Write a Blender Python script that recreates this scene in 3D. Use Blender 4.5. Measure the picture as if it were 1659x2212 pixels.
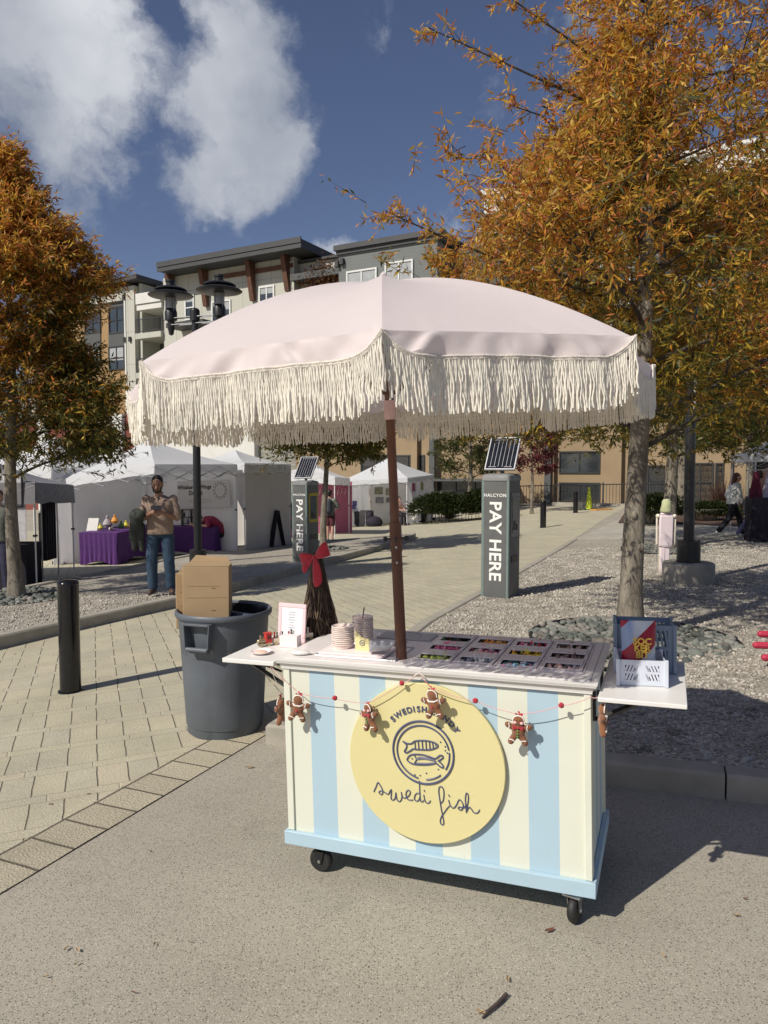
import bpy, bmesh, math, random
import numpy as np
from mathutils import Vector, Matrix, Euler
for o in list(bpy.data.objects): bpy.data.objects.remove(o, do_unlink=True)
SC = bpy.context.scene
COL = SC.collection
R = math.radians
PI = math.pi
random.seed(7)
# ------------------------------------------------------------------ camera
PITCH = R(3.4)
CAMZ = 1.78
cam_d = bpy.data.cameras.new('camera')
cam_d.sensor_fit = 'VERTICAL'; cam_d.sensor_height = 36.0; cam_d.lens = 26.0
cam_d.clip_start = 0.05; cam_d.clip_end = 2000
cam = bpy.data.objects.new('camera', cam_d); COL.objects.link(cam)
cam.location = (0, 0, CAMZ); cam.rotation_euler = (R(90) - PITCH, 0, 0)
SC.camera = cam
# ------------------------------------------------------------------ sun and sky
SUN_EL = R(42)
SUN_TO = Vector((-0.77, -0.64, 0)).normalized()          # horizontal direction towards the sun
sun_dir = Vector((SUN_TO.x * math.cos(SUN_EL), SUN_TO.y * math.cos(SUN_EL), math.sin(SUN_EL)))
sl = bpy.data.lights.new('sun', 'SUN'); sl.energy = 4.2; sl.angle = R(0.5); sl.color = (1.0, 0.93, 0.82)
so = bpy.data.objects.new('sun', sl); COL.objects.link(so)
so.rotation_euler = sun_dir.to_track_quat('Z', 'Y').to_euler(); so.location = (-30, -30, 40)
SC.view_settings.view_transform = 'Standard'; SC.view_settings.look = 'None'
SC.view_settings.exposure = 0.12; SC.view_settings.gamma = 1.0; SC.view_settings.use_curve_mapping = False
try:
    SC.cycles.max_bounces = 8; SC.cycles.transparent_max_bounces = 12
    SC.cycles.use_denoising = True
except Exception: pass

world = bpy.data.worlds.new('World'); SC.world = world; world.use_nodes = True
wn = world.node_tree.nodes; wl = world.node_tree.links; wn.clear()
def nd(nodes, t, **kw):
    n = nodes.new(t)
    for k, v in kw.items(): setattr(n, k, v)
    return n
def ray(px, py):
    'direction of a sight line; px, py in a 1659 x 2212 picture'
    d = Vector(((px - 829.5) / 1597.2, 1.0, -(py - 1106) / 1597.2))
    c, s = math.cos(PITCH), math.sin(PITCH)
    return Vector((d.x, d.y * c + d.z * s, -d.y * s + d.z * c))
def build_sky():
    out = nd(wn, 'ShaderNodeOutputWorld')
    sky = nd(wn, 'ShaderNodeTexSky', sky_type='NISHITA', sun_disc=False)
    sky.sun_elevation = SUN_EL; sky.sun_rotation = math.atan2(SUN_TO.x, SUN_TO.y)
    sky.altitude = 300; sky.air_density = 1.0; sky.dust_density = 0.6; sky.ozone_density = 2.5
    tint = nd(wn, 'ShaderNodeMixRGB', blend_type='MULTIPLY'); tint.inputs[0].default_value = 1
    tint.inputs[2].default_value = (0.90, 0.80, 0.86, 1)
    wl.new(sky.outputs[0], tint.inputs[1])
    geo = nd(wn, 'ShaderNodeTexCoord')
    # warp the direction a little, then collect soft cloud lobes around given directions
    nz = nd(wn, 'ShaderNodeTexNoise'); nz.inputs['Scale'].default_value = 5.0; nz.inputs['Detail'].default_value = 9; nz.inputs['Roughness'].default_value = 0.62
    wl.new(geo.outputs['Generated'], nz.inputs['Vector'])
    sub = nd(wn, 'ShaderNodeVectorMath', operation='SUBTRACT'); sub.inputs[1].default_value = (.5, .5, .5)
    wl.new(nz.outputs['Color'], sub.inputs[0])
    scl = nd(wn, 'ShaderNodeVectorMath', operation='SCALE'); scl.inputs['Scale'].default_value = 0.16
    wl.new(sub.outputs[0], scl.inputs[0])
    add = nd(wn, 'ShaderNodeVectorMath', operation='ADD')
    wl.new(geo.outputs['Generated'], add.inputs[0]); wl.new(scl.outputs[0], add.inputs[1])
    nrm = nd(wn, 'ShaderNodeVectorMath', operation='NORMALIZE'); wl.new(add.outputs[0], nrm.inputs[0])
    lobes = [(130, 60, .125, 1.0), (60, 250, .11, .85), (240, 180, .10, .9), (160, 370, .085, .8), (60, 440, .07, .6),
             (500, 90, .08, 1.0), (480, 230, .105, 1.1), (560, 310, .09, 1.05), (420, 375, .075, 1.0), (540, 400, .06, .8), (600, 230, .035, .5),
             (590, 430, .05, .45), (350, 260, .05, .5), (722, 545, .028, .75), (680, 580, .04, .5), (310, 480, .04, .35),
             (-150, 100, .15, .9), (20, 120, .13, .8), (-400, 300, .2, .8), (2300, 200, .2, .7), (560, 500, .04, .3)]
    last = None
    for px, py, rad, amp in lobes:
        d = ray(px, py).normalized()
        dist = nd(wn, 'ShaderNodeVectorMath', operation='DISTANCE'); dist.inputs[1].default_value = d
        wl.new(nrm.outputs[0], dist.inputs[0])
        mr = nd(wn, 'ShaderNodeMapRange', interpolation_type='SMOOTHSTEP')
        mr.inputs['From Min'].default_value = rad * 1.35; mr.inputs['From Max'].default_value = rad * 0.1
        mr.inputs['To Min'].default_value = 0; mr.inputs['To Max'].default_value = amp
        wl.new(dist.outputs['Value'], mr.inputs['Value'])
        if last is None: last = mr.outputs[0]
        else:
            mx = nd(wn, 'ShaderNodeMath', operation='SMOOTH_MAX'); mx.inputs[2].default_value = 0.25
            wl.new(last, mx.inputs[0]); wl.new(mr.outputs[0], mx.inputs[1]); last = mx.outputs[0]
    n2 = nd(wn, 'ShaderNodeTexNoise'); n2.inputs['Scale'].default_value = 9; n2.inputs['Detail'].default_value = 10; n2.inputs['Roughness'].default_value = 0.6
    wl.new(add.outputs[0], n2.inputs['Vector'])
    m1 = nd(wn, 'ShaderNodeMath', operation='MULTIPLY_ADD'); m1.inputs[1].default_value = 1.9; m1.inputs[2].default_value = -1.0
    wl.new(n2.outputs['Fac'], m1.inputs[0])
    m2 = nd(wn, 'ShaderNodeMath', operation='ADD'); wl.new(last, m2.inputs[0]); wl.new(m1.outputs[0], m2.inputs[1])
    ramp = nd(wn, 'ShaderNodeMapRange', interpolation_type='SMOOTHSTEP')
    ramp.inputs['From Min'].default_value = 0.24; ramp.inputs['From Max'].default_value = 0.90
    ramp.inputs['To Max'].default_value = 0.93
    wl.new(m2.outputs[0], ramp.inputs['Value'])
    n3 = nd(wn, 'ShaderNodeTexNoise'); n3.inputs['Scale'].default_value = 4.5; n3.inputs['Detail'].default_value = 6
    wl.new(geo.outputs['Generated'], n3.inputs['Vector'])
    cr = nd(wn, 'ShaderNodeValToRGB')
    cr.color_ramp.elements[0].position = 0.35; cr.color_ramp.elements[0].color = (3.9, 4.3, 5.1, 1)
    cr.color_ramp.elements[1].position = 0.68; cr.color_ramp.elements[1].color = (9.0, 9.2, 9.6, 1)
    wl.new(n3.outputs['Fac'], cr.inputs[0])
    mix = nd(wn, 'ShaderNodeMixRGB'); wl.new(ramp.outputs[0], mix.inputs[0]); wl.new(tint.outputs[0], mix.inputs[1]); wl.new(cr.outputs[0], mix.inputs[2])
    bg = nd(wn, 'ShaderNodeBackground'); bg.inputs[1].default_value = 0.078
    wl.new(mix.outputs[0], bg.inputs[0]); wl.new(bg.outputs[0], out.inputs[0])
build_sky()

# ------------------------------------------------------------------ helpers: terrain and places
def gz(x, y):
    'height of the ground: it falls gently away towards the back left'
    t = y - 8.0
    d = t if t > 2 else (0 if t < -2 else (t + 2) ** 2 / 8)
    d = min(d, 27.0)
    s = 0.035 - 0.0025 * max(0.0, min(8.0, x))
    return 0.025 * max(-30, min(30, x)) - s * d
def at(px, py, h=0.0):
    'the point of the ground (raised by h) seen at px, py'
    d = ray(px, py); o = Vector((0, 0, CAMZ)); lo = 0.5; hi = lo
    below = lambda t: (o + d * t).z < gz((o + d * t).x, (o + d * t).y) + h
    while hi < 160 and not below(hi): lo = hi; hi += 0.5
    for _ in range(24):
        mid = (lo + hi) / 2
        if below(mid): hi = mid
        else: lo = mid
    p = o + d * hi
    return Vector((p.x, p.y, gz(p.x, p.y) + h))
def far(px, py, Y):
    'the point at distance Y along the sight line'
    d = ray(px, py); return Vector((0, 0, CAMZ)) + d * (Y / d.y)

# ------------------------------------------------------------------ helpers: meshes
class MB:
    def __init__(s): s.v = []; s.f = []; s.mi = []; s.M = Matrix.Identity(4); s.m = 0
    def add(s, vs, fs):
        b = len(s.v)
        s.v.extend([tuple(s.M @ Vector(p)) for p in vs])
        for f in fs: s.f.append([b + i for i in f]); s.mi.append(s.m)
    def box(s, c, d, rot=None):
        x, y, z = d[0] / 2, d[1] / 2, d[2] / 2
        vs = [Vector(p) for p in ((-x, -y, -z), (x, -y, -z), (x, y, -z), (-x, y, -z), (-x, -y, z), (x, -y, z), (x, y, z), (-x, y, z))]
        if rot is not None: vs = [rot @ p for p in vs]
        c = Vector(c)
        s.add([p + c for p in vs], [(0, 3, 2, 1), (4, 5, 6, 7), (0, 1, 5, 4), (1, 2, 6, 5), (2, 3, 7, 6), (3, 0, 4, 7)])
    def box2(s, a, b):
        s.box([(a[i] + b[i]) / 2 for i in range(3)], [abs(b[i] - a[i]) for i in range(3)])
    def tube(s, pts, rad, n=8, cap=True, closed=False, flat=1.0):
        pts = [Vector(p) for p in pts]; k = len(pts)
        if not isinstance(rad, (list, tuple)): rad = [rad] * k
        rings = []; up = None
        for i, p in enumerate(pts):
            a = pts[(i - 1) % k] if (closed or i > 0) else p
            b = pts[(i + 1) % k] if (closed or i < k - 1) else p
            t = (b - a)
            t = t.normalized() if t.length > 1e-9 else Vector((0, 0, 1))
            if up is None: up = Vector((0, 0, 1)) if abs(t.z) < 0.9 else Vector((0, 1, 0))
            u = t.cross(up)
            if u.length < 1e-4: u = t.cross(Vector((1, 0.1, 0)))
            u.normalize(); w = u.cross(t).normalized(); up = w
            rings.append([p + (u * math.cos(2 * PI * j / n) + w * math.sin(2 * PI * j / n) * flat) * rad[i] for j in range(n)])
        vs = [q for r in rings for q in r]; fs = []
        for i in range(k if closed else k - 1):
            i2 = (i + 1) % k
            for j in range(n):
                j2 = (j + 1) % n; fs.append((i * n + j, i * n + j2, i2 * n + j2, i2 * n + j))
        if cap and not closed:
            fs.append(tuple(reversed(range(n)))[::-1][::-1]); fs.append(tuple((k - 1) * n + j for j in range(n)))
        s.add(vs, fs)
    def cap(s, a, b, r0, r1, n=10):
        'tapered capsule'
        a, b = Vector(a), Vector(b); t = b - a; L = t.length
        t = t.normalized() if L > 1e-6 else Vector((0, 0, 1))
        P, Q = [], []
        for q in (80, 55, 25): P.append(a - t * r0 * math.sin(R(q))); Q.append(r0 * math.cos(R(q)))
        P.append(a); Q.append(r0); P.append(b if L > 1e-6 else a + t * 1e-4); Q.append(r1)
        for q in (25, 55, 80): P.append(b + t * r1 * math.sin(R(q))); Q.append(r1 * math.cos(R(q)))
        s.tube(P, Q, n)
    def ell(s, c, d, n=12, m=8, rot=None):
        c = Vector(c); vs = [Vector((0, 0, -d[2]))]; fs = []
        for i in range(1, m):
            a = -PI / 2 + PI * i / m
            for j in range(n):
                b = 2 * PI * j / n
                vs.append(Vector((d[0] * math.cos(a) * math.cos(b), d[1] * math.cos(a) * math.sin(b), d[2] * math.sin(a))))
        vs.append(Vector((0, 0, d[2])))
        for j in range(n): fs.append((0, 1 + (j + 1) % n, 1 + j))
        for i in range(m - 2):
            for j in range(n):
                a0 = 1 + i * n; fs.append((a0 + j, a0 + (j + 1) % n, a0 + n + (j + 1) % n, a0 + n + j))
        l = len(vs) - 1; a0 = 1 + (m - 2) * n
        for j in range(n): fs.append((l, a0 + j, a0 + (j + 1) % n))
        if rot is not None: vs = [rot @ p for p in vs]
        s.add([p + c for p in vs], fs)
    def lathe(s, prof, n=24, c=(0, 0, 0), fn=None):
        'prof: list of (r, z)'
        vs = []; fs = []; k = len(prof)
        for r, z in prof:
            for j in range(n):
                a = 2 * PI * j / n; rr = r * (fn(a, z) if fn else 1)
                vs.append((c[0] + rr * math.cos(a), c[1] + rr * math.sin(a), c[2] + z))
        for i in range(k - 1):
            for j in range(n): fs.append((i * n + j, i * n + (j + 1) % n, (i + 1) * n + (j + 1) % n, (i + 1) * n + j))
        if prof[0][0] > 1e-5: fs.append(tuple(reversed(range(n))))
        if prof[-1][0] > 1e-5: fs.append(tuple((k - 1) * n + j for j in range(n)))
        s.add(vs, fs)
    def prism(s, poly, z0, z1):
        n = len(poly)
        s.add([(p[0], p[1], z0) for p in poly] + [(p[0], p[1], z1) for p in poly],
              [tuple(reversed(range(n))), tuple(range(n, 2 * n))] + [(i, (i + 1) % n, n + (i + 1) % n, n + i) for i in range(n)])
    def slab(s, pts, t, nrm):
        'polygon in space with a thickness t along nrm'
        n = len(pts); o = Vector(nrm).normalized() * t
        s.add([Vector(p) for p in pts] + [Vector(p) + o for p in pts],
              [tuple(reversed(range(n))), tuple(range(n, 2 * n))] + [(i, (i + 1) % n, n + (i + 1) % n, n + i) for i in range(n)])
    def build(s, name, mats, parent=None, smooth=True, bevel=0, ang=35, mods=None):
        me = bpy.data.meshes.new(name); me.from_pydata(s.v, [], s.f); me.validate(clean_customdata=False)
        if not isinstance(mats, (list, tuple)): mats = [mats]
        for m in mats: me.materials.append(m)
        if len(mats) > 1 and len(me.polygons) == len(s.mi): me.polygons.foreach_set('material_index', s.mi)
        bm = bmesh.new(); bm.from_mesh(me); bmesh.ops.recalc_face_normals(bm, faces=bm.faces[:]); bm.to_mesh(me); bm.free()
        if smooth:
            me.polygons.foreach_set('use_smooth', [True] * len(me.polygons)); me.set_sharp_from_angle(angle=R(ang))
        me.update()
        o = bpy.data.objects.new(name, me); COL.objects.link(o)
        if parent is not None: o.parent = parent
        if bevel:
            b = o.modifiers.new('bevel', 'BEVEL'); b.width = bevel; b.segments = 2; b.limit_method = 'ANGLE'; b.angle_limit = R(40)
        if mods: mods(o)
        return o
def tag(o, label=None, cat=None, group=None, kind=None):
    if label: o['label'] = label
    if cat: o['category'] = cat
    if group: o['group'] = group
    if kind: o['kind'] = kind
    return o
def thing(name, label, cat, M=None, group=None):
    o = bpy.data.objects.new(name, None); COL.objects.link(o); o.empty_display_size = 0.1
    if M is not None:
        if isinstance(M, Matrix): o.matrix_world = M
        else: o.location = M
    return tag(o, label, cat, group)
def dup(root, M, label, group=None):
    r = root.copy(); COL.objects.link(r); r.matrix_world = M; r['label'] = label
    if group: r['group'] = group
    for ch in list(root.children):
        c = ch.copy(); COL.objects.link(c); c.parent = r
        for g in list(ch.children):
            d = g.copy(); COL.objects.link(d); d.parent = c
    return r
def back(p, d):
    'a point moved d metres further from the street side along its sight line'
    v = Vector((p.x, p.y, 0)).normalized() * d; return Vector((p.x + v.x, p.y + v.y, p.z))
def TR(x, y, z, rz=0, sc=1): return Matrix.Translation((x, y, z)) @ Matrix.Rotation(rz, 4, 'Z') @ Matrix.Scale(sc, 4)
def frame(origin, xdir, ydir):
    'matrix with the given origin, x axis and approximate y axis'
    x = Vector(xdir).normalized(); z = x.cross(Vector(ydir)).normalized(); y = z.cross(x)
    M = Matrix((x, y, z)).transposed().to_4x4(); M.translation = Vector(origin); return M
def remesh(vox, it=2):
    def f(o):
        m = o.modifiers.new('remesh', 'REMESH'); m.mode = 'VOXEL'; m.voxel_size = vox; m.use_smooth_shade = True
        s = o.modifiers.new('smooth', 'SMOOTH'); s.factor = 0.5; s.iterations = it
    return f
def sub(n):
    def f(o): m = o.modifiers.new('sub', 'SUBSURF'); m.levels = n; m.render_levels = n
    return f
def lettering(txt, size, mat, parent, M, name='lettering', ext=0.001, bold=0.0, align='CENTER', spacing=1.0, sx=1.0):
    cu = bpy.data.curves.new('t', 'FONT'); cu.body = txt; cu.size = size; cu.extrude = ext; cu.offset = bold
    cu.align_x = align; cu.align_y = 'CENTER'; cu.space_character = spacing; cu.resolution_u = 3
    to = bpy.data.objects.new('t', cu); COL.objects.link(to)
    bpy.context.view_layer.update()
    me = bpy.data.meshes.new_from_object(to.evaluated_get(bpy.context.evaluated_depsgraph_get()))
    bpy.data.objects.remove(to, do_unlink=True); me.materials.clear(); me.materials.append(mat)
    o = bpy.data.objects.new(name, me); COL.objects.link(o); o.parent = parent
    o.matrix_local = M @ Matrix.Diagonal((sx, 1, 1, 1)); return o

# ------------------------------------------------------------------ helpers: materials
def new_mat(name):
    m = bpy.data.materials.new(name); m.use_nodes = True
    return m, m.node_tree.nodes, m.node_tree.links, m.node_tree.nodes['Principled BSDF']
def mat(name, col, rough=0.6, metal=0.0, var=0.12, scale=12.0, bump=0.0, bscale=60.0, spec=None, sheen=0, dirt=0.0):
    m, n, l, p = new_mat(name)
    p.inputs['Roughness'].default_value = rough; p.inputs['Metallic'].default_value = metal
    if spec is not None: p.inputs['Specular IOR Level'].default_value = spec
    if sheen: p.inputs['Sheen Weight'].default_value = sheen
    tc = nd(n, 'ShaderNodeTexCoord')
    nz = nd(n, 'ShaderNodeTexNoise'); nz.inputs['Scale'].default_value = scale; nz.inputs['Detail'].default_value = 5
    l.new(tc.outputs['Object'], nz.inputs['Vector'])
    cr = nd(n, 'ShaderNodeValToRGB')
    c = col[:3]
    cr.color_ramp.elements[0].position = .3; cr.color_ramp.elements[1].position = .7
    cr.color_ramp.elements[0].color = tuple(max(0, x * (1 - var)) for x in c) + (1,)
    cr.color_ramp.elements[1].color = tuple(min(1, x * (1 + var)) for x in c) + (1,)
    l.new(nz.outputs['Fac'], cr.inputs[0]); res = cr.outputs[0]
    if dirt:
        n2 = nd(n, 'ShaderNodeTexNoise'); n2.inputs['Scale'].default_value = scale * .3; n2.inputs['Detail'].default_value = 8
        l.new(tc.outputs['Object'], n2.inputs['Vector'])
        r2 = nd(n, 'ShaderNodeValToRGB'); r2.color_ramp.elements[0].position = .45; r2.color_ramp.elements[1].position = .75
        r2.color_ramp.elements[0].color = (1, 1, 1, 1); r2.color_ramp.elements[1].color = (1 - dirt, 1 - dirt, 1 - dirt * 1.1, 1)
        l.new(n2.outputs['Fac'], r2.inputs[0])
        mx = nd(n, 'ShaderNodeMixRGB', blend_type='MULTIPLY'); mx.inputs[0].default_value = 1
        l.new(res, mx.inputs[1]); l.new(r2.outputs[0], mx.inputs[2]); res = mx.outputs[0]
    l.new(res, p.inputs['Base Color'])
    if bump:
        nb = nd(n, 'ShaderNodeTexNoise'); nb.inputs['Scale'].default_value = bscale; nb.inputs['Detail'].default_value = 4
        l.new(tc.outputs['Object'], nb.inputs['Vector'])
        b = nd(n, 'ShaderNodeBump'); b.inputs['Strength'].default_value = bump; b.inputs['Distance'].default_value = 0.01
        l.new(nb.outputs['Fac'], b.inputs['Height']); l.new(b.outputs[0], p.inputs['Normal'])
    return m
def trans(m, amt):
    'let some light through a thin sheet or leaf'
    n, l = m.node_tree.nodes, m.node_tree.links
    p = n['Principled BSDF']; out = [x for x in n if x.type == 'OUTPUT_MATERIAL'][0]
    t = nd(n, 'ShaderNodeBsdfTranslucent'); src = p.inputs['Base Color'].links
    if src: l.new(src[0].from_socket, t.inputs[0])
    else: t.inputs[0].default_value = p.inputs['Base Color'].default_value
    mx = nd(n, 'ShaderNodeMixShader'); mx.inputs[0].default_value = amt
    l.new(p.outputs[0], mx.inputs[1]); l.new(t.outputs[0], mx.inputs[2]); l.new(mx.outputs[0], out.inputs[0]); return m
M = {}
def stone_mat(name, cols, scale, bump, dist=.01, rough=.9, big=None, use='Object', mort=0.25):
    'small stones: each voronoi cell its own colour, dark gaps'
    m, n, l, p = new_mat(name); p.inputs['Roughness'].default_value = rough
    tc = nd(n, 'ShaderNodeTexCoord')
    vo = nd(n, 'ShaderNodeTexVoronoi'); vo.inputs['Scale'].default_value = scale
    ve = nd(n, 'ShaderNodeTexVoronoi', feature='DISTANCE_TO_EDGE'); ve.inputs['Scale'].default_value = scale
    for v in (vo, ve): l.new(tc.outputs[use], v.inputs['Vector'])
    sp = nd(n, 'ShaderNodeSeparateColor'); l.new(vo.outputs['Color'], sp.inputs[0])
    cr = nd(n, 'ShaderNodeValToRGB'); cr.color_ramp.interpolation = 'LINEAR'
    while len(cr.color_ramp.elements) < len(cols): cr.color_ramp.elements.new(0.5)
    for i, c in enumerate(cols):
        cr.color_ramp.elements[i].position = i / (len(cols) - 1); cr.color_ramp.elements[i].color = c + (1,)
    l.new(sp.outputs[0], cr.inputs[0])
    er = nd(n, 'ShaderNodeMapRange'); er.inputs['From Min'].default_value = 0; er.inputs['From Max'].default_value = .12
    er.inputs['To Min'].default_value = mort; er.inputs['To Max'].default_value = 1
    l.new(ve.outputs['Distance'], er.inputs['Value'])
    mx = nd(n, 'ShaderNodeMixRGB', blend_type='MULTIPLY'); mx.inputs[0].default_value = 1
    l.new(cr.outputs[0], mx.inputs[1]); l.new(er.outputs[0], mx.inputs[2]); res = mx.outputs[0]
    nz = nd(n, 'ShaderNodeTexNoise'); nz.inputs['Scale'].default_value = big or 1.2; nz.inputs['Detail'].default_value = 5
    l.new(tc.outputs[use], nz.inputs['Vector'])
    r2 = nd(n, 'ShaderNodeMapRange'); r2.inputs['From Min'].default_value = .3; r2.inputs['From Max'].default_value = .7
    r2.inputs['To Min'].default_value = .86; r2.inputs['To Max'].default_value = 1.1
    l.new(nz.outputs['Fac'], r2.inputs['Value'])
    m2 = nd(n, 'ShaderNodeMixRGB', blend_type='MULTIPLY'); m2.inputs[0].default_value = 1
    l.new(res, m2.inputs[1]); l.new(r2.outputs[0], m2.inputs[2]); l.new(m2.outputs[0], p.inputs['Base Color'])
    mb = nd(n, 'ShaderNodeMath', operation='MULTIPLY_ADD'); l.new(sp.outputs[1], mb.inputs[0]); mb.inputs[1].default_value = .6
    l.new(er.outputs[0], mb.inputs[2])
    b = nd(n, 'ShaderNodeBump'); b.inputs['Strength'].default_value = bump; b.inputs['Distance'].default_value = dist
    l.new(mb.outputs[0], b.inputs['Height']); l.new(b.outputs[0], p.inputs['Normal'])
    return m
# ================================================================== GROUND
def sheet(name, poly, dz, m, kind='structure', zf=None, label=None):
    'a flat polygon laid over the terrain'
    bm = bmesh.new()
    f = bm.faces.new([bm.verts.new((p[0], p[1], 0)) for p in poly])
    ys = [p[1] for p in poly]; xs = [p[0] for p in poly]
    def cut(axis, v):
        no = (1, 0, 0) if axis == 0 else (0, 1, 0)
        co = (v, 0, 0) if axis == 0 else (0, v, 0)
        bmesh.ops.bisect_plane(bm, geom=bm.verts[:] + bm.edges[:] + bm.faces[:], plane_co=co, plane_no=no, dist=1e-5)
    for v in [6, 6.5, 7, 7.5, 8, 8.5, 9, 9.5, 10] + list(range(12, 35, 2)) + [35] + ([4.5, 5, 5.5] if zf else []):
        if min(ys) < v < max(ys): cut(1, v)
    for v in [-30, -20, -10, -5, 0, 2, 4, 6, 8, 10, 15, 20, 30]:
        if min(xs) < v < max(xs): cut(0, v)
    bmesh.ops.triangulate(bm, faces=bm.faces[:])
    for v in bm.verts: v.co.z = gz(v.co.x, v.co.y) + dz + (zf(v.co.y) if zf else 0)
    bmesh.ops.recalc_face_normals(bm, faces=bm.faces[:])
    for f in bm.faces:
        if f.normal.z < 0: f.normal_flip()
    me = bpy.data.meshes.new(name); bm.to_mesh(me); bm.free(); me.materials.append(m)
    o = bpy.data.objects.new(name, me); COL.objects.link(o); o['kind'] = kind
    if label: o['label'] = label
    return o

def aggregate_mat():
    m, n, l, p = new_mat('exposed_aggregate'); p.inputs['Roughness'].default_value = .88
    tc = nd(n, 'ShaderNodeTexCoord'); last = None
    base = nd(n, 'ShaderNodeTexNoise'); base.inputs['Scale'].default_value = .9; base.inputs['Detail'].default_value = 6
    l.new(tc.outputs['Object'], base.inputs['Vector'])
    cr = nd(n, 'ShaderNodeValToRGB'); cr.color_ramp.elements[0].position = .3; cr.color_ramp.elements[1].position = .72
    cr.color_ramp.elements[0].color = (.305, .282, .228, 1); cr.color_ramp.elements[1].color = (.392, .365, .300, 1)
    l.new(base.outputs['Fac'], cr.inputs[0]); last = cr.outputs[0]
    for sc, lo, hi, col, off in ((95, .0, .24, (.12, .107, .09, 1), 0), (130, .0, .24, (.56, .51, .42, 1), 3.3), (60, .0, .12, (.14, .12, .10, 1), 7.7), (170, 0, .34, (.20, .175, .14, 1), 1.7)):
        mp = nd(n, 'ShaderNodeMapping'); mp.inputs['Location'].default_value = (off, off, 0); l.new(tc.outputs['Object'], mp.inputs[0])
        v = nd(n, 'ShaderNodeTexVoronoi'); v.inputs['Scale'].default_value = sc; l.new(mp.outputs[0], v.inputs['Vector'])
        r = nd(n, 'ShaderNodeMapRange'); r.inputs['From Min'].default_value = hi + .12; r.inputs['From Max'].default_value = hi
        l.new(v.outputs['Distance'], r.inputs['Value'])
        s2 = nd(n, 'ShaderNodeSeparateColor'); l.new(v.outputs['Color'], s2.inputs[0])
        g = nd(n, 'ShaderNodeMath', operation='GREATER_THAN'); g.inputs[1].default_value = .66; l.new(s2.outputs[0], g.inputs[0])
        k = nd(n, 'ShaderNodeMath', operation='MULTIPLY'); l.new(r.outputs[0], k.inputs[0]); l.new(g.outputs[0], k.inputs[1])
        mx = nd(n, 'ShaderNodeMixRGB'); mx.inputs[2].default_value = col; l.new(k.outputs[0], mx.inputs[0]); l.new(last, mx.inputs[1]); last = mx.outputs[0]
    # oily, rubbed darker patches
    st = nd(n, 'ShaderNodeTexNoise'); st.inputs['Scale'].default_value = 2.3; st.inputs['Detail'].default_value = 9; st.inputs['Roughness'].default_value = .7
    l.new(tc.outputs['Object'], st.inputs['Vector'])
    sr = nd(n, 'ShaderNodeMapRange'); sr.inputs['From Min'].default_value = .55; sr.inputs['From Max'].default_value = .75; sr.inputs['To Min'].default_value = 1; sr.inputs['To Max'].default_value = .82
    l.new(st.outputs['Fac'], sr.inputs['Value'])
    mm = nd(n, 'ShaderNodeMixRGB', blend_type='MULTIPLY'); mm.inputs[0].default_value = 1; l.new(last, mm.inputs[1]); l.new(sr.outputs[0], mm.inputs[2])
    l.new(mm.outputs[0], p.inputs['Base Color'])
    nb = nd(n, 'ShaderNodeTexNoise'); nb.inputs['Scale'].default_value = 160; nb.inputs['Detail'].default_value = 3; l.new(tc.outputs['Object'], nb.inputs['Vector'])
    b = nd(n, 'ShaderNodeBump'); b.inputs['Strength'].default_value = .55; b.inputs['Distance'].default_value = .004
    l.new(nb.outputs['Fac'], b.inputs['Height']); l.new(b.outputs[0], p.inputs['Normal'])
    return m
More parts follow.
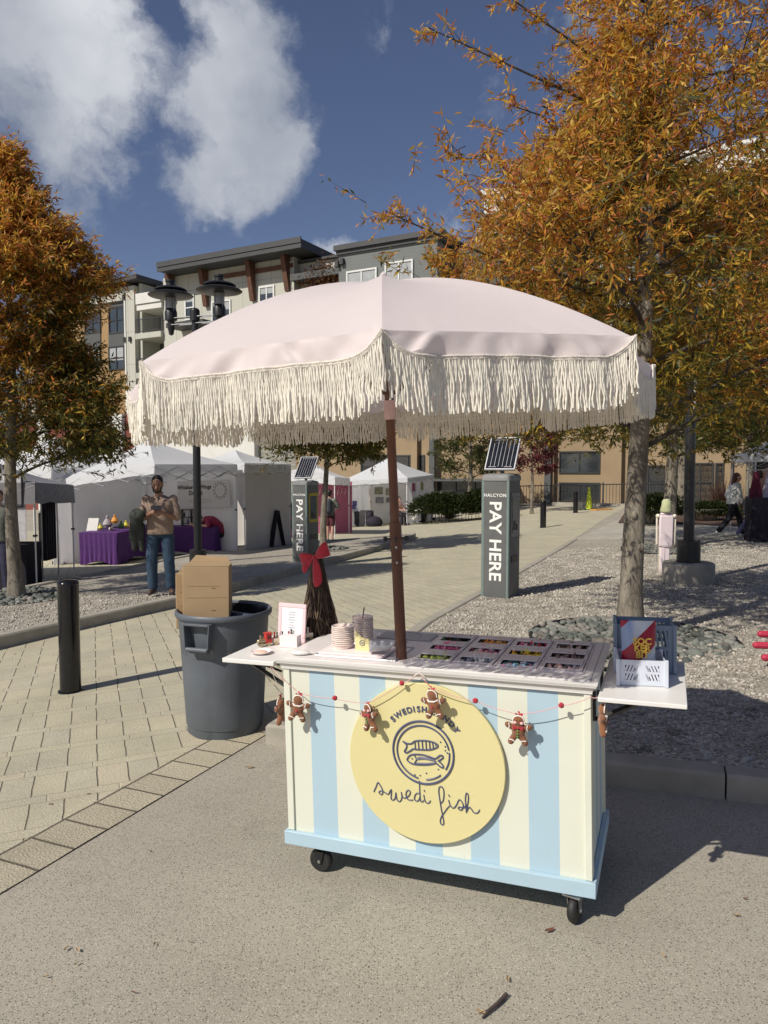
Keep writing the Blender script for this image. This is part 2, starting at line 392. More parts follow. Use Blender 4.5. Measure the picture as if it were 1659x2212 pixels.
def paver_mat(name, ang, bw, rh, off, c1, c2, mortar, ms=.006, shift=(0, 0)):
    m, n, l, p = new_mat(name); p.inputs['Roughness'].default_value = .9
    tc = nd(n, 'ShaderNodeTexCoord')
    mp = nd(n, 'ShaderNodeMapping', vector_type='TEXTURE'); mp.inputs['Rotation'].default_value = (0, 0, ang); mp.inputs['Location'].default_value = (shift[0], shift[1], 0)
    l.new(tc.outputs['Object'], mp.inputs[0])
    wob = nd(n, 'ShaderNodeTexNoise'); wob.inputs['Scale'].default_value = 3.5; l.new(tc.outputs['Object'], wob.inputs['Vector'])
    ws = nd(n, 'ShaderNodeVectorMath', operation='SCALE'); ws.inputs['Scale'].default_value = .016; l.new(wob.outputs['Color'], ws.inputs[0])
    wa = nd(n, 'ShaderNodeVectorMath', operation='ADD'); l.new(mp.outputs[0], wa.inputs[0]); l.new(ws.outputs[0], wa.inputs[1])
    br = nd(n, 'ShaderNodeTexBrick'); br.offset = off; br.offset_frequency = 2; br.squash = 1
    br.inputs['Scale'].default_value = 1; br.inputs['Brick Width'].default_value = bw; br.inputs['Row Height'].default_value = rh
    br.inputs['Mortar Size'].default_value = ms; br.inputs['Mortar Smooth'].default_value = .35; br.inputs['Bias'].default_value = -.1
    br.inputs['Color1'].default_value = c1 + (1,); br.inputs['Color2'].default_value = c2 + (1,); br.inputs['Mortar'].default_value = mortar + (1,)
    l.new(wa.outputs[0], br.inputs['Vector'])
    nz = nd(n, 'ShaderNodeTexNoise'); nz.inputs['Scale'].default_value = 2.2; nz.inputs['Detail'].default_value = 9; nz.inputs['Roughness'].default_value = .65
    l.new(tc.outputs['Object'], nz.inputs['Vector'])
    mr = nd(n, 'ShaderNodeMapRange'); mr.inputs['From Min'].default_value = .3; mr.inputs['From Max'].default_value = .72; mr.inputs['To Min'].default_value = .84; mr.inputs['To Max'].default_value = 1.08
    l.new(nz.outputs['Fac'], mr.inputs['Value'])
    mx = nd(n, 'ShaderNodeMixRGB', blend_type='MULTIPLY'); mx.inputs[0].default_value = 1; l.new(br.outputs['Color'], mx.inputs[1]); l.new(mr.outputs[0], mx.inputs[2])
    n3 = nd(n, 'ShaderNodeTexNoise'); n3.inputs['Scale'].default_value = 90; n3.inputs['Detail'].default_value = 4; l.new(tc.outputs['Object'], n3.inputs['Vector'])
    m3 = nd(n, 'ShaderNodeMapRange'); m3.inputs['From Min'].default_value = .3; m3.inputs['From Max'].default_value = .7; m3.inputs['To Min'].default_value = .85; m3.inputs['To Max'].default_value = 1.12
    l.new(n3.outputs['Fac'], m3.inputs['Value'])
    mx2 = nd(n, 'ShaderNodeMixRGB', blend_type='MULTIPLY'); mx2.inputs[0].default_value = 1; l.new(mx.outputs[0], mx2.inputs[1]); l.new(m3.outputs[0], mx2.inputs[2])
    l.new(mx2.outputs[0], p.inputs['Base Color'])
    inv = nd(n, 'ShaderNodeMath', operation='MULTIPLY_ADD'); inv.inputs[1].default_value = -1.0; l.new(br.outputs['Fac'], inv.inputs[0]); l.new(n3.outputs['Fac'], inv.inputs[2])
    b = nd(n, 'ShaderNodeBump'); b.inputs['Strength'].default_value = .8; b.inputs['Distance'].default_value = .012
    l.new(inv.outputs[0], b.inputs['Height']); l.new(b.outputs[0], p.inputs['Normal'])
    return m

M['agg'] = aggregate_mat()
M['conc'] = mat('concrete', (.36, .335, .28), .9, var=.12, scale=6, bump=.35, bscale=90, dirt=.22)
M['conc_walk'] = mat('pale_walk_concrete', (.40, .375, .32), .9, var=.1, scale=3, bump=.3, bscale=80, dirt=.15)
M['gravel'] = stone_mat('pea_gravel', [(.20, .18, .15), (.42, .385, .32), (.54, .50, .42), (.36, .32, .26), (.64, .60, .52)], 46, .7, .010, mort=.55, big=.8)
M['gravel_loose'] = stone_mat('loose_stones', [(.19, .175, .145), (.37, .34, .285), (.46, .425, .365), (.54, .50, .43)], 9, .1, .004, mort=.85)
M['cobble'] = stone_mat('river_stones', [(.07, .078, .07), (.13, .145, .13), (.19, .205, .18), (.24, .23, .21), (.15, .13, .11)], 7, .15, .004, mort=.8)
M['mulch'] = mat('bark_mulch', (.085, .05, .035), .95, var=.5, scale=22, bump=.9, bscale=40)
M['edging'] = mat('black_edging', (.012, .012, .013), .5, var=.2)

# big outline points (from the sight lines to them)
BL0, BL1 = at(0, 1933), at(571, 1590)            # outer edge of the paver border
bd = (BL1 - BL0).normalized()
border_a = BL0 - bd * 6
K0, K1 = at(1312, 1697), at(1656, 1739)          # foot of the near kerb of the gravel island
S0, S1 = at(905, 1350), at(1336, 1104)           # path side of the island
def line2(a, b, c, d):
    den = (b.x - a.x) * (d.y - c.y) - (b.y - a.y) * (d.x - c.x)
    t = ((c.x - a.x) * (d.y - c.y) - (c.y - a.y) * (d.x - c.x)) / den
    return Vector((a.x + (b.x - a.x) * t, a.y + (b.y - a.y) * t, 0))
IC = line2(K0, K1, at(574, 1700), at(574, 1500))                        # corner of the island
kd = (K1 - K0); kd.z = 0; kd.normalize(); sd = (S1 - S0); sd.z = 0; sd.normalize(); S0.z = 0; sa = (S0 - IC); sa.z = 0; sa.normalize()
KR = IC + kd * 14
BC = BL1 + (BL1 - BL0).normalized() * .12                      # where border meets the island
print('IC', IC, 'BC', BC, 'border dir', bd, 'S1', S1, 'K', K0, K1)
PA = math.atan2(-.366, .93)                       # direction the paver joints run: (-.366,.93)
g = sheet('ground', [(-500, -60), (500, -60), (500, 900), (-500, 900)], 0, M['agg'])
# pavers: everything left of the border and of the island side
Sfar = S1 + sd * 6
bn = Vector((-bd.y, bd.x, 0))                     # points to the paver side
BW = .30
b_in0, b_in1 = border_a + bn * BW, BC + bn * BW
def joint_mat():
    'pavers with strong joints one way, faint ones the other, and a filler course between the rows'
    m, n, l, p = new_mat('tan_pavers'); p.inputs['Roughness'].default_value = .9
    tc = nd(n, 'ShaderNodeTexCoord')
    mp = nd(n, 'ShaderNodeMapping', vector_type='TEXTURE'); mp.inputs['Rotation'].default_value = (0, 0, math.atan2(.366, .93)); l.new(tc.outputs['Object'], mp.inputs[0])
    wob = nd(n, 'ShaderNodeTexNoise'); wob.inputs['Scale'].default_value = 4; l.new(tc.outputs['Object'], wob.inputs['Vector'])
    ws = nd(n, 'ShaderNodeVectorMath', operation='SCALE'); ws.inputs['Scale'].default_value = .018; l.new(wob.outputs['Color'], ws.inputs[0])
    wa = nd(n, 'ShaderNodeVectorMath', operation='ADD'); l.new(mp.outputs[0], wa.inputs[0]); l.new(ws.outputs[0], wa.inputs[1])
    s = nd(n, 'ShaderNodeSeparateXYZ'); l.new(wa.outputs[0], s.inputs[0])
    def mth(op, a, b=None, c=None):
        k = nd(n, 'ShaderNodeMath', operation=op)
        for i, v in enumerate((a, b, c)):
            if v is None: continue
            if isinstance(v, (int, float)): k.inputs[i].default_value = v
            else: l.new(v, k.inputs[i])
        return k.outputs[0]
    y = mth('DIVIDE', s.outputs[1], .405); fy = mth('FRACT', y); iy = mth('FLOOR', y)
    fil = mth('GREATER_THAN', fy, .76)                                       # the filler course
    x0 = mth('DIVIDE', s.outputs[0], .172); x1 = mth('ADD', mth('DIVIDE', s.outputs[0], .374), mth('MULTIPLY', iy, .37))
    x = mth('ADD', mth('MULTIPLY', x0, mth('SUBTRACT', 1, fil)), mth('MULTIPLY', x1, fil)); fx = mth('FRACT', x); ix = mth('FLOOR', x)
    dx = mth('MULTIPLY', mth('MINIMUM', fx, mth('SUBTRACT', 1, fx)), mth('ADD', .172, mth('MULTIPLY', fil, .20)))
    dy = mth('MULTIPLY', mth('MINIMUM', mth('MINIMUM', fy, mth('SUBTRACT', 1, fy)), mth('ABSOLUTE', mth('SUBTRACT', fy, .76))), .405)
    def line(d, w): r = nd(n, 'ShaderNodeMapRange'); r.inputs['From Min'].default_value = w; r.inputs['From Max'].default_value = w * .35; l.new(d, r.inputs['Value']); return r.outputs[0]
    lx = mth('MULTIPLY', line(dx, .0062), mth('SUBTRACT', 1, mth('MULTIPLY', fil, .75))); ly = mth('MULTIPLY', line(dy, .005), .35)  # joints one way drawn darker: the sun shadow in them is painted in
    L = mth('MAXIMUM', lx, ly)
    cb = nd(n, 'ShaderNodeCombineXYZ'); l.new(ix, cb.inputs[0]); l.new(mth('ADD', iy, mth('MULTIPLY', fil, .5)), cb.inputs[1])
    wn_ = nd(n, 'ShaderNodeTexWhiteNoise'); l.new(cb.outputs[0], wn_.inputs['Vector'])
    cr = nd(n, 'ShaderNodeValToRGB'); cr.color_ramp.elements[0].color = (.46, .43, .325, 1); cr.color_ramp.elements[1].color = (.55, .515, .395, 1)
    e = cr.color_ramp.elements.new(.93); e.color = (.50, .46, .33, 1); cr.color_ramp.elements[2].color = (.52, .46, .34, 1); l.new(wn_.outputs['Value'], cr.inputs[0])
    nz = nd(n, 'ShaderNodeTexNoise'); nz.inputs['Scale'].default_value = 1.7; nz.inputs['Detail'].default_value = 9; nz.inputs['Roughness'].default_value = .65; l.new(tc.outputs['Object'], nz.inputs['Vector'])
    mr = nd(n, 'ShaderNodeMapRange'); mr.inputs['From Min'].default_value = .3; mr.inputs['From Max'].default_value = .72; mr.inputs['To Min'].default_value = .82; mr.inputs['To Max'].default_value = 1.08; l.new(nz.outputs['Fac'], mr.inputs['Value'])
    n3 = nd(n, 'ShaderNodeTexNoise'); n3.inputs['Scale'].default_value = 90; n3.inputs['Detail'].default_value = 4; l.new(tc.outputs['Object'], n3.inputs['Vector'])
    m3 = nd(n, 'ShaderNodeMapRange'); m3.inputs['From Min'].default_value = .3; m3.inputs['From Max'].default_value = .7; m3.inputs['To Min'].default_value = .85; m3.inputs['To Max'].default_value = 1.12; l.new(n3.outputs['Fac'], m3.inputs['Value'])
    a = nd(n, 'ShaderNodeMixRGB', blend_type='MULTIPLY'); a.inputs[0].default_value = 1; l.new(cr.outputs[0], a.inputs[1]); l.new(mr.outputs[0], a.inputs[2])
    b = nd(n, 'ShaderNodeMixRGB', blend_type='MULTIPLY'); b.inputs[0].default_value = 1; l.new(a.outputs[0], b.inputs[1]); l.new(m3.outputs[0], b.inputs[2])
    c = nd(n, 'ShaderNodeMixRGB'); c.inputs[2].default_value = (.25, .225, .165, 1); l.new(L, c.inputs[0]); l.new(b.outputs[0], c.inputs[1]); l.new(c.outputs[0], p.inputs['Base Color'])
    h = mth('SUBTRACT', mth('MULTIPLY', n3.outputs['Fac'], .5), L); bp = nd(n, 'ShaderNodeBump'); bp.inputs['Strength'].default_value = .8; bp.inputs['Distance'].default_value = .012; l.new(h, bp.inputs['Height']); l.new(bp.outputs[0], p.inputs['Normal'])
    return m
M['paver'] = joint_mat()
M['paver_edge'] = paver_mat('border_pavers', math.atan2(bd.y, bd.x), .205, .295, .0, (.42, .38, .28), (.50, .45, .33), (.13, .11, .08), .008, shift=(BL0.x, BL0.y))
n_in0 = Vector((-kd.y, kd.x, 0))
sheet('paved_path', [b_in0[:2], b_in1[:2], BC[:2], (IC + n_in0 * .05)[:2], S0[:2], (Sfar.x, Sfar.y), (Sfar.x + 4, 37.2), (-60, 37.2), (-60, b_in0.y)], .004, M['paver'])
sheet('path_border', [border_a[:2], BC[:2], b_in1[:2], b_in0[:2]], .006, M['paver_edge'])
# ---- gravel island (right)
def ih(y): return .135 - .085 * max(0, min(1, (y - 4.6) / 2.6))     # its kerb stands lower further back
n_in = Vector((-kd.y, kd.x, 0)); s_in = Vector((sd.y, -sd.x, 0)); s_a = Vector((sa.y, -sa.x, 0))
if n_in.y < 0: n_in = -n_in
if s_in.x < 0: s_in = -s_in
KWD = .16
ic_in = line2(IC + n_in * KWD, KR + n_in * KWD, IC + s_a * KWD, S0 + s_a * KWD); s0_in = line2(IC + s_a * KWD, S0 + s_a * KWD, S0 + s_in * KWD, S1 + s_in * KWD)
IB0 = at(1392, 1168); IB1 = at(1659, 1171)
ib_dir = (IB1 - IB0); ib_dir.z = 0; ib_dir.normalize()
IBc = line2(IB0, IB1, S0, S1); IBr = IBc + ib_dir * 22
def strip(name, pts_o, pts_i, hf, m, base=-.05, joints=None, parent=None):
    'kerb between an outer and an inner polyline; hf(y) is its height'
    bm = bmesh.new(); A = []; 
    for po, pi in zip(pts_o, pts_i):
        zo, zi = gz(po.x, po.y), gz(pi.x, pi.y); ho, hi = hf(po.y), hf(pi.y)
        e = (pi - po); e.z = 0; e.normalize(); e *= .018
        A.append([bm.verts.new((po.x, po.y, zo + base)), bm.verts.new((po.x, po.y, zo + ho - .018)), bm.verts.new((po.x + e.x, po.y + e.y, zo + ho)),
                  bm.verts.new((pi.x - e.x, pi.y - e.y, zi + hi)), bm.verts.new((pi.x, pi.y, zi + hi - .018)), bm.verts.new((pi.x, pi.y, zi + base))])
    for a, b in zip(A, A[1:]):
        for k in range(5): bm.faces.new((a[k], a[k + 1], b[k + 1], b[k]))
    bm.faces.new(A[0]); bm.faces.new(list(reversed(A[-1])))
    bmesh.ops.recalc_face_normals(bm, faces=bm.faces[:])
    me = bpy.data.meshes.new(name); bm.to_mesh(me); bm.free(); me.materials.append(m)
    o = bpy.data.objects.new(name, me); COL.objects.link(o); o['kind'] = 'structure'
    return o
def seg(a, b, step=1.0, gap=None):
    n = max(1, int((b - a).length / step)); return [a.lerp(b, i / n) for i in range(n + 1)]
# near kerb in cast lengths with open joints
a = ic_in.copy(); L = (KR - IC).length
c0 = IC; pos = 0.0; jx = line2(at(1567, 1730), at(1567, 1600), K0, K1); j0 = (jx - IC).dot(kd)
cuts = [0] + [j0 + 1.52 * k for k in range(-2, 8) if 0.2 < j0 + 1.52 * k < L] + [L]
for i in range(len(cuts) - 1):
    p0, p1 = IC + kd * (cuts[i] + (.005 if i else 0)), IC + kd * (cuts[i + 1] - .005)
    q0 = p0 + n_in * KWD if i else ic_in; q1 = p1 + n_in * KWD
    strip('kerb', [p0, p1], [q0, q1], ih, M['conc'])
S9 = IBc
pa_ = seg(IC, S0, 1.2); pb_ = seg(S0, S9, 1.2); p0s = pa_ + pb_[1:]; q0s = [p + s_a * KWD for p in pa_[:-1]] + [s0_in] + [p + s_in * KWD for p in pb_[1:]]; q0s[0] = ic_in
strip('kerb', p0s, q0s, ih, M['conc'])
sheet('gravel_island', [ic_in[:2], (KR + n_in * KWD)[:2], IBr[:2], (IBc + s_in * KWD)[:2], s0_in[:2]], -.02, M['gravel'], zf=ih)
# pale walk and mulch bed beyond it
IW0 = at(1345, 1142); IW1 = at(1659, 1141)
mulch = [at(1335, 1131), at(1480, 1133), at(1659, 1140), at(1900, 1142), at(1900, 1112), at(1350, 1108)]
sheet('walkway', [IBc[:2], IBr[:2], (IBr.x + 3, 37), (Sfar.x + 1, 37)], .007, M['conc_walk'])
mb_ = sheet('mulch_bed', [p[:2] for p in mulch], .03, M['mulch'], kind='structure')
# ---- planter with the left tree
def planter(pts, inner_w, h):
    n = len(pts); ins = []
    c = sum((p for p in pts), Vector((0, 0, 0))) / n
    for i in range(n):
        a, b, d = pts[i - 1], pts[i], pts[(i + 1) % n]
        def off(p, q):
            e = (q - p); e.z = 0; e.normalize(); m_ = Vector((-e.y, e.x, 0))
            if m_.dot(c - p) < 0: m_ = -m_
            return p + m_ * inner_w, q + m_ * inner_w
        p1, p2 = off(a, b); p3, p4 = off(b, d); ins.append(line2(p1, p2, p3, p4))
    for i in range(n):
        a, b = pts[i], pts[(i + 1) % n]; ia, ib = ins[i], ins[(i + 1) % n]
        ln = (b - a).length; k = max(1, int(ln / 1.8))
        for j in range(k):
            t0, t1 = j / k + (.003 / ln * 2 if j else 0), (j + 1) / k - (.003 / ln * 2 if j < k - 1 else 0)
            strip('kerb', [a.lerp(b, t0), a.lerp(b, t1)], [ia.lerp(ib, t0), ia.lerp(ib, t1)], lambda y: h, M['conc'])
    return ins
E0, E1 = at(382, 1313), at(890, 1168)
e_dir = (E1 - E0).normalized(); F0 = at(0, 1403)
f_dir = (F0 - E0); f_dir.z = 0; f_dir.normalize()
L0 = E0 + f_dir * 9
back1 = at(893, 1163); back2 = at(502, 1190, .0); back3 = at(84, 1277)
bk = (back3 - back2); bk.z = 0; bk.normalize(); L1 = back3 + bk * 5
pl_pts = [L0, F0, E0, E1, back1 + Vector((.1, .5, 0)), back2, back3, L1]
for p in pl_pts: p.z = 0
ins = planter(pl_pts, .17, .145)
sheet('gravel_planter', [p[:2] for p in ins], .115, M['gravel'])
sheet('tent_walk', [(E1.x - 16, E1.y + 1.2), (E1.x - 6, E1.y + .6), (E1.x + .5, E1.y + 1.4), (E1.x + 2, 36), (-40, 36), (-40, E1.y - 6), (back3.x - 6, back3.y + 1.0), (back3.x, back3.y + .8), (back2.x, back2.y + .3)], .0075, M['conc_walk']) if False else None

# ---- loose gravel stones (many, small), river cobbles round the trees
def rock_cloud(name, pts, smin, smax, flat, m, seed, label, parent=None, nseg=(6, 4)):
    rr = np.random.RandomState(seed)
    tb = MB(); tb.ell((0, 0, 0), (1, 1, 1), *nseg); V = np.array(tb.v); F = tb.f
    nv = len(V); allv = np.zeros((len(pts), nv, 3), np.float32)
    for i, p in enumerate(pts):
        s = rr.uniform(smin, smax) * (1 if rr.uniform() < .85 else 1.5); sc = np.array([s * rr.uniform(.8, 1.35), s * rr.uniform(.7, 1.1), s * rr.uniform(flat * .8, flat * 1.3)])
        a = rr.uniform(0, 6.28); c, q = math.cos(a), math.sin(a)
        W = V * sc * (1 + rr.uniform(-.12, .12, (nv, 1)))
        tl = rr.uniform(-.3, .3)
        W = W @ np.array([[1, 0, tl], [0, 1, 0], [-tl, 0, 1]]); W = W @ np.array([[c, q, 0], [-q, c, 0], [0, 0, 1]])
        allv[i] = W + np.array([p[0], p[1], p[2] + sc[2] * .35])
    vs = allv.reshape(-1, 3).tolist(); fs = [[k + i * nv for k in f] for i in range(len(pts)) for f in F]
    me = bpy.data.meshes.new(name); me.from_pydata(vs, [], fs); me.materials.append(m)
    me.polygons.foreach_set('use_smooth', [True] * len(me.polygons)); me.update()
    o = bpy.data.objects.new(name, me); COL.objects.link(o)
    if parent is not None: o.parent = parent
    tag(o, label, None, None, 'stuff'); return o
rg = np.random.RandomState(3)
def island_z(x, y): return gz(x, y) + ih(y) - .02
inI = lambda p: (Vector((p[0], p[1], 0)) - ic_in).dot(n_in) > .01 and (Vector((p[0], p[1], 0)) - ic_in).dot(s_a) > .01 and (Vector((p[0], p[1], 0)) - s0_in).dot(s_in) > .01
pts = []
while len(pts) < 34000:
    y = rg.uniform(0, 1) ** 1.3 * 13.5 + 3.4; x = rg.uniform(-1, 10)
    if abs(x) < y * .56 + .3 and inI((x, y)) and (Vector((x, y, 0)) - IBc).dot(Vector((-ib_dir.y, ib_dir.x, 0))) < -.05: pts.append((x, y, island_z(x, y)))
o = rock_cloud('gravel_stones', pts, .007, .016, .6, M['gravel_loose'], 5, 'loose pale gravel stones over the gravel island', nseg=(5, 3)); o['category'] = 'gravel'
pts = []
while len(pts) < 4000:
    y = rg.uniform(6.2, 11); x = rg.uniform(-6, -1.2); p = Vector((x, y, 0))
    # inside the planter polygon
    ins_ok = False; q = ins; j = len(q) - 1
    for i in range(len(q)):
        if (q[i].y > y) != (q[j].y > y) and x < (q[j].x - q[i].x) * (y - q[i].y) / (q[j].y - q[i].y) + q[i].x: ins_ok = not ins_ok
        j = i
    if ins_ok: pts.append((x, y, gz(x, y) + .115))
o = rock_cloud('gravel_stones', pts, .007, .014, .7, M['gravel_loose'], 6, 'loose grey gravel stones in the kerbed planter', nseg=(5, 3)); o['category'] = 'gravel'
def tree_ring(c, r, zb, n, seed, label, rmin=.25):
    root = thing('tree_ring', label, 'tree ring', Vector((c[0], c[1], zb)), 'cobbled rings round the trees')
    mb = MB(); mb.tube([(r * math.cos(a), r * math.sin(a), .02) for a in [2 * PI * i / 40 for i in range(40)]], [.022] * 40, 6, closed=True)
    mb.tube([(r * math.cos(a), r * math.sin(a), -.03) for a in [2 * PI * i / 40 for i in range(40)]], [.02] * 40, 6, closed=True)
    mb.build('edging', M['edging'], root)
    rr = np.random.RandomState(seed); P = []
    for i in range(n):
        a = rr.uniform(0, 6.28); q = r * math.sqrt(rr.uniform((rmin / r) ** 2, .93)); P.append((q * math.cos(a), q * math.sin(a), rr.uniform(0, .035)))
    c_ = rock_cloud('cobbles', P, .022, .046, .6, M['cobble'], seed, None, root, nseg=(9, 6)); return root
SCRIPT={"s":[[0.4179,0.2976],[0.429,0.3207],[0.4372,0.3399],[0.4467,0.3313],[0.4566,0.3145],[0.459,0.3033],[0.456,0.293],[0.449,0.2904],[0.4423,0.2977],[0.4459,0.3048],[0.4546,0.306],[0.4632,0.3039],[0.4751,0.2973],[0.4843,0.297],[0.4926,0.3129],[0.4979,0.3169],[0.4968,0.3004],[0.4953,0.2838],[0.4985,0.2744],[0.5071,0.2756],[0.5142,0.2864],[0.5174,0.3082],[0.5193,0.2872],[0.5257,0.2733],[0.5342,0.2729],[0.5412,0.2821],[0.5436,0.2971],[0.5413,0.3131],[0.545,0.2957],[0.5533,0.2897],[0.5652,0.2947],[0.5773,0.3068],[0.5809,0.3203],[0.5727,0.3256],[0.5641,0.3179],[0.562,0.303],[0.5667,0.289],[0.5784,0.2842],[0.5919,0.2871]],"d":[[0.6193,0.3175],[0.6093,0.3177],[0.6007,0.3068],[0.5987,0.2919],[0.6052,0.2848],[0.6152,0.2878],[0.6216,0.3017]],"d2":[[0.6222,0.3712],[0.6222,0.3309],[0.6246,0.2892],[0.6318,0.2854],[0.6386,0.2912]],"i":[[0.6391,0.3155],[0.642,0.2981],[0.6467,0.2859],[0.6565,0.2825],[0.6649,0.2885],[0.6667,0.2952]],"i2":[[0.6406,0.3357],[0.6444,0.3291]],"f":[[0.709,0.2885],[0.7214,0.3031],[0.7256,0.3324],[0.7234,0.3512],[0.7154,0.3597],[0.7073,0.357],[0.7037,0.3421],[0.7063,0.3137],[0.712,0.2729],[0.7178,0.2417],[0.7221,0.2167],[0.7202,0.2036],[0.7121,0.2023],[0.7075,0.2144],[0.7128,0.2345],[0.7245,0.2523],[0.7362,0.2701],[0.7478,0.2845]],"i3":[[0.7451,0.3081],[0.7496,0.2912],[0.7574,0.2796],[0.767,0.2794],[0.7786,0.2954],[0.7885,0.3159],[0.7996,0.3095],[0.8056,0.2946],[0.8006,0.278],[0.7925,0.2736],[0.7846,0.2788],[0.7879,0.2856],[0.7975,0.2855],[0.8071,0.2853],[0.8142,0.2927]],"i4":[[0.7446,0.3303],[0.7496,0.323]],"h":[[0.8178,0.2663],[0.8161,0.2945],[0.8148,0.3228],[0.8177,0.3437],[0.8225,0.3475],[0.8271,0.3387],[0.8267,0.3182],[0.8215,0.2921],[0.8179,0.2695],[0.8261,0.2865],[0.8325,0.2906],[0.8402,0.2823],[0.8479,0.2724],[0.8605,0.2711],[0.87,0.2804],[0.8717,0.2869]]}
FISH={"o1":[[0.5542,0.5296],[0.5625,0.5257],[0.5742,0.5222],[0.5909,0.5241],[0.6045,0.5353],[0.6311,0.5415],[0.6608,0.5433],[0.6868,0.5399],[0.7013,0.5336],[0.7044,0.526],[0.6928,0.5167],[0.6698,0.5076],[0.6369,0.5038],[0.6103,0.5022],[0.597,0.5023],[0.5851,0.4928],[0.5665,0.4826],[0.5599,0.4883],[0.5669,0.5004],[0.5706,0.5137],[0.5624,0.5225]],"b1":[[0.6061,0.5323],[0.6077,0.5035]],"b2":[[0.621,0.534],[0.623,0.5053]],"b3":[[0.6376,0.5375],[0.6395,0.5057]],"b4":[[0.6535,0.5393],[0.655,0.5075]],"b5":[[0.6689,0.5394],[0.6705,0.5109]],"b6":[[0.6819,0.5377],[0.6847,0.5157]],"o2":[[0.5708,0.4556],[0.583,0.4732],[0.6032,0.4805],[0.6364,0.4829],[0.6659,0.4784],[0.6886,0.4732],[0.7018,0.4796],[0.7117,0.4887],[0.723,0.4885],[0.7245,0.4807],[0.7113,0.4696],[0.7047,0.4656],[0.7143,0.4589],[0.7254,0.4459],[0.722,0.4391],[0.7091,0.4439],[0.6947,0.4548],[0.6816,0.45],[0.6552,0.4435],[0.6221,0.4394],[0.5955,0.4393],[0.579,0.4453]],"g1":[[0.6031,0.4757],[0.611,0.4605],[0.6023,0.4433]],"g2":[[0.6162,0.4692],[0.6493,0.4716],[0.6885,0.4662]],"g3":[[0.61,0.4598],[0.6492,0.4668],[0.6949,0.4628]],"g4":[[0.6106,0.4444],[0.6487,0.4475],[0.6882,0.4547]],"dots":[[0.7161,0.5432],[0.7351,0.5264],[0.7348,0.5105],[0.7427,0.5019],[0.7039,0.4289],[0.6527,0.4063],[0.626,0.3932],[0.6028,0.3934],[0.6947,0.5287],[0.5927,0.4599]]}
# ================================================================== CANDY CART
CM = Matrix.Rotation(-.025, 4, 'Y') @ Matrix.Rotation(-.369, 4, 'Z')
CM.translation = Vector((-.4185, 3.2043, CAMZ - 1.6657))
W_, D_, H1, H2 = 1.30, .613, .800, .835
M['cream'] = mat('cream_paint', (.69, .71, .60), .5, var=.03, scale=5, bump=.08, bscale=30, dirt=.06)
M['white'] = mat('white_paint', (.73, .72, .69), .4, var=.03, scale=5, bump=.06, bscale=30, dirt=.06)
M['top'] = mat('painted_counter', (.74, .71, .70), .35, var=.05, scale=7, bump=.08, bscale=26, dirt=.12)
M['blue'] = mat('light_blue_paint', (.41, .56, .65), .5, var=.03, scale=5, bump=.08, bscale=30, dirt=.05)
M['yellow'] = mat('pale_yellow_paint', (.68, .62, .31), .5, var=.02, scale=4, bump=.05)
M['navy'] = mat('navy_paint', (.075, .085, .17), .45, var=.15, scale=60)
M['lid0'] = mat('pale_rail_plastic', (.74, .68, .68), .25, var=.04)
M['black'] = mat('black_metal', (.014, .014, .016), .35, var=.2, scale=20)
M['rubber'] = mat('black_rubber', (.018, .018, .018), .6, var=.3, scale=20, dirt=.3)
M['steel'] = mat('steel', (.55, .56, .58), .28, 1.0, var=.06, scale=20)
M['silver'] = mat('silver_plastic', (.42, .42, .44), .35, .3, var=.05)
M['pink'] = mat('pink_card', (.82, .55, .58), .55, var=.04)
M['palepink'] = mat('pale_pink_card', (.86, .74, .73), .55, var=.03)
M['red'] = mat('red_felt', (.42, .012, .03), .8, var=.12, scale=40, bump=.4, bscale=200, sheen=.4)
M['green'] = mat('green_button', (.10, .26, .05), .5)
M['brown'] = mat('gingerbread_felt', (.22, .085, .035), .9, var=.15, scale=30, bump=.5, bscale=250, sheen=.3)
M['icing'] = mat('white_icing_trim', (.78, .74, .68), .8, bump=.3, bscale=200)
M['wood'] = mat('dark_stained_wood', (.115, .042, .022), .38, var=.25, scale=9)
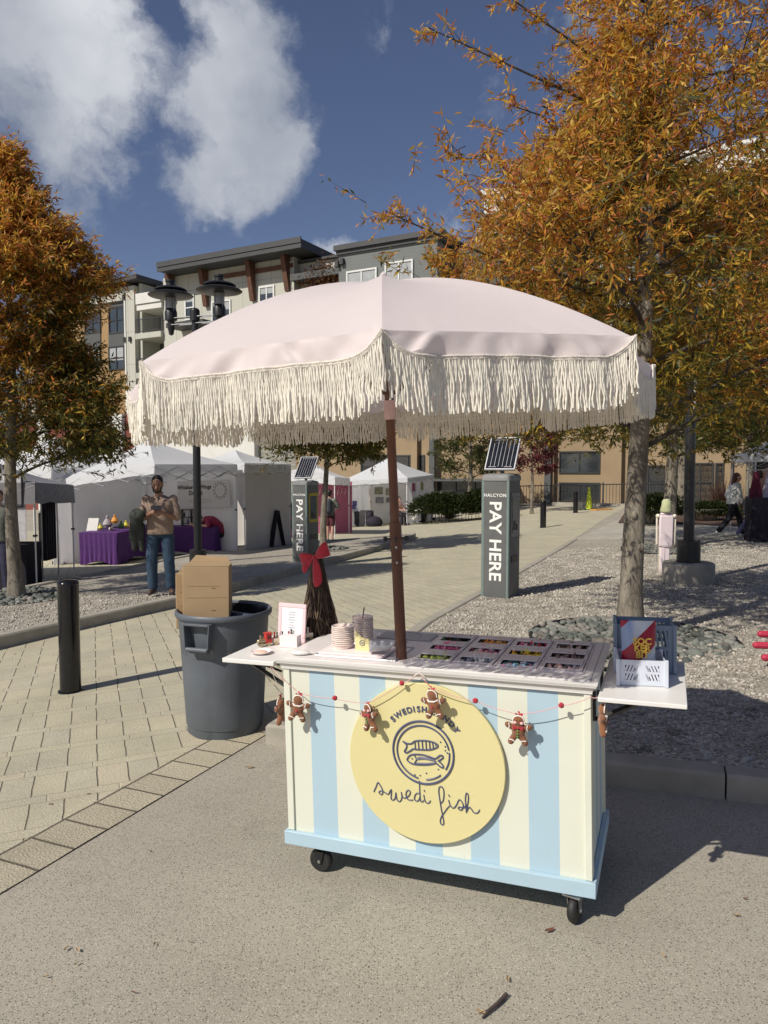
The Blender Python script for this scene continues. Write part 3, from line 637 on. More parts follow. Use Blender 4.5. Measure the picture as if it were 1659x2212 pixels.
def stripe_mat():
    m, n, l, p = new_mat('blue_cream_stripes'); p.inputs['Roughness'].default_value = .5
    tc = nd(n, 'ShaderNodeTexCoord'); sp = nd(n, 'ShaderNodeSeparateXYZ'); l.new(tc.outputs['Object'], sp.inputs[0])
    sn = nd(n, 'ShaderNodeSeparateXYZ'); l.new(tc.outputs['Normal'], sn.inputs[0])
    ab = nd(n, 'ShaderNodeMath', operation='ABSOLUTE'); l.new(sn.outputs[0], ab.inputs[0])
    gt = nd(n, 'ShaderNodeMath', operation='GREATER_THAN'); gt.inputs[1].default_value = .5; l.new(ab.outputs[0], gt.inputs[0])
    a = nd(n, 'ShaderNodeMath', operation='MULTIPLY'); a.inputs[1].default_value = 11 / W_; l.new(sp.outputs[0], a.inputs[0])
    b = nd(n, 'ShaderNodeMath', operation='MULTIPLY'); b.inputs[1].default_value = 7 / D_; l.new(sp.outputs[1], b.inputs[0])
    mx = nd(n, 'ShaderNodeMix', data_type='FLOAT'); l.new(gt.outputs[0], mx.inputs[0]); l.new(a.outputs[0], mx.inputs[2]); l.new(b.outputs[0], mx.inputs[3])
    md = nd(n, 'ShaderNodeMath', operation='MODULO'); md.inputs[1].default_value = 2; l.new(mx.outputs[0], md.inputs[0])
    g2 = nd(n, 'ShaderNodeMath', operation='GREATER_THAN'); g2.inputs[1].default_value = 1; l.new(md.outputs[0], g2.inputs[0])
    nz = nd(n, 'ShaderNodeTexNoise'); nz.inputs['Scale'].default_value = 3; nz.inputs['Detail'].default_value = 6; l.new(tc.outputs['Object'], nz.inputs['Vector'])
    c = nd(n, 'ShaderNodeMixRGB'); c.inputs[1].default_value = (.69, .71, .60, 1); c.inputs[2].default_value = (.41, .56, .65, 1); l.new(g2.outputs[0], c.inputs[0])
    mr = nd(n, 'ShaderNodeMapRange'); mr.inputs['To Min'].default_value = .94; mr.inputs['To Max'].default_value = 1.03; l.new(nz.outputs['Fac'], mr.inputs['Value'])
    c2 = nd(n, 'ShaderNodeMixRGB', blend_type='MULTIPLY'); c2.inputs[0].default_value = 1; l.new(c.outputs[0], c2.inputs[1]); l.new(mr.outputs[0], c2.inputs[2])
    n7 = nd(n, 'ShaderNodeTexNoise'); n7.inputs['Scale'].default_value = 34; n7.inputs['Detail'].default_value = 8; n7.inputs['Roughness'].default_value = .7; l.new(tc.outputs['Object'], n7.inputs['Vector'])
    zf_ = nd(n, 'ShaderNodeMapRange'); zf_.inputs['From Min'].default_value = .45; zf_.inputs['From Max'].default_value = .05; zf_.inputs['To Min'].default_value = -.05; zf_.inputs['To Max'].default_value = .10; l.new(sp.outputs[2], zf_.inputs['Value'])
    ad_ = nd(n, 'ShaderNodeMath', operation='ADD'); l.new(n7.outputs['Fac'], ad_.inputs[0]); l.new(zf_.outputs[0], ad_.inputs[1])
    sc_ = nd(n, 'ShaderNodeMapRange'); sc_.inputs['From Min'].default_value = .70; sc_.inputs['From Max'].default_value = .80; sc_.inputs['To Max'].default_value = .45; l.new(ad_.outputs[0], sc_.inputs['Value'])
    c3 = nd(n, 'ShaderNodeMixRGB'); c3.inputs[2].default_value = (.30, .27, .22, 1); l.new(sc_.outputs[0], c3.inputs[0]); l.new(c2.outputs[0], c3.inputs[1]); l.new(c3.outputs[0], p.inputs['Base Color'])
    b_ = nd(n, 'ShaderNodeBump'); b_.inputs['Strength'].default_value = .06; b_.inputs['Distance'].default_value = .01
    n5 = nd(n, 'ShaderNodeTexNoise'); n5.inputs['Scale'].default_value = 25; l.new(tc.outputs['Object'], n5.inputs['Vector'])
    l.new(n5.outputs['Fac'], b_.inputs['Height']); l.new(b_.outputs[0], p.inputs['Normal'])
    return m
M['stripe'] = stripe_mat()
def cart():
    t = thing('candy_cart', 'blue and cream striped candy cart on casters with a round yellow fish sign', 'market cart', CM)
    b = MB(); b.box2((.006, .006, .0), (W_ - .006, D_ - .006, H1)); b.build('cabinet', M['stripe'], t, smooth=False)
    for q0_, q1_ in (((-.004, -.004, .062), (.026, .012, H1 - .001)), ((W_ - .022, -.004, .062), (W_ + .004, .012, H1 - .001)), ((W_ - .012, .013, .062), (W_ + .006, .045, H1 - .001)), ((W_ - .012, D_ - .03, .062), (W_ + .004, D_, H1 - .001)), ((-.006, .013, .062), (.012, .045, H1 - .001))):
        b = MB(); b.box2(q0_, q1_); b.build('corner_trim', M['cream'], t, smooth=False, bevel=.002)
    b = MB(); o = .018
    b.box2((-o, -o, 0), (W_ + o, .005, .060)); b.box2((-o, D_ - .005, 0), (W_ + o, D_ + o, .060))
    b.box2((-o, .005, 0), (.005, D_ - .005, .060)); b.box2((W_ - .005, .005, 0), (W_ + o, D_ - .005, .060)); b.box2((-.0, .0055, -.004), (W_, D_ - .0055, .01))
    b.build('base_trim', M['blue'], t, bevel=.003)
    # moulded edge round the top: a profile carried round four mitred corners
    prof = [(.004, .790), (.010, .790), (.010, .797), (.014, .806), (.017, .812), (.024, .815), (.026, .819), (.026, .823), (.031, .828), (.031, .8345), (.002, .8345)]
    b = MB(); vs = []; k = len(prof)
    for sx, sy in ((0, 0), (1, 0), (1, 1), (0, 1)):
        for q, z in prof: vs.append(((W_ + q) if sx else -q, (D_ + q) if sy else -q, z))
    fs = [(c * k + i, c * k + (i + 1) % k, ((c + 1) % 4) * k + (i + 1) % k, ((c + 1) % 4) * k + i) for c in range(4) for i in range(k)]
    b.add(vs, fs); b.build('edge_moulding', M['white'], t, ang=50)
    # counter with the opening for the pans
    X0, X1, Y0, Y1 = .556, 1.268, .095, .595
    b = MB(); z0, z1 = .812, .838
    b.box2((-.001, -.001, z0), (X0, D_ + .001, z1)); b.box2((X1, -.001, z0), (W_ + .001, D_ + .001, z1))
    b.box2((X0, -.001, z0), (X1, Y0, z1)); b.box2((X0, Y1, z0), (X1, D_ + .001, z1))
    b.build('countertop', M['top'], t, smooth=False)
    b = MB()
    for i in range(5): x = X0 + .001 + (X1 - X0 - .002) * i / 4; b.box2((x - .004, Y0, .834), (x + .004, Y1, .841))
    for j in range(4):
        y = Y0 + (Y1 - Y0) * j / 3
        for i in range(4): b.box2((X0 + .006 + (X1 - X0) * i / 4, y - .004, .834), (X0 - .004 + (X1 - X0) * (i + 1) / 4, y + .004, .8405))
    b.build('pan_rail', M['lid0'], t, smooth=False)
    # sunken steel tray under the cups, its rim lies on the counter
    b = MB(); x0, x1, y0, y1 = .125, .50, .055, .30
    for a_, c_ in (((x0, y0), (x1, y0)), ((x1, y0), (x1, y1)), ((x1, y1), (x0, y1)), ((x0, y1), (x0, y0))): b.tube([(a_[0], a_[1], .841), (c_[0], c_[1], .841)], .0035, 6)
    b.build('tray_rim', M['silver'], t)
    b = MB(); b.box((.40, .50, .8425), (.27, .13, .007)); b.tube([(.33, .50, .848), (.34, .50, .862), (.46, .50, .862), (.47, .50, .848)], .004, 6)
    b.build('tray_lid', M['silver'], t, bevel=.003)
    # folding leaves and their black brackets
    for side in (0, 1):
        if side: b = MB(); b.box2((W_ + .036, -.085, .786), (W_ + .338, .515, .803))
        else: b = MB(); b.box2((-.30, -.03, .800), (-.036, .46, .820))
        lf = b.build('fold_leaf', M['white'], t, bevel=.003)
        s = 1 if side else -1; ox = W_ if side else 0; zt = .786 if side else .799
        for y in (.06, .40):
            b = MB(); b.box((ox + s * .010, y, zt - .062), (.012, .026, .11)); b.box((ox + s * .13, y, zt - .009), (.22, .03, .012))
            p0, p1 = Vector((ox + s * .018, y, zt - .115)), Vector((ox + s * .215, y, zt - .012)); b.tube([p0, p1], .011, 4)
            b.tube([p0 + Vector((s * .03, 0, .07)), p1 - Vector((s * .08, 0, .01))], .006, 4)
            b.build('bracket', M['black'], t, smooth=False)
    # casters
    for i, (x, y) in enumerate(((.135, .035), (1.235, .02), (.11, .55), (1.22, .56))):
        turned = (i == 1)
        Mx = Matrix.Translation((x, y, -.0715)) @ Matrix.Rotation(R(76) if turned else R(0), 4, 'Z')
        b = MB(); b.M = Mx
        b.box((0, 0, .066), (.085, .07, .006)); b.cap((0, 0, .045), (0, 0, .062), .018, .022, 10)
        for s in (-1, 1):
            b.slab([(-.022, s * .021, .045), (.022, s * .021, .045), (.010, s * .021, -.008), (-.010, s * .021, -.008)], .003, (0, s, 0))
        c = b.build('caster', M['black'] if not turned else M['steel'], t, ang=30)
        b = MB(); b.M = Mx @ Matrix.Rotation(R(90), 4, 'X')
        pr = [(.012, -.0165), (.044, -.0165), (.050, -.012), (.0525, -.005), (.0525, .005), (.050, .012), (.044, .0165), (.012, .0165)]
        b.lathe(pr, 28); b.build('wheel', M['rubber'], c)
        b = MB(); b.M = Mx @ Matrix.Rotation(R(90), 4, 'X'); b.lathe([(.0, -.027), (.007, -.027), (.008, -.022), (.008, .022), (.007, .027), (0, .027)], 12); b.build('axle_bolt', M['steel'], c)
    # round sign
    cx, cz, r = .645, .445, .332; MF = Matrix.Rotation(R(90), 4, 'X')
    b = MB(); b.M = Matrix.Translation((cx, .0, cz)) @ MF
    b.lathe([(0, .0), (r, .0), (r + .001, .002), (r + .001, .016), (r - .001, .018), (0, .018)], 96)
    sg = b.build('round_sign', M['yellow'], t)
    YS = -.0185
    def stroke(pts, rad, closed=False, smooth=True, depth=.006):
        P = [Vector((p[0], 0, p[1])) for p in pts]
        if smooth and len(P) > 2:
            Q = []; n_ = len(P); rng = range(n_ if closed else n_ - 1)
            for i in rng:
                p0, p1, p2, p3 = (P[(i - 1) % n_] if closed or i > 0 else P[i]), P[i], P[(i + 1) % n_], (P[(i + 2) % n_] if closed or i + 2 < n_ else P[(i + 1) % n_])
                for k_ in range(4):
                    u = k_ / 4; Q.append(.5 * ((2 * p1) + (p2 - p0) * u + (2 * p0 - 5 * p1 + 4 * p2 - p3) * u * u + (3 * p1 - p0 - 3 * p2 + p3) * u ** 3))
            if not closed: Q.append(P[-1])
            P = Q
        for p in P: p.y = YS - depth * .3
        return P, rad, closed
    def put(mb, st): P, rad, cl = st; mb.tube(P, rad, 6, closed=cl, cap=True)
    b = MB(); rc = (.640, .492)
    put(b, stroke([(rc[0] + .1295 * math.cos(a), rc[1] + .1300 * math.sin(a)) for a in [2 * PI * i / 60 for i in range(60)]], .0043, True, False))
    put(b, stroke([(rc[0] + .112 * math.cos(a), rc[1] + .112 * math.sin(a)) for a in [R(12 + 246 * i / 50) for i in range(51)]], .0035, False, False))
    put(b, stroke([(rc[0] + .112 * math.cos(a), rc[1] + .112 * math.sin(a)) for a in [R(-32 + 38 * i / 10) for i in range(11)]], .0032, False, False))
    put(b, stroke([(rc[0] + .112 * math.cos(a), rc[1] + .112 * math.sin(a)) for a in [R(-84 + 35 * i / 10) for i in range(11)]], .0032, False, False))
    b.build('ring_emblem', M['navy'], sg)
    b = MB()
    for k_, pts in FISH.items():
        if k_ == 'dots':
            for p in pts: b.ell((p[0], YS, p[1]), (.0042, .0025, .0036), 8, 4)
        else: put(b, stroke(pts, .0032 if k_[0] == 'o' else .0026, k_[0] == 'o'))
    b.build('fish_emblem', M['navy'], sg)
    b = MB()
    for k_, pts in SCRIPT.items(): put(b, stroke(pts, .0024))
    b.build('script_lettering', M['navy'], sg)
    angs = [135, 125, 115.5, 107.5, 101, 94.8, 87, None, 76, 66, 56, 46.5, 37.3]
    for ch, a in zip('SWEDISH CANDY', angs):
        if a is None: continue
        ar = R(a); x, z = rc[0] + .179 * math.cos(ar), rc[1] + .179 * math.sin(ar)
        lettering(ch, .034, M['navy'], sg, Matrix.Translation((x, YS - .002, z)) @ Matrix.Rotation(R(90) - ar, 4, 'Y') @ MF, 'letter', .002, .0006)
    return t
cart()
# ------------------------------------------------------------------ pans of candy
X0, X1, Y0, Y1 = .556, 1.268, .095, .595
def clear_mat():
    m, n, l, p = new_mat('clear_plastic'); p.inputs['Base Color'].default_value = (.80, .76, .78, 1); p.inputs['Roughness'].default_value = .12
    p.inputs['IOR'].default_value = 1.35; p.inputs['Alpha'].default_value = .38; return m
M['clear'] = clear_mat()
M['pan'] = mat('clear_pan_plastic', (.60, .55, .56), .15, var=.04)
M['lid'] = mat('smoky_lid_plastic', (.72, .66, .66), .12, var=.04)
CAND = {'pink': [(.75, .12, .25), (.85, .35, .42)], 'dark': [(.03, .05, .04), (.07, .12, .05), (.10, .04, .02)], 'orange': [(.80, .30, .04), (.75, .42, .10)],
        'redw': [(.6, .03, .05), (.85, .78, .72), (.75, .15, .2)], 'choc': [(.10, .04, .025), (.35, .22, .15), (.6, .5, .45)], 'yellow': [(.85, .62, .05), (.70, .72, .08), (.8, .4, .03)],
        'brown': [(.24, .13, .10), (.32, .20, .16)], 'green': [(.55, .66, .12), (.72, .74, .35)], 'white': [(.78, .74, .68), (.55, .60, .66), (.80, .78, .76)],
        'pastel': [(.85, .35, .45), (.30, .52, .66), (.15, .5, .35), (.8, .78, .8)], 'peach': [(.80, .55, .42), (.85, .72, .66), (.75, .45, .40)], 'mix': [(.70, .55, .45), (.8, .25, .3), (.8, .7, .6)]}
rows = [['green', 'white', 'pastel', 'peach'], ['pink', 'mix', 'yellow', 'brown'], ['dark', 'orange', 'redw', 'choc']]
cname = {'green': 'lime green', 'white': 'white and pale blue', 'pastel': 'pink, blue and green pastel', 'peach': 'peach and cream', 'pink': 'bright pink', 'mix': 'beige and rosy red',
         'yellow': 'yellow', 'brown': 'dull brown', 'dark': 'black and dark green', 'orange': 'orange', 'redw': 'red and white', 'choc': 'chocolate and cream'}
cmat = {}
def candy_mat(c):
    k = tuple(c)
    if k not in cmat: cmat[k] = mat('candy_gum', c, .35, var=.15, scale=80, bump=.2, bscale=300)
    return cmat[k]
cw, ch = (X1 - X0) / 4, (Y1 - Y0) / 3
pan0 = None
rr = random.Random(4)
for j in range(3):
    for i in range(4):
        key = rows[j][i]; cx, cy = X0 + cw * (i + .5), Y0 + ch * (j + .5)
        Mx = CM @ TR(cx, cy, .8425); lab = 'clear candy pan with half lid holding %s candy' % cname[key]
        if pan0 is None:
            pan0 = thing('candy_pan', lab, 'food pan', Mx, 'candy pans set into the cart top')
            a, c = cw / 2 - .007, ch / 2 - .007; b = MB()
            b.box2((-a, -c, -.075), (a, c, -.072))
            b.box2((-a, -c, -.072), (-a + .003, c, .0)); b.box2((a - .003, -c, -.072), (a, c, .0)); b.box2((-a + .003, -c, -.072), (a - .003, -c + .003, .0)); b.box2((-a + .003, c - .003, -.072), (a - .003, c, .0))
            b.build('pan', M['pan'], pan0, smooth=False)
            b = MB(); w = .014
            b.box2((-a, -c, .0005), (a, -c + w, .0035)); b.box2((-a, c - w, .0005), (a, c, .0035)); b.box2((-a, -c + w, .0005), (-a + w, c - w, .0035)); b.box2((a - w, -c + w, .0005), (a, c - w, .0035))
            b.build('rim', M['lid'], pan0, bevel=.001)
            b = MB(); b.box2((-a + .008, c * .02, .0040), (a - .008, c - .006, .0075)); b.tube([(-a + .012, c * .02, .006), (a - .012, c * .02, .006)], .003, 6)
            b.build('lid', M['lid'], pan0, bevel=.0015)
        else: dup(pan0, Mx, lab)
        cols = CAND[key]; b = MB(); ms = [candy_mat(q) for q in cols]
        for k in range(105):
            b.m = rr.randrange(len(ms)); x, y = rr.uniform(-cw / 2 + .02, cw / 2 - .02), rr.uniform(-ch / 2 + .018, ch / 2 - .018)
            z = -.042 + .040 * rr.random() + .006 * math.cos(x * 30)
            q = Euler((rr.uniform(0, 3), rr.uniform(0, 3), rr.uniform(0, 3))).to_matrix()
            b.ell((x, y - .006, z), (rr.uniform(.009, .016), rr.uniform(.006, .010), rr.uniform(.005, .008)), 7, 5, q)
        ob = b.build('candy_pieces', ms, None); ob.matrix_world = Mx
        tag(ob, '%s candy pieces heaped in a pan of the cart' % cname[key], 'candy', 'heaps of candy in the pans', 'stuff')
# ------------------------------------------------------------------ paper cups, their box, the card and scoop
M['cup'] = mat('pale_pink_paper', (.80, .71, .64), .6, var=.04)
M['cupd'] = mat('pink_stripe_print', (.72, .56, .50), .6)
cup0 = None
def cup_stack(x, y, n, which, z0=.856):
    global cup0
    for i in range(n):
        Mx = CM @ TR(x + rr.uniform(-.0012, .0012), y + rr.uniform(-.0012, .0012), z0 + .0086 * i, rr.uniform(0, 6))
        lab = ('pale paper bowl nested in the %s stack, %s' % (which, 'at the very bottom' if i == 0 else ('topmost and empty' if i == n - 1 else 'in the middle of the pile')))
        if cup0 is None:
            cup0 = thing('paper_bowl', lab, 'paper bowl', Mx, 'stacked paper bowls')
            b = MB(); b.lathe([(.040, 0), (.0475, .016), (.0505, .0175), (.0512, .0200), (.0490, .0215), (.0462, .0190), (.0385, .003), (0, .003)], 28); b.build('bowl_wall', M['cup'], cup0)
            b = MB(); b.lathe([(.0448, .0095), (.0474, .0150), (.0469, .0151), (.0443, .0096)], 28); b.build('printed_band', M['cupd'], cup0)
        else: dup(cup0, Mx, lab)
cup_stack(.212, .165, 10, 'front'); cup_stack(.236, .335, 13, 'rear', .840)
b = MB(); b.box2((.135, .065, .8415), (.44, .245, .8545)); o = b.build('pink_box_tray', M['palepink'], None, bevel=.002); o.matrix_world = CM
tag(o, 'flat pale pink box lying under the front stack of paper bowls', 'box')
tc_ = thing('table_card', 'small yellow card with a peaked top and round emblem, right of the bowls', 'table card', CM @ TR(.318, .135, .855, R(-4)))
b = MB(); b.slab([(-.036, 0, 0), (.036, 0, 0), (.036, 0, .052), (.0, 0, .058), (-.036, 0, .088)], .003, (0, 1, 0)); b.build('card', M['yellow'], tc_, smooth=False)
b = MB(); b.tube([(.012 * math.cos(a), -.0015, .034 + .012 * math.sin(a)) for a in [2 * PI * i / 18 for i in range(18)]], .0012, 5, closed=True); b.tube([(-.006, -.0015, .036), (.007, -.0015, .036)], .0012, 5); b.tube([(-.006, -.0015, .031), (.007, -.0015, .031)], .0012, 5); b.build('emblem', M['navy'], tc_)
sc_ = thing('candy_scoop', 'clear rounded candy scoop lying by the umbrella pole', 'scoop', CM @ TR(.425, .115, .857, R(20)))
M['scoop'] = mat('frosted_plastic', (.50, .50, .52), .2, var=.05)
b = MB()
vs = []; fs = []; nu, nv = 10, 12
for i in range(nu + 1):
    for j in range(nv + 1):
        u = i / nu; a = PI * (j / nv); rad = .043 * (1 - .25 * u); vs.append((-.06 + .11 * u, rad * math.cos(a), .045 - rad * math.sin(a) * (.95 if u < .9 else .5)))
for i in range(nu):
    for j in range(nv): a = i * (nv + 1) + j; fs.append((a, a + 1, a + nv + 2, a + nv + 1))
b.add(vs, fs); b.build('bowl', M['scoop'], sc_, mods=lambda o: setattr(o.modifiers.new('s', 'SOLIDIFY'), 'thickness', .002))
b = MB(); b.cap((.048, 0, .036), (.10, .0, .045), .009, .007); b.build('handle', M['scoop'], sc_)
# tongs / straw sticking out of rear stack
b = MB(); b.cap((.236, .335, .95), (.247, .335, 1.005), .0028, .0028, 6); o = b.build('drinking_straw', M['black'], None); o.matrix_world = CM
tag(o, 'short black straw sticking out of the rear stack of paper bowls', 'straw')
b = MB(); b.ell((.055, .05, .849), (.045, .022, .011), 16, 8, Matrix.Rotation(R(14), 3, 'Z')); b.cap((.09, .058, .849), (.135, .085, .847), .005, .003, 6); o = b.build('white_scoop', M['white'], None, mods=None); o.matrix_world = CM
tag(o, 'small white plastic spoon scoop at the left front of the counter', 'scoop')
# ------------------------------------------------------------------ things on the left leaf
LZ = .821
pl = thing('dish', 'shallow pale pink dish at the front of the left leaf', 'dish', CM @ TR(-.165, .085, LZ))
b = MB(); b.lathe([(.0, 0), (.024, 0), (.044, .007), (.049, .013), (.0475, .0135), (.042, .009), (.022, .004), (0, .004)], 28); b.build('dish_bowl', M['palepink'], pl)
b = MB(); b.lathe([(.0, .0045), (.030, .0045), (.024, .0105), (0, .014)], 16); b.build('pressed_candy', mat('peach_candy', (.80, .55, .42), .6), pl)
fr = thing('picture_frame', 'pink standing frame with a printed menu sheet on the left leaf', 'picture frame', CM @ Matrix.Translation((-.145, .33, LZ)) @ Matrix.Rotation(R(-8), 4, 'Z') @ Matrix.Rotation(R(-7), 4, 'X'))
b = MB(); w, h, t = .082, .185, .020
b.box2((-w, 0, 0), (w, .010, t)); b.box2((-w, 0, h - t), (w, .010, h)); b.box2((-w, 0, t), (-w + t, .010, h - t)); b.box2((w - t, 0, t), (w, .010, h - t)); b.build('frame', M['pink'], fr, bevel=.003)
b = MB(); b.box2((-w + t, .003, t), (w - t, .008, h - t)); sh = b.build('menu_sheet', mat('white_paper', (.72, .74, .78), .5, var=.02), fr, smooth=False)
b = MB()
for i in range(9): zz = h - t - .022 - i * .0125; ww = rr.uniform(.02, .045); b.box((0, .002, zz), (ww, .0012, .0022))
b.build('printed_lines', mat('grey_print', (.35, .33, .38), .6), sh, smooth=False)
b = MB(); b.slab([(-.02, .011, .15), (.02, .011, .15), (.03, .075, .004), (-.03, .075, .004)], .002, (0, 1, 0)); b.build('easel_back', M['palepink'], fr, smooth=False)
bx = thing('card_box', 'small pale pink box in front of the pink frame', 'box', CM @ TR(-.095, .215, LZ, R(4)))
b = MB(); b.box2((-.045, 0, 0), (.045, .05, .055)); b.build('box_body', M['palepink'], bx, bevel=.002)
tr = thing('toy_train', 'little silver toy train with a red cab and cream wagons on the left leaf', 'toy train', CM @ TR(-.225, .215, LZ, R(52)))
M['gold'] = mat('brushed_gilt', (.45, .38, .24), .3, .8)
for k in range(4):
    x0 = k * .074
    b = MB()
    if k == 0:
        b.box2((-.03, -.014, .008), (.032, .014, .014)); b.cap((-.026, 0, .026), (.005, 0, .026), .011, .011, 12); b.cap((-.018, 0, .034), (-.018, 0, .050), .003, .005, 8); b.cap((-.005, 0, .034), (-.005, 0, .043), .004, .003, 8)
        c = b.build('engine', M['gold'], tr)
        b = MB(); b.box2((.006, -.015, .014), (.034, .015, .058)); b.box2((.003, -.019, .058), (.037, .019, .063)); b.build('red_cab', mat('red_enamel', (.5, .02, .015), .3), c, bevel=.001)
        b = MB(); b.box2((.013, -.0165, .034), (.021, -.0145, .048)); b.box2((.024, -.0165, .034), (.030, -.0145, .048)); b.build('cab_window', M['black'], c, smooth=False)
    else:
        b.box2((x0 - .030, -.014, .012), (x0 + .030, .014, .033)); c = b.build('wagon', mat('cream_enamel', (.72, .66, .52), .4), tr, bevel=.002)
        for q in range(4):
            b = MB(); xx = x0 - .02 + q * .0135; hh = rr.uniform(.012, .022)
            b.cap((xx, 0, .034), (xx, 0, .034 + hh), .006, .003, 8); b.ell((xx, 0, .038 + hh), (.005, .005, .005), 8, 6)
            b.build('figure', [mat('tiny_red', (.35, .02, .02), .5), mat('tiny_green', (.05, .08, .04), .5), M['white'], mat('tiny_brown', (.12, .05, .03), .5)][q], c)
    b = MB()
    for q in (-.019, .019):
        for s in (-.015, .015): b.tube([(x0 + q, s - .0015, .009), (x0 + q, s + .0015, .009)], .009, 14)
    b.build('wheels', M['gold'], c)
# twig cone with red ribbon bow
tw = thing('twig_cone', 'tall dark cone of woven twigs tied with a red bow, behind the left leaf', 'twig cone', CM @ TR(-.082, .52, .80))
M['twig'] = mat('dark_twig', (.045, .028, .018), .8, var=.5, scale=30, bump=.5, bscale=80)
M['twigl'] = mat('light_twig', (.16, .115, .07), .8, var=.3, scale=30)
b = MB(); rt = random.Random(9)
for i in range(150):
    a = rt.uniform(0, 2 * PI); da = rt.uniform(-1.3, 1.3); P = []; rb = .112 * rt.uniform(.72, 1.05); top = rt.uniform(.36, .44)
    for k in range(7):
        u = k / 6; r_ = rb * (1 - u) + .018 * u; an = a + da * u; P.append((r_ * math.cos(an) + rt.uniform(-.004, .004), r_ * math.sin(an) + rt.uniform(-.004, .004), top * u))
    b.m = 1 if rt.random() < .22 else 0; b.tube(P, rt.uniform(.0022, .0042), 5)
b.m = 0; b.lathe([(.088, .0), (.05, .20), (.014, .38), (0, .4)], 14)
b.build('twigs', [M['twig'], M['twigl']], tw)
def ribbon(P, w, m, parent, nm):
    b = MB(); vs = []; fs = []
    for p, q in P: vs += [p, q]
    for i in range(len(P) - 1): fs.append((2 * i, 2 * i + 1, 2 * i + 3, 2 * i + 2))
    b.add(vs, fs)
    def md(o): s = o.modifiers.new('sub', 'SUBSURF'); s.levels = 2; s.render_levels = 2; t = o.modifiers.new('sol', 'SOLIDIFY'); t.thickness = .0015
    return b.build(nm, m, parent, mods=md)
z = .415
bow = MB(); bow.ell((0, -.03, z), (.012, .012, .014), 12, 8); bw_ = bow.build('bow', M['red'], tw)
ribbon([((0, -.03, z + .01), (0, -.03, z - .01)), ((-.045, -.05, z + .028), (-.04, -.045, z - .035)), ((-.085, -.05, z + .02), (-.08, -.03, z - .045)), ((-.088, -.02, z + .005), (-.08, 0, z - .04)), ((-.04, -.01, z + .02), (-.04, -.01, z - .03)), ((0, -.03, z + .01), (0, -.03, z - .01))], 0, M['red'], bw_, 'bow_loop')
ribbon([((0, -.03, z + .012), (0, -.03, z - .008)), ((.035, -.05, z + .06), (.04, -.045, z - .005)), ((.065, -.045, z + .085), (.085, -.03, z + .01)), ((.07, -.01, z + .075), (.085, 0, z + .015)), ((.03, -.01, z + .04), (.03, -.01, z)), ((0, -.03, z + .01), (0, -.03, z - .01))], 0, M['red'], bw_, 'bow_loop')
ribbon([((-.006, -.034, z), (.012, -.034, z)), ((.0, -.06, z - .05), (.045, -.058, z - .04)), ((.012, -.078, z - .11), (.060, -.07, z - .10)), ((.022, -.092, z - .15), (.062, -.082, z - .125))], 0, M['red'], bw_, 'ribbon_tail')
ribbon([((-.012, -.032, z), (.004, -.034, z)), ((-.05, -.05, z - .03), (-.028, -.06, z - .055)), ((-.062, -.062, z - .05), (-.036, -.075, z - .085))], 0, M['red'], bw_, 'ribbon_tail')
# ------------------------------------------------------------------ crates and candy bag on the right leaf
RZ = .8035
M['crate'] = mat('pale_grey_plastic', (.58, .62, .70), .35, var=.04); M['crate2'] = mat('blue_grey_plastic', (.20, .27, .36), .4, var=.05)
def crate(nm, lab, Mx, w, d, h, m):
    t = thing(nm, lab, 'crate', Mx); b = MB(); b.box2((-w, -d, 0), (w, d, .004)); b.build('floor', m, t, bevel=.001)
    for i, (ax, L, off) in enumerate(((0, w, -d), (0, w, d), (1, d, -w), (1, d, w))):
        b = MB(); T = .004
        def bb(u0, u1, z0, z1, k=0):
            p, q = off - T / 2 + (0), off + T / 2
            if ax == 0: b.box2((u0, p, z0), (u1, q, z1))
            else: b.box2((p, u0, z0), (q, u1, z1))
        e = T / 2 if ax == 0 else -T / 2 - .0005
        bb(-L - e, L + e, .004, .022); bb(-L - e, L + e, h - .020, h); bb(-L - e, -L + .022, .022, h - .020); bb(L - .022, L + e, .022, h - .020); bb(-L * .30, L * .30, .022, h - .020)
        for s in (-1, 1):
            x0, x1 = sorted((s * L * .30, s * (L - .022)))
            bb(x0, x1, h * .48, h * .56)
            n_ = 3
            for q in range(n_ + 1):
                u = x0 + (x1 - x0) * q / n_; ww = .004
                for za, zb_ in ((.022, h * .48), (h * .56, h - .020)):
                    sh_ = s * -.010
                    pts = [(u - ww, za), (u + ww, za), (u + ww + sh_, zb_), (u - ww + sh_, zb_)]
                    if ax == 0: b.slab([(p[0], off - T / 2, p[1]) for p in pts], T, (0, 1, 0))
                    else: b.slab([(off - T / 2, p[0], p[1]) for p in pts], T, (1, 0, 0))
        b.build('side_wall', m, t, smooth=False)
    for s in (-1, 1):
        for r_ in (-1, 1): b = MB(); b.box2((s * (w + .004) - .007, r_ * (d + .004) - .007, 0), (s * (w + .004) + .007, r_ * (d + .004) + .007, h + .004)); b.build('corner_post', m, t, bevel=.002)
    return t
crate('plastic_crate', 'pale plastic crate with a candy bag at the front of the right leaf', CM @ TR(1.472, .185, RZ, R(7)), .083, .085, .100, M['crate'])
crate('plastic_crate', 'blue grey plastic crate behind the candy bag on the right leaf', CM @ TR(1.480, .375, RZ, R(5)), .108, .082, .195, M['crate2'])
bg_ = thing('candy_bag', 'red and pale blue chequered candy bag reading SOC KER BIT', 'candy bag', CM @ Matrix.Translation((1.468, .165, RZ + .010)) @ Matrix.Rotation(R(7), 4, 'Z') @ Matrix.Rotation(R(-6), 4, 'X'))
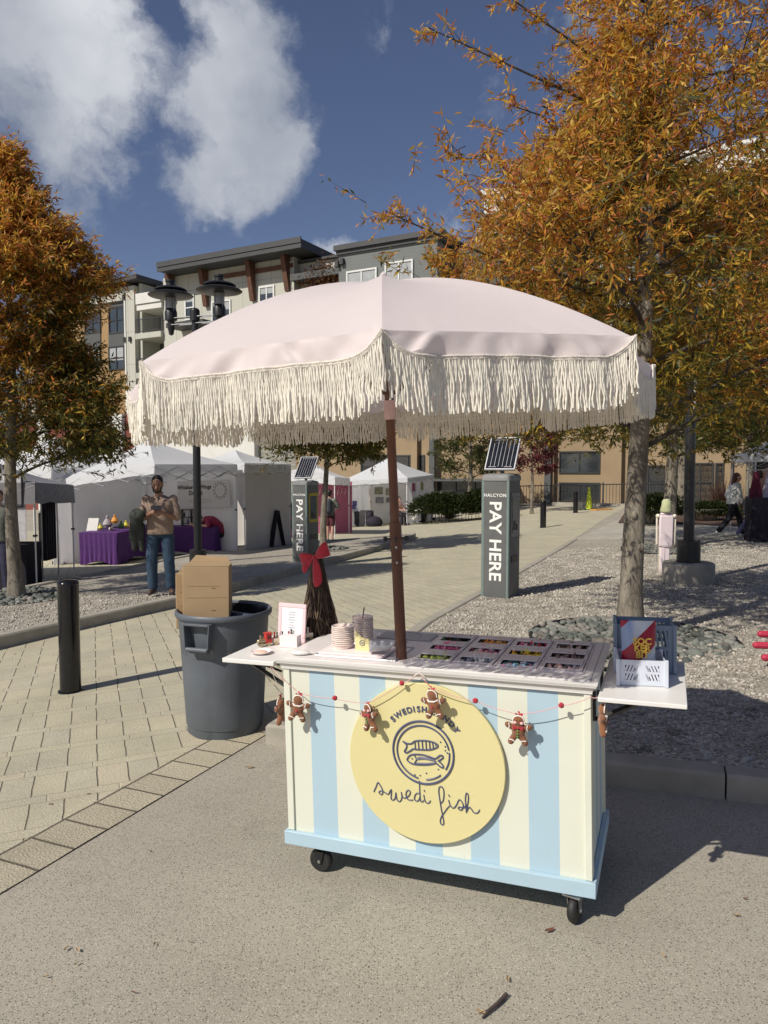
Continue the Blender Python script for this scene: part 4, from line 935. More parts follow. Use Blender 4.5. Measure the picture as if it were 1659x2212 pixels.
def bag_mat():
    m, n, l, p = new_mat('diamond_print_foil'); p.inputs['Roughness'].default_value = .32
    tc = nd(n, 'ShaderNodeTexCoord'); s = nd(n, 'ShaderNodeSeparateXYZ'); l.new(tc.outputs['Object'], s.inputs[0])
    v = nd(n, 'ShaderNodeMath', operation='SUBTRACT'); l.new(s.outputs[0], v.inputs[0]); l.new(s.outputs[2], v.inputs[1])
    k = nd(n, 'ShaderNodeMath', operation='ADD'); k.inputs[1].default_value = .1655; l.new(v.outputs[0], k.inputs[0])       # red where within a band
    md = nd(n, 'ShaderNodeMath', operation='FLOORED_MODULO'); md.inputs[1].default_value = .187; l.new(k.outputs[0], md.inputs[0])
    lt = nd(n, 'ShaderNodeMath', operation='LESS_THAN'); lt.inputs[1].default_value = .0935; l.new(md.outputs[0], lt.inputs[0])
    gx = nd(n, 'ShaderNodeMapRange'); gx.inputs['From Min'].default_value = -.03; gx.inputs['From Max'].default_value = -.01; l.new(s.outputs[0], gx.inputs['Value'])
    c1 = nd(n, 'ShaderNodeMixRGB'); c1.inputs[1].default_value = (.30, .40, .58, 1); c1.inputs[2].default_value = (.60, .64, .68, 1); l.new(gx.outputs[0], c1.inputs[0])
    c2 = nd(n, 'ShaderNodeMixRGB'); c2.inputs[2].default_value = (.36, .012, .03, 1); l.new(lt.outputs[0], c2.inputs[0]); l.new(c1.outputs[0], c2.inputs[1]); l.new(c2.outputs[0], p.inputs['Base Color'])
    return m
b = MB(); vs = []; fs = []; nx, nz_ = 12, 14; w, h = .066, .225
for sd_ in (-1, 1):
    for j in range(nz_ + 1):
        for i in range(nx + 1):
            u, v = i / nx * 2 - 1, j / nz_; th = .045 * (1 - abs(u) ** 2.5) ** .6 * (1 - max(0, v - .1) ** 2.2 * .96) * (1 if v > .05 else .7)
            vs.append((u * w * (1 - .06 * math.sin(v * PI)), sd_ * th + .002 * math.sin(9 * v + 5 * u), v * h))
for k in range(2):
    o_ = k * (nx + 1) * (nz_ + 1)
    for j in range(nz_):
        for i in range(nx): a = o_ + j * (nx + 1) + i; fs.append((a, a + 1, a + nx + 2, a + nx + 1))
b.add(vs, fs); b.build('bag_body', bag_mat(), bg_, ang=80)
M['letter_yellow'] = mat('golden_print', (.72, .46, .06), .4)
for i, tx in enumerate(('SOC', 'KER', 'BIT')):
    lettering(tx, .034, M['letter_yellow'], bg_, Matrix.Translation((.010, -.050 + (.002 * i - .003), .150 - i * .026)) @ Matrix.Rotation(R(90), 4, 'X'), 'printed_word', .0015, .0013)
# ------------------------------------------------------------------ garland and gingerbread ornaments
YG = -.045
gpts = [(-.06, -.02, .80), (.091, YG, .700), (.262, YG, .690), (.414, YG, .686), (.565, YG + .006, .780), (.636, -.034, .826), (.693, YG, .772), (.870, YG, .735), (1.042, YG, .700), (1.200, YG, .748), (1.308, -.042, .790), (1.338, -.03, .792), (1.342, .10, .745)]
def sag(pts, s=.006):
    out = []
    for a, c in zip(pts, pts[1:]):
        a, c = Vector(a), Vector(c)
        for k in range(6): u = k / 6; p = a.lerp(c, u); p.z -= s * 4 * u * (1 - u); out.append(p)
    out.append(Vector(pts[-1])); return out
def twine_mat():
    m, n, l, p = new_mat('red_white_twine'); p.inputs['Roughness'].default_value = .9
    tc = nd(n, 'ShaderNodeTexCoord'); w = nd(n, 'ShaderNodeTexWave'); w.inputs['Scale'].default_value = 90; w.bands_direction = 'DIAGONAL'; l.new(tc.outputs['Object'], w.inputs['Vector'])
    cr = nd(n, 'ShaderNodeValToRGB'); cr.color_ramp.interpolation = 'CONSTANT'; cr.color_ramp.elements[0].color = (.55, .05, .08, 1); cr.color_ramp.elements[1].color = (.8, .74, .7, 1); cr.color_ramp.elements[1].position = .5
    l.new(w.outputs['Fac'], cr.inputs[0]); l.new(cr.outputs[0], p.inputs['Base Color']); return m
gl = thing('garland', 'red and white twine garland hung along the front of the cart', 'garland', CM)
b = MB(); b.tube(sag(gpts), .0016, 5); b.build('twine', twine_mat(), gl)
b = MB(); b.tube(sag([(-.06, -.02, .80), (-.045, .02, .70), (-.04, .045, .645)]), .0014, 5); b.tube([(.615, -.036, .812), (.636, -.034, .826), (.66, -.036, .81)], .0022, 5); b.build('loose_end', M['icing'], gl)
for x, z in ((.262, .692), (.565, .781), (.870, .736), (1.200, .749)):
    b = MB(); rp = random.Random(int(x * 1000)); b.ell((x, YG, z), (.0105, .0105, .0105), 12, 8); b.v = [tuple(Vector(p) * (1) + Vector((rp.uniform(-.0015, .0015), rp.uniform(-.0015, .0015), rp.uniform(-.0015, .0015)))) for p in b.v]; b.build('pompom', M['red'], gl)
def ginger(lab, Mx, front=True, bowneck=True):
    t = thing('gingerbread_ornament', lab, 'plush ornament', Mx, 'gingerbread ornaments on the garland')
    b = MB(); b.ell((0, 0, -.026), (.024, .016, .022), 14, 10); b.ell((0, 0, -.066), (.026, .018, .028), 14, 10)
    for s in (-1, 1):
        b.cap((s * .018, 0, -.055), (s * .042, -.002, -.044), .011, .012); b.cap((s * .014, 0, -.085), (s * .027, -.002, -.108), .013, .013)
    body = b.build('body', M['brown'], t, mods=remesh(.0032, 3))
    y = -.0165
    TT = [([(.0225 * math.cos(a), -.006 - .004 * abs(math.cos(a * .5)), -.024 + .021 * math.sin(a)) for a in [R(-20 + 220 * i / 14) for i in range(15)]], .0022)]
    for s in (-1, 1):
        TT += [([(s * .036, -.013, -.034), (s * .033, -.014, -.046), (s * .036, -.012, -.057)], .0023), ([(s * .012, -.014, -.102), (s * .021, -.015, -.097), (s * .032, -.012, -.097)], .0023)]
    if not front: TT += [([(-.023, -.004, -.043), (-.012, -.0155, -.047), (.012, -.0155, -.047), (.023, -.004, -.043)], .0035)]
    for P_, r_ in TT: b = MB(); b.tube(P_, r_, 6); b.build('icing_trim', M['icing'], body)
    if front:
        b = MB()
        for s in (-1, 1): b.ell((s * .0125, y + .002, -.029), (.0065, .003, .006), 10, 6)
        b.build('cheek', mat('pink_icing', (.8, .45, .45), .7), body)
        b = MB()
        for s in (-1, 1): b.ell((s * .0075, y + .001, -.019), (.0018, .0018, .0022), 6, 4)
        b.build('eye', M['black'], body)
        b = MB(); b.ell((0, y - .004, -.046), (.005, .004, .005), 8, 6)
        for s in (-1, 1): b.add([(0, y - .004, -.046), (s * .020, y - .006, -.036), (s * .023, y, -.046), (s * .018, y - .004, -.056)], [(0, 1, 2), (0, 2, 3), (0, 3, 1), (1, 3, 2)])
        b.build('bow', M['red'], t)
        b = MB()
        for zz in (-.060, -.071, -.081): b.ell((0, -.019, zz), (.0042, .0028, .0040), 8, 6)
        b.build('button', M['green'], t)
    else:
        b = MB(); b.ell((0, -.0185, -.068), (.0055, .003, .0055), 10, 6); b.build('heart_patch', M['red'], t)
    b = MB(); rp = random.Random(3)
    for k in range(5):
        a = R(72 * k + 20); b.add([(0, -.004, .0), (.014 * math.cos(a - .4), -.008, .014 * math.sin(a - .4) - .002), (.017 * math.cos(a), -.002, .017 * math.sin(a) - .002), (.014 * math.cos(a + .4), .0, .014 * math.sin(a + .4) - .002)], [(0, 1, 2), (0, 2, 3)])
    b.tube([(0, 0, -.004), (0, 0, .006)], .0012, 5)
    b.build('knot', M['red'], t); return t
def hang(x, y, z, rz, tilt, sc=1.0): return CM @ Matrix.Translation((x, y, z)) @ Matrix.Rotation(rz, 4, 'Z') @ Matrix.Rotation(tilt, 4, 'Y') @ Matrix.Scale(sc, 4)
g1 = ginger('brown gingerbread plush showing its back, leftmost on the front of the cart', hang(.096, -.050, .695, R(12), R(7)), False)
g2 = ginger('brown gingerbread plush with red bow over the left edge of the yellow sign', hang(.414, -.050, .686, R(-25), R(-9), .98), True)
dup(g1, hang(.700, -.068, .775, R(-8), R(-6)), 'gingerbread plush showing its back, covering part of the sign lettering')
dup(g2, hang(1.042, -.050, .700, R(2), R(3)), 'brown gingerbread plush with red bow and green buttons near the right front')
dup(g1, hang(1.350, -.052, .775, R(94), R(0)), 'gingerbread plush seen edge on at the right side of the cart')
dup(g2, hang(-.047, .045, .640, R(-86), R(0)), 'gingerbread plush seen edge on at the left side of the cart')
# ================================================================== UMBRELLA
def fabric_mat(name, col, tr=.25, bump=.15):
    m = mat(name, col, .75, var=.02, scale=4, bump=bump, bscale=14, sheen=.2)
    return trans(m, tr)
M['canopy'] = fabric_mat('pale_pink_canvas', (.80, .72, .715), .30)
M['fringe'] = trans(mat('cream_cotton_fringe', (.82, .78, .68), .9, var=.10, scale=9), .12)
M['braid'] = mat('cream_braid', (.74, .68, .60), .85, var=.15, scale=120, bump=.6, bscale=300)
def umbrella():
    B0 = CM @ Vector((.509, .114, .80)); A0 = Vector((-.001, 3.127, CAMZ + .767))
    zax = (A0 - B0).normalized()
    f = Vector((0, -1, 0)); f = (f - zax * f.dot(zax)).normalized()      # one rib points at the street side
    f = Matrix.Rotation(R(-1.2), 3, zax) @ f
    x = f; y = zax.cross(x); Mx = Matrix((x, y, zax)).transposed().to_4x4(); Mx.translation = A0
    t = thing('parasol', 'pale pink parasol with long cream fringe standing in the candy cart', 'parasol', Mx)
    L = (A0 - B0).length
    b = MB(); b.tube([(0, 0, -L + .0), (0, 0, -L + .62)], .0235, 18); b.tube([(0, 0, -L + .60), (0, 0, -.03)], .0195, 18)
    po = b.build('pole', M['wood'], t)
    b = MB(); b.tube([(-.040, 0, -L + .555), (.040, 0, -L + .555)], .0045, 8); b.ell((-.045, 0, -L + .555), (.010, .006, .012), 10, 6); b.ell((.045, 0, -L + .555), (.010, .006, .012), 10, 6); b.M = Matrix.Rotation(R(90), 4, 'Z')
    b.tube([(-.040, 0, -L + .555), (.040, 0, -L + .555)], .0045, 8); b.ell((-.045, 0, -L + .555), (.010, .006, .012), 10, 6); b.ell((.045, 0, -L + .555), (.010, .006, .012), 10, 6)
    b.build('clamp_knob', M['black'], po)
    b = MB(); b.tube([(0, 0, -L + .50), (0, 0, -L + .625)], .0262, 18); b.build('collar', M['wood'], po)
    b = MB(); b.ell((.0262, 0, -L + .52), (.003, .005, .005), 8, 6); b.ell((.0252, 0, -L + .455), (.003, .005, .005), 8, 6); b.build('bolt', M['steel'], po)
    b = MB(); b.lathe([(.021, -.565), (.0245, -.560), (.0245, -.49), (.021, -.485)], 20); b.build('runner', mat('pale_hub_plastic', (.62, .42, .40), .5), t)
    r = 1.09; H = .392
    pr = lambda q: -H * (q ** 1.75)                     # height under the apex at radius fraction q
    NR, NA, n = 14, 10, 8
    rs = random.Random(21)
    rib = [2 * PI * k / n for k in range(n)]
    DR = .072                                           # depth of the cloth drop to the braid
    def rim(k, u):
        a, c = rib[k], rib[(k + 1) % n]
        p = Vector((r * math.cos(a), r * math.sin(a), -H)); q = Vector((r * math.cos(c), r * math.sin(c), -H))
        m = p.lerp(q, u); inw = .028 * 4 * u * (1 - u); m.x *= 1 - inw / 1.0; m.y *= 1 - inw / 1.0; m.z += .008 * 4 * u * (1 - u); return m
    def drop(u):
        e = min(u, 1 - u) * .834
        return DR * (1 - (1 - min(1, e / .125)) ** 2.4)
    for k in range(n):
        vs = []; fs = []
        ph = rs.uniform(0, 6); NA2 = 80
        for i in range(NR + 1):
            q = i / NR
            for j in range(NA2 + 1):
                u = j / NA2; e = rim(k, u)
                flat = 1 - .055 * q * 4 * u * (1 - u)
                p = Vector((e.x * q * (1 if q < 1 else 1), e.y * q, pr(q) * (1 + .0)))
                # cloth between ribs is pulled straight: lower than the rib arc
                sagg = .085 * q * (1 - q) * 4 * u * (1 - u)
                p.z -= sagg; 
                if i == NR: p.z = e.z
                vs.append(p)
        # cloth drop below the rim with soft folds
        ND = 12
        for i in range(1, ND + 1):
            for j in range(NA2 + 1):
                u = j / NA2; e = rim(k, u); d = drop(u) * i / ND
                o = Vector((e.x, e.y, 0)).normalized(); fold = 0
                for fq, am in ((9, .0055), (17, .0034), (5, .006)): fold += am * math.sin(fq * u * PI + ph * fq + d * 26)
                p = e + o * (fold * (i / ND) * min(1, drop(u) / DR + .1) + .010 * i / ND) - Vector((0, 0, d))
                vs.append(p)
        for i in range(NR + ND):
            for j in range(NA2): a = i * (NA2 + 1) + j; fs.append((a, a + 1, a + NA2 + 2, a + NA2 + 1))
        b = MB(); b.add(vs, fs)
        # wrinkles radiating from the rib ends
        V = b.v
        for idx in range(len(V)):
            i, j = divmod(idx, NA2 + 1); u = j / NA2
            if NR - 2 <= i <= NR + ND - 1:
                w = (.0, .06, .12)[i - NR + 2] if i <= NR else min(1, (i - NR) / 2.5)
                w *= .0085
                dd_ = max(0, i - NR) / ND; sl_ = 2.6 * (1 if u < .5 else -1); s_ = math.sin(34 * u + sl_ * dd_ + ph) + .7 * math.sin(61 * u + sl_ * 1.6 * dd_ + ph * 2)
                env = .25 + .75 * max(0, math.sin(9 * u + ph)) ** .7
                x_, y_, z_ = V[idx]; V[idx] = (x_ + w * s_ * env * .5 * math.cos((rib[k] + PI / 8)), y_ + w * s_ * env * .5 * math.sin((rib[k] + PI / 8)), z_ + w * s_ * env * .8 * (1 if j not in (0, NA2) else 0))
        pn = b.build('canopy_panel', M['canopy'], t, ang=32)
        # braid along the lower edge and the fringe strings
        pts = []
        for j in range(61):
            u = j / 60; e = rim(k, u); o = Vector((e.x, e.y, 0)).normalized(); fold = 0
            for fq, am in ((9, .0055), (17, .0034), (5, .006)): fold += am * math.sin(fq * u * PI + ph * fq + drop(u) * 26)
            pts.append(e + o * (.0125 + fold) - Vector((0, 0, drop(u))))
        b = MB(); b.tube(pts, [.0048 + .0012 * (j % 2) for j in range(61)], 6); b.tube([p - Vector((0, 0, .007)) for p in pts], [.0036 + .001 * ((j + 1) % 2) for j in range(61)], 6)
        b.build('braid', M['braid'], pn)
        b = MB(); ns = 158
        for i in range(ns):
            u = (i + .5) / ns; f_ = u * 60; j = min(59, int(f_)); p = pts[j].lerp(pts[j + 1], f_ - j) - Vector((0, 0, .008))
            o = Vector((p.x, p.y, 0)).normalized(); tg = Vector((-o.y, o.x, 0)); Ls = rs.uniform(.142, .160)
            if rs.random() < .05: Ls *= rs.uniform(.75, .95)
            P = []; rad = []; sw = rs.uniform(-.008, .008); wv = rs.uniform(.0008, .0030); pa = rs.uniform(0, 6); fr = rs.uniform(2, 5)
            out_ = rs.uniform(-.003, .006); NS = 15
            if rs.random() < .05: sw *= 2.4
            for s_ in range(NS + 1):
                v = s_ / NS
                P.append(p + Vector((0, 0, -Ls * v)) + tg * (sw * v * v + wv * math.sin(pa + fr * v * 3)) + o * (out_ * v + wv * .8 * math.cos(pa + fr * v * 2.4)))
                rad.append((.0025 if s_ % 2 else .0035) * (1 if s_ < NS else 1.25))
            b.tube(P, rad, 5)
        b.build('fringe', M['fringe'], pn)
    for k in range(n):
        a = rib[k]; P = []; 
        for i in range(12): q = .03 + .97 * i / 11; P.append((r * .985 * q * math.cos(a), r * .985 * q * math.sin(a), pr(q) - .014))
        b = MB(); b.tube(P, .0055, 6); rb = b.build('rib', M['wood'], t)
        q = .52; b = MB(); b.tube([(.028 * math.cos(a), .028 * math.sin(a), -.455), (r * q * math.cos(a), r * q * math.sin(a), pr(q) - .018)], .005, 6); b.build('stretcher', M['wood'], rb)
    b = MB(); b.lathe([(.045, -.008), (.05, .004), (.03, .012), (.012, .02), (.016, .035), (0, .05)], 16); b.build('finial', M['canopy'], t)
umbrella()
# ================================================================== STREET FURNITURE
def shadow_side(): pass
# ---- grey rubbish bin with flattened boxes
M['bin'] = mat('grey_bin_plastic', (.10, .115, .135), .5, var=.10, scale=5, bump=.15, bscale=50, dirt=.35)
M['cardboard'] = mat('corrugated_cardboard', (.37, .26, .145), .85, var=.08, scale=5, dirt=.12)
M['bag'] = mat('black_bin_liner', (.012, .014, .02), .22, var=.2)
bc = at(487, 1572); bc = Vector((bc.x, bc.y, gz(bc.x, bc.y)))
t = thing('rubbish_bin', 'round grey plastic rubbish bin with cardboard boxes sticking out', 'rubbish bin', Matrix.Translation(bc) @ Matrix.Rotation(R(-30), 4, 'Z') @ Matrix.Scale(1.06, 4))
def flute(a, z):
    k = (math.cos(a * 8) + 1) / 2
    w = 1 if z < .50 else 0
    return 1 - .030 * (1 - k ** .35) * w
prof = [(.0, .012), (.225, .012), (.232, .0), (.240, .006), (.242, .03), (.252, .30), (.262, .50), (.264, .515), (.274, .53), (.288, .74), (.288, .755), (.304, .757), (.310, .766), (.310, .785), (.303, .795), (.296, .795), (.290, .783), (.284, .70), (.248, .06), (.0, .05)]
b = MB(); b.lathe(prof, 96, fn=flute); b.build('bin_body', M['bin'], t, ang=40)
for s in (0, 1):
    b = MB(); b.M = Matrix.Rotation(R(-78) + s * PI, 4, 'Z')
    A_ = .286
    # D shaped handle standing off the wall: two cheeks and a grip
    for q in (-1, 1):
        b.slab([(A_ - .006, q * .085, .755), (A_ + .050, q * .085, .752), (A_ + .052, q * .075, .60), (A_ + .014, q * .060, .565), (A_ - .022, q * .060, .60)], .008, (0, q, 0))
    b.tube([(A_ + .040, -.075, .594), (A_ + .040, .075, .594)], .015, 12)
    b.box((A_ + .022, 0, .748), (.060, .17, .014)); b.box((A_ + .004, 0, .574), (.052, .12, .012))
    b.build('handle', M['bin'], t, bevel=.003)
b = MB(); b.M = Matrix.Rotation(R(10), 4, 'Z'); b.lathe([(.0, .44), (.20, .46), (.262, .60), (.272, .70), (.283, .778), (.279, .778), (.266, .70), (.255, .60), (.19, .50), (0, .47)], 40, fn=lambda a, z: 1 + .02 * math.sin(9 * a + z * 30)); b.build('bin_liner', M['bag'], t)
for nm, lab, px, py, w, h, d, rz, rx, zb in (('cardboard_box', 'tall flattened cardboard box standing upright in the grey bin', 449, 1335, .31, .62, .16, R(4), R(-2), .48), ('cardboard_box', 'smaller folded cardboard box at the left edge of the grey bin', 402, 1335, .13, .50, .10, R(14), R(-4), .70)):
    p = far(px, py, bc.y - (.03 if w > .2 else -.03))
    c = thing(nm, lab, 'cardboard box', Matrix.Translation((p.x, p.y, bc.z + zb)) @ Matrix.Rotation(rz, 4, 'Z') @ Matrix.Rotation(rx, 4, 'X'))
    if w > .2: h = .775 + .60 - zb - .02 - .28
    else: h = .42 + .0
    H_ = (.66 if w > .2 else .37)
    b = MB(); b.box2((-w / 2, -d / 2, 0), (w / 2, d / 2, H_)); b.build('carton', M['cardboard'], c, bevel=.004)
    b = MB(); b.slab([(-w / 2 + .004, d / 2 - .002, H_), (w / 2 - .01, d / 2 - .002, H_), (w / 2 - .03, d / 2 + .02, H_ + .05), (-w / 2 + .06, d / 2 + .015, H_ + .065)], .003, (0, 1, 0)); b.slab([(-w / 2 - .002, -d / 2, H_ + .001), (w / 2 + .002, -d / 2, H_ + .001), (w / 2, d / 2 - .02, H_ + .012), (-w / 2, d / 2 - .02, H_ + .008)], .003, (0, 0, 1))
    b.build('flap', M['cardboard'], c, smooth=False)
    b = MB()
    for q in (.25, .42, .68, .8): b.box((rr.uniform(-.02, .02), -d / 2 - .0005, H_ * q), (w * rr.uniform(.5, .95), .002, .002))
    for q in (.55, .78):
        if w > .2: b.box((.05, -d / 2 - .001, H_ * q), (.025, .003, .005))
    b.build('crease', mat('cardboard_crease', (.25, .17, .09), .9), c, smooth=False)
b = MB(); b.slab([(-.14, -.10, 0), (.10, -.14, 0), (.12, -.06, .20), (-.10, -.03, .22)], .02, (0, 1, 0)); o = b.build('plastic_sheet', mat('dark_blue_plastic', (.02, .035, .07), .3), None, bevel=.004)
o.matrix_world = Matrix.Translation(bc + Vector((.13, .03, .60))); tag(o, 'dark blue plastic sheet leaning inside the rim of the grey bin', 'sheet')
# ---- bollards
M['bollard'] = mat('gloss_black_paint', (.010, .010, .013), .16, var=.3, scale=14, bump=.05, bscale=40, dirt=.4)
def bollard(p, rad, h, lab):
    t = thing('bollard', lab, 'bollard', p, 'black steel bollards')
    b = MB(); b.lathe([(rad, 0), (rad, h - rad * .45), (rad * 1.03, h - rad * .42), (rad * 1.03, h - rad * .30), (rad * .98, h - rad * .22), (rad * .85, h - rad * .07), (rad * .5, h), (0, h + .003)], 36); b.build('post', M['bollard'], t)
    b = MB(); b.lathe([(rad * 1.02, -.02), (rad * 1.22, .0), (rad * 1.18, .012), (rad, .014)], 28); b.build('base_ring', M['bollard'], t); return t
p = at(145, 1499); bollard(Vector((p.x, p.y + .07, gz(p.x, p.y))), .083, .93, 'thick glossy black bollard standing on the tan pavers at the left')
p = at(1173, 1140); bollard(p, .10, .93, 'black bollard on the far path just right of the nearer pay station')
p = at(1243, 1108); bollard(p, .10, .95, 'black bollard furthest up the path, near the yellow cone')
p = at(1272, 1101); t = thing('traffic_cone', 'tall thin yellow green traffic cone on the far path', 'traffic cone', p)
M['hivis'] = mat('yellow_green_plastic', (.52, .62, .03), .5)
b = MB(); b.lathe([(.16, .03), (.05, 1.0), (.03, 1.05), (0, 1.05)], 16); b.build('cone', M['hivis'], t)
b = MB(); b.box((0, 0, .015), (.5, .5, .03)); b.build('base', M['rubber'], t, bevel=.01)
p0, p1 = at(1280, 1103), at(1318, 1101); b = MB(); b.box((0, 0, .03), ((p1 - p0).length, .35, .05)); o = b.build('cable_ramp', mat('orange_plastic', (.6, .28, .05), .6), None, bevel=.01); o.matrix_world = frame((p0 + p1) / 2, p1 - p0, (0, 1, 0)); tag(o, 'flat orange strip on the path beside the tall yellow cone', 'cable cover')
# ---- pay stations
M['pay'] = mat('dark_grey_metal', (.115, .118, .118), .45, var=.08, scale=6, bump=.05, dirt=.15)
M['paygreen'] = mat('green_grey_metal', (.16, .215, .205), .35, var=.06)
M['paycap'] = mat('grey_cap_metal', (.22, .225, .225), .45, var=.08)
M['ink_white'] = mat('white_vinyl', (.80, .80, .78), .5, var=.02)
M['solar'] = mat('solar_cells', (.009, .011, .018), .22, var=.3, scale=8, spec=.25)
M['alu'] = mat('aluminium', (.42, .43, .45), .35, .8, var=.08)
def pay_station(p, ang, lab, front_first, hgt=1.62):
    t = thing('pay_station', lab, 'pay station', Matrix.Translation(p) @ Matrix.Rotation(-ang, 4, 'Z'), 'solar powered pay stations')
    a = .20
    b = MB()
    pl_ = []
    for cx_, cy_, s0 in ((a - .04, a - .04, 0), (-a + .04, a - .04, 90), (-a + .04, -a + .04, 180), (a - .04, -a + .04, 270)):
        for k in range(5): q = R(s0 + 90 * k / 4); pl_.append((cx_ + .04 * math.cos(q), cy_ + .04 * math.sin(q)))
    b.prism(pl_, -.05, hgt); body = b.build('housing', M['pay'], t, ang=25)
    b = MB(); b.box2((-a - .006, -a + .0, -.02), (-a + .035, -a + .05, hgt + .0)) ; b.build('corner_strip', M['paygreen'], t, bevel=.006)
    b = MB(); b.box2((a - .030, -a - .005, -.02), (a + .006, -a + .035, hgt)); b.build('corner_strip', M['paygreen'], t, bevel=.006)
    b = MB()
    pc = [(x * 1.05, y * 1.05) for x, y in pl_]; n_ = len(pc); z = hgt
    vs = []; 
    for s_, dz in ((1, 0), (1, .045), (.97, .07), (.88, .085), (.6, .098), (.0, .10)): vs += [(x * s_, y * s_, z + dz) for x, y in pc]
    fs = [(i * n_ + j, i * n_ + (j + 1) % n_, (i + 1) * n_ + (j + 1) % n_, (i + 1) * n_ + j) for i in range(5) for j in range(n_)]; fs.append(tuple(reversed(range(n_))))
    b.add(vs, fs); b.build('cap', M['paycap'], t, ang=30)
    MT = Matrix.Translation((0, -a - .0035, 0)) @ Matrix.Rotation(R(90), 4, 'X') @ Matrix.Rotation(R(-90), 4, 'Z')
    Mt = Matrix.Translation((.0, -a - .0035, hgt * .485)) @ Matrix.Rotation(R(90), 4, 'X') @ Matrix.Rotation(R(-90), 4, 'Z')
    lettering('PAY HERE', .245, M['ink_white'], body, Mt, 'lettering', .0015, .0055, spacing=1.02, sx=1.0)
    lettering('HALCYON', .062, M['ink_white'], body, Matrix.Translation((.0, -a - .0035, hgt * .875)) @ Matrix.Rotation(R(90), 4, 'X'), 'lettering', .0015, .0012, spacing=1.2)
    # pay side: screen surround
    b = MB(); b.box2((a - .002, -a + .07, hgt * .52), (a + .012, a - .05, hgt * .90)); s1 = b.build('screen_surround', (M['paycap'] if front_first else mat('yellow_surround', (.42, .34, .03), .5)), t, bevel=.004)
    b = MB(); b.box2((a + .013, -a + .10, hgt * .56), (a + .018, a - .09, hgt * .86)); b.build('screen', mat('dim_screen', (.10, .12, .12), .2), s1, smooth=False)
    b = MB(); b.box2((a + .018, -a + .13, hgt * .58), (a + .024, -a + .19, hgt * .66)); b.box2((a + .018, -a + .21, hgt * .58), (a + .024, -a + .25, hgt * .63)); b.build('keypad', M['black'], s1, smooth=False)
    b = MB(); b.box2((a - .002, -a + .1, hgt * .30), (a + .008, a - .1, hgt * .36)); b.build('receipt_slot', M['black'], t, bevel=.003)
    # solar panel on a short mast, tilted to the sun
    b = MB(); b.tube([(0, .02, hgt + .06), (0, .02, hgt + .18)], .03, 10); b.box((0, .03, hgt + .18), (.14, .05, .05)); b.build('mast', M['paycap'], t)
    PM = Matrix.Translation((0.0, .03, hgt + .37)) @ Matrix.Rotation(R(8), 4, 'Z') @ Matrix.Rotation(R(56), 4, 'X') 
    w, h = .215, .27
    b = MB(); b.M = PM
    e = .018
    b.box2((-w, -h, -.02), (w, -h + e, .014)); b.box2((-w, h - e, -.02), (w, h, .014)); b.box2((-w, -h + e, -.02), (-w + e, h - e, .014)); b.box2((w - e, -h + e, -.02), (w, h - e, .014))
    pn = b.build('solar_panel', M['alu'], t, bevel=.002)
    b = MB(); b.M = PM; b.box2((-w + e, -h + e, -.012), (w - e, h - e, .006)); b.build('solar_cells', M['solar'], pn, smooth=False)
    b = MB(); b.M = PM
    for i in range(1, 7): x = -w + e + (2 * w - 2 * e) * i / 7; b.box2((x - .0022, -h + .05, .0065), (x + .0022, h - .04, .0085))
    b.box2((-w + .05, h - .043, .0065), (w - .05, h - .038, .0085)); b.box2((-w + .05, -h + .045, .0065), (-w + .16, -h + .05, .0085)); b.box2((w - .16, -h + .045, .0065), (w - .05, -h + .05, .0085))
    b.build('cell_line', M['alu'], pn, smooth=False); return t
kp = at(1078, 1291, .045); pay_station(back(Vector((kp.x + .02, kp.y, gz(kp.x, kp.y) + .03)), .26), R(34), 'grey PAY HERE station with solar panel on the gravel, right of the parasol pole', True, 1.60)
kp = at(661, 1214, .12); pay_station(back(Vector((kp.x, kp.y, gz(kp.x, kp.y) + .10)), .28), R(35), 'grey PAY HERE station with solar panel in the planter, behind the red bow', False, 1.62)
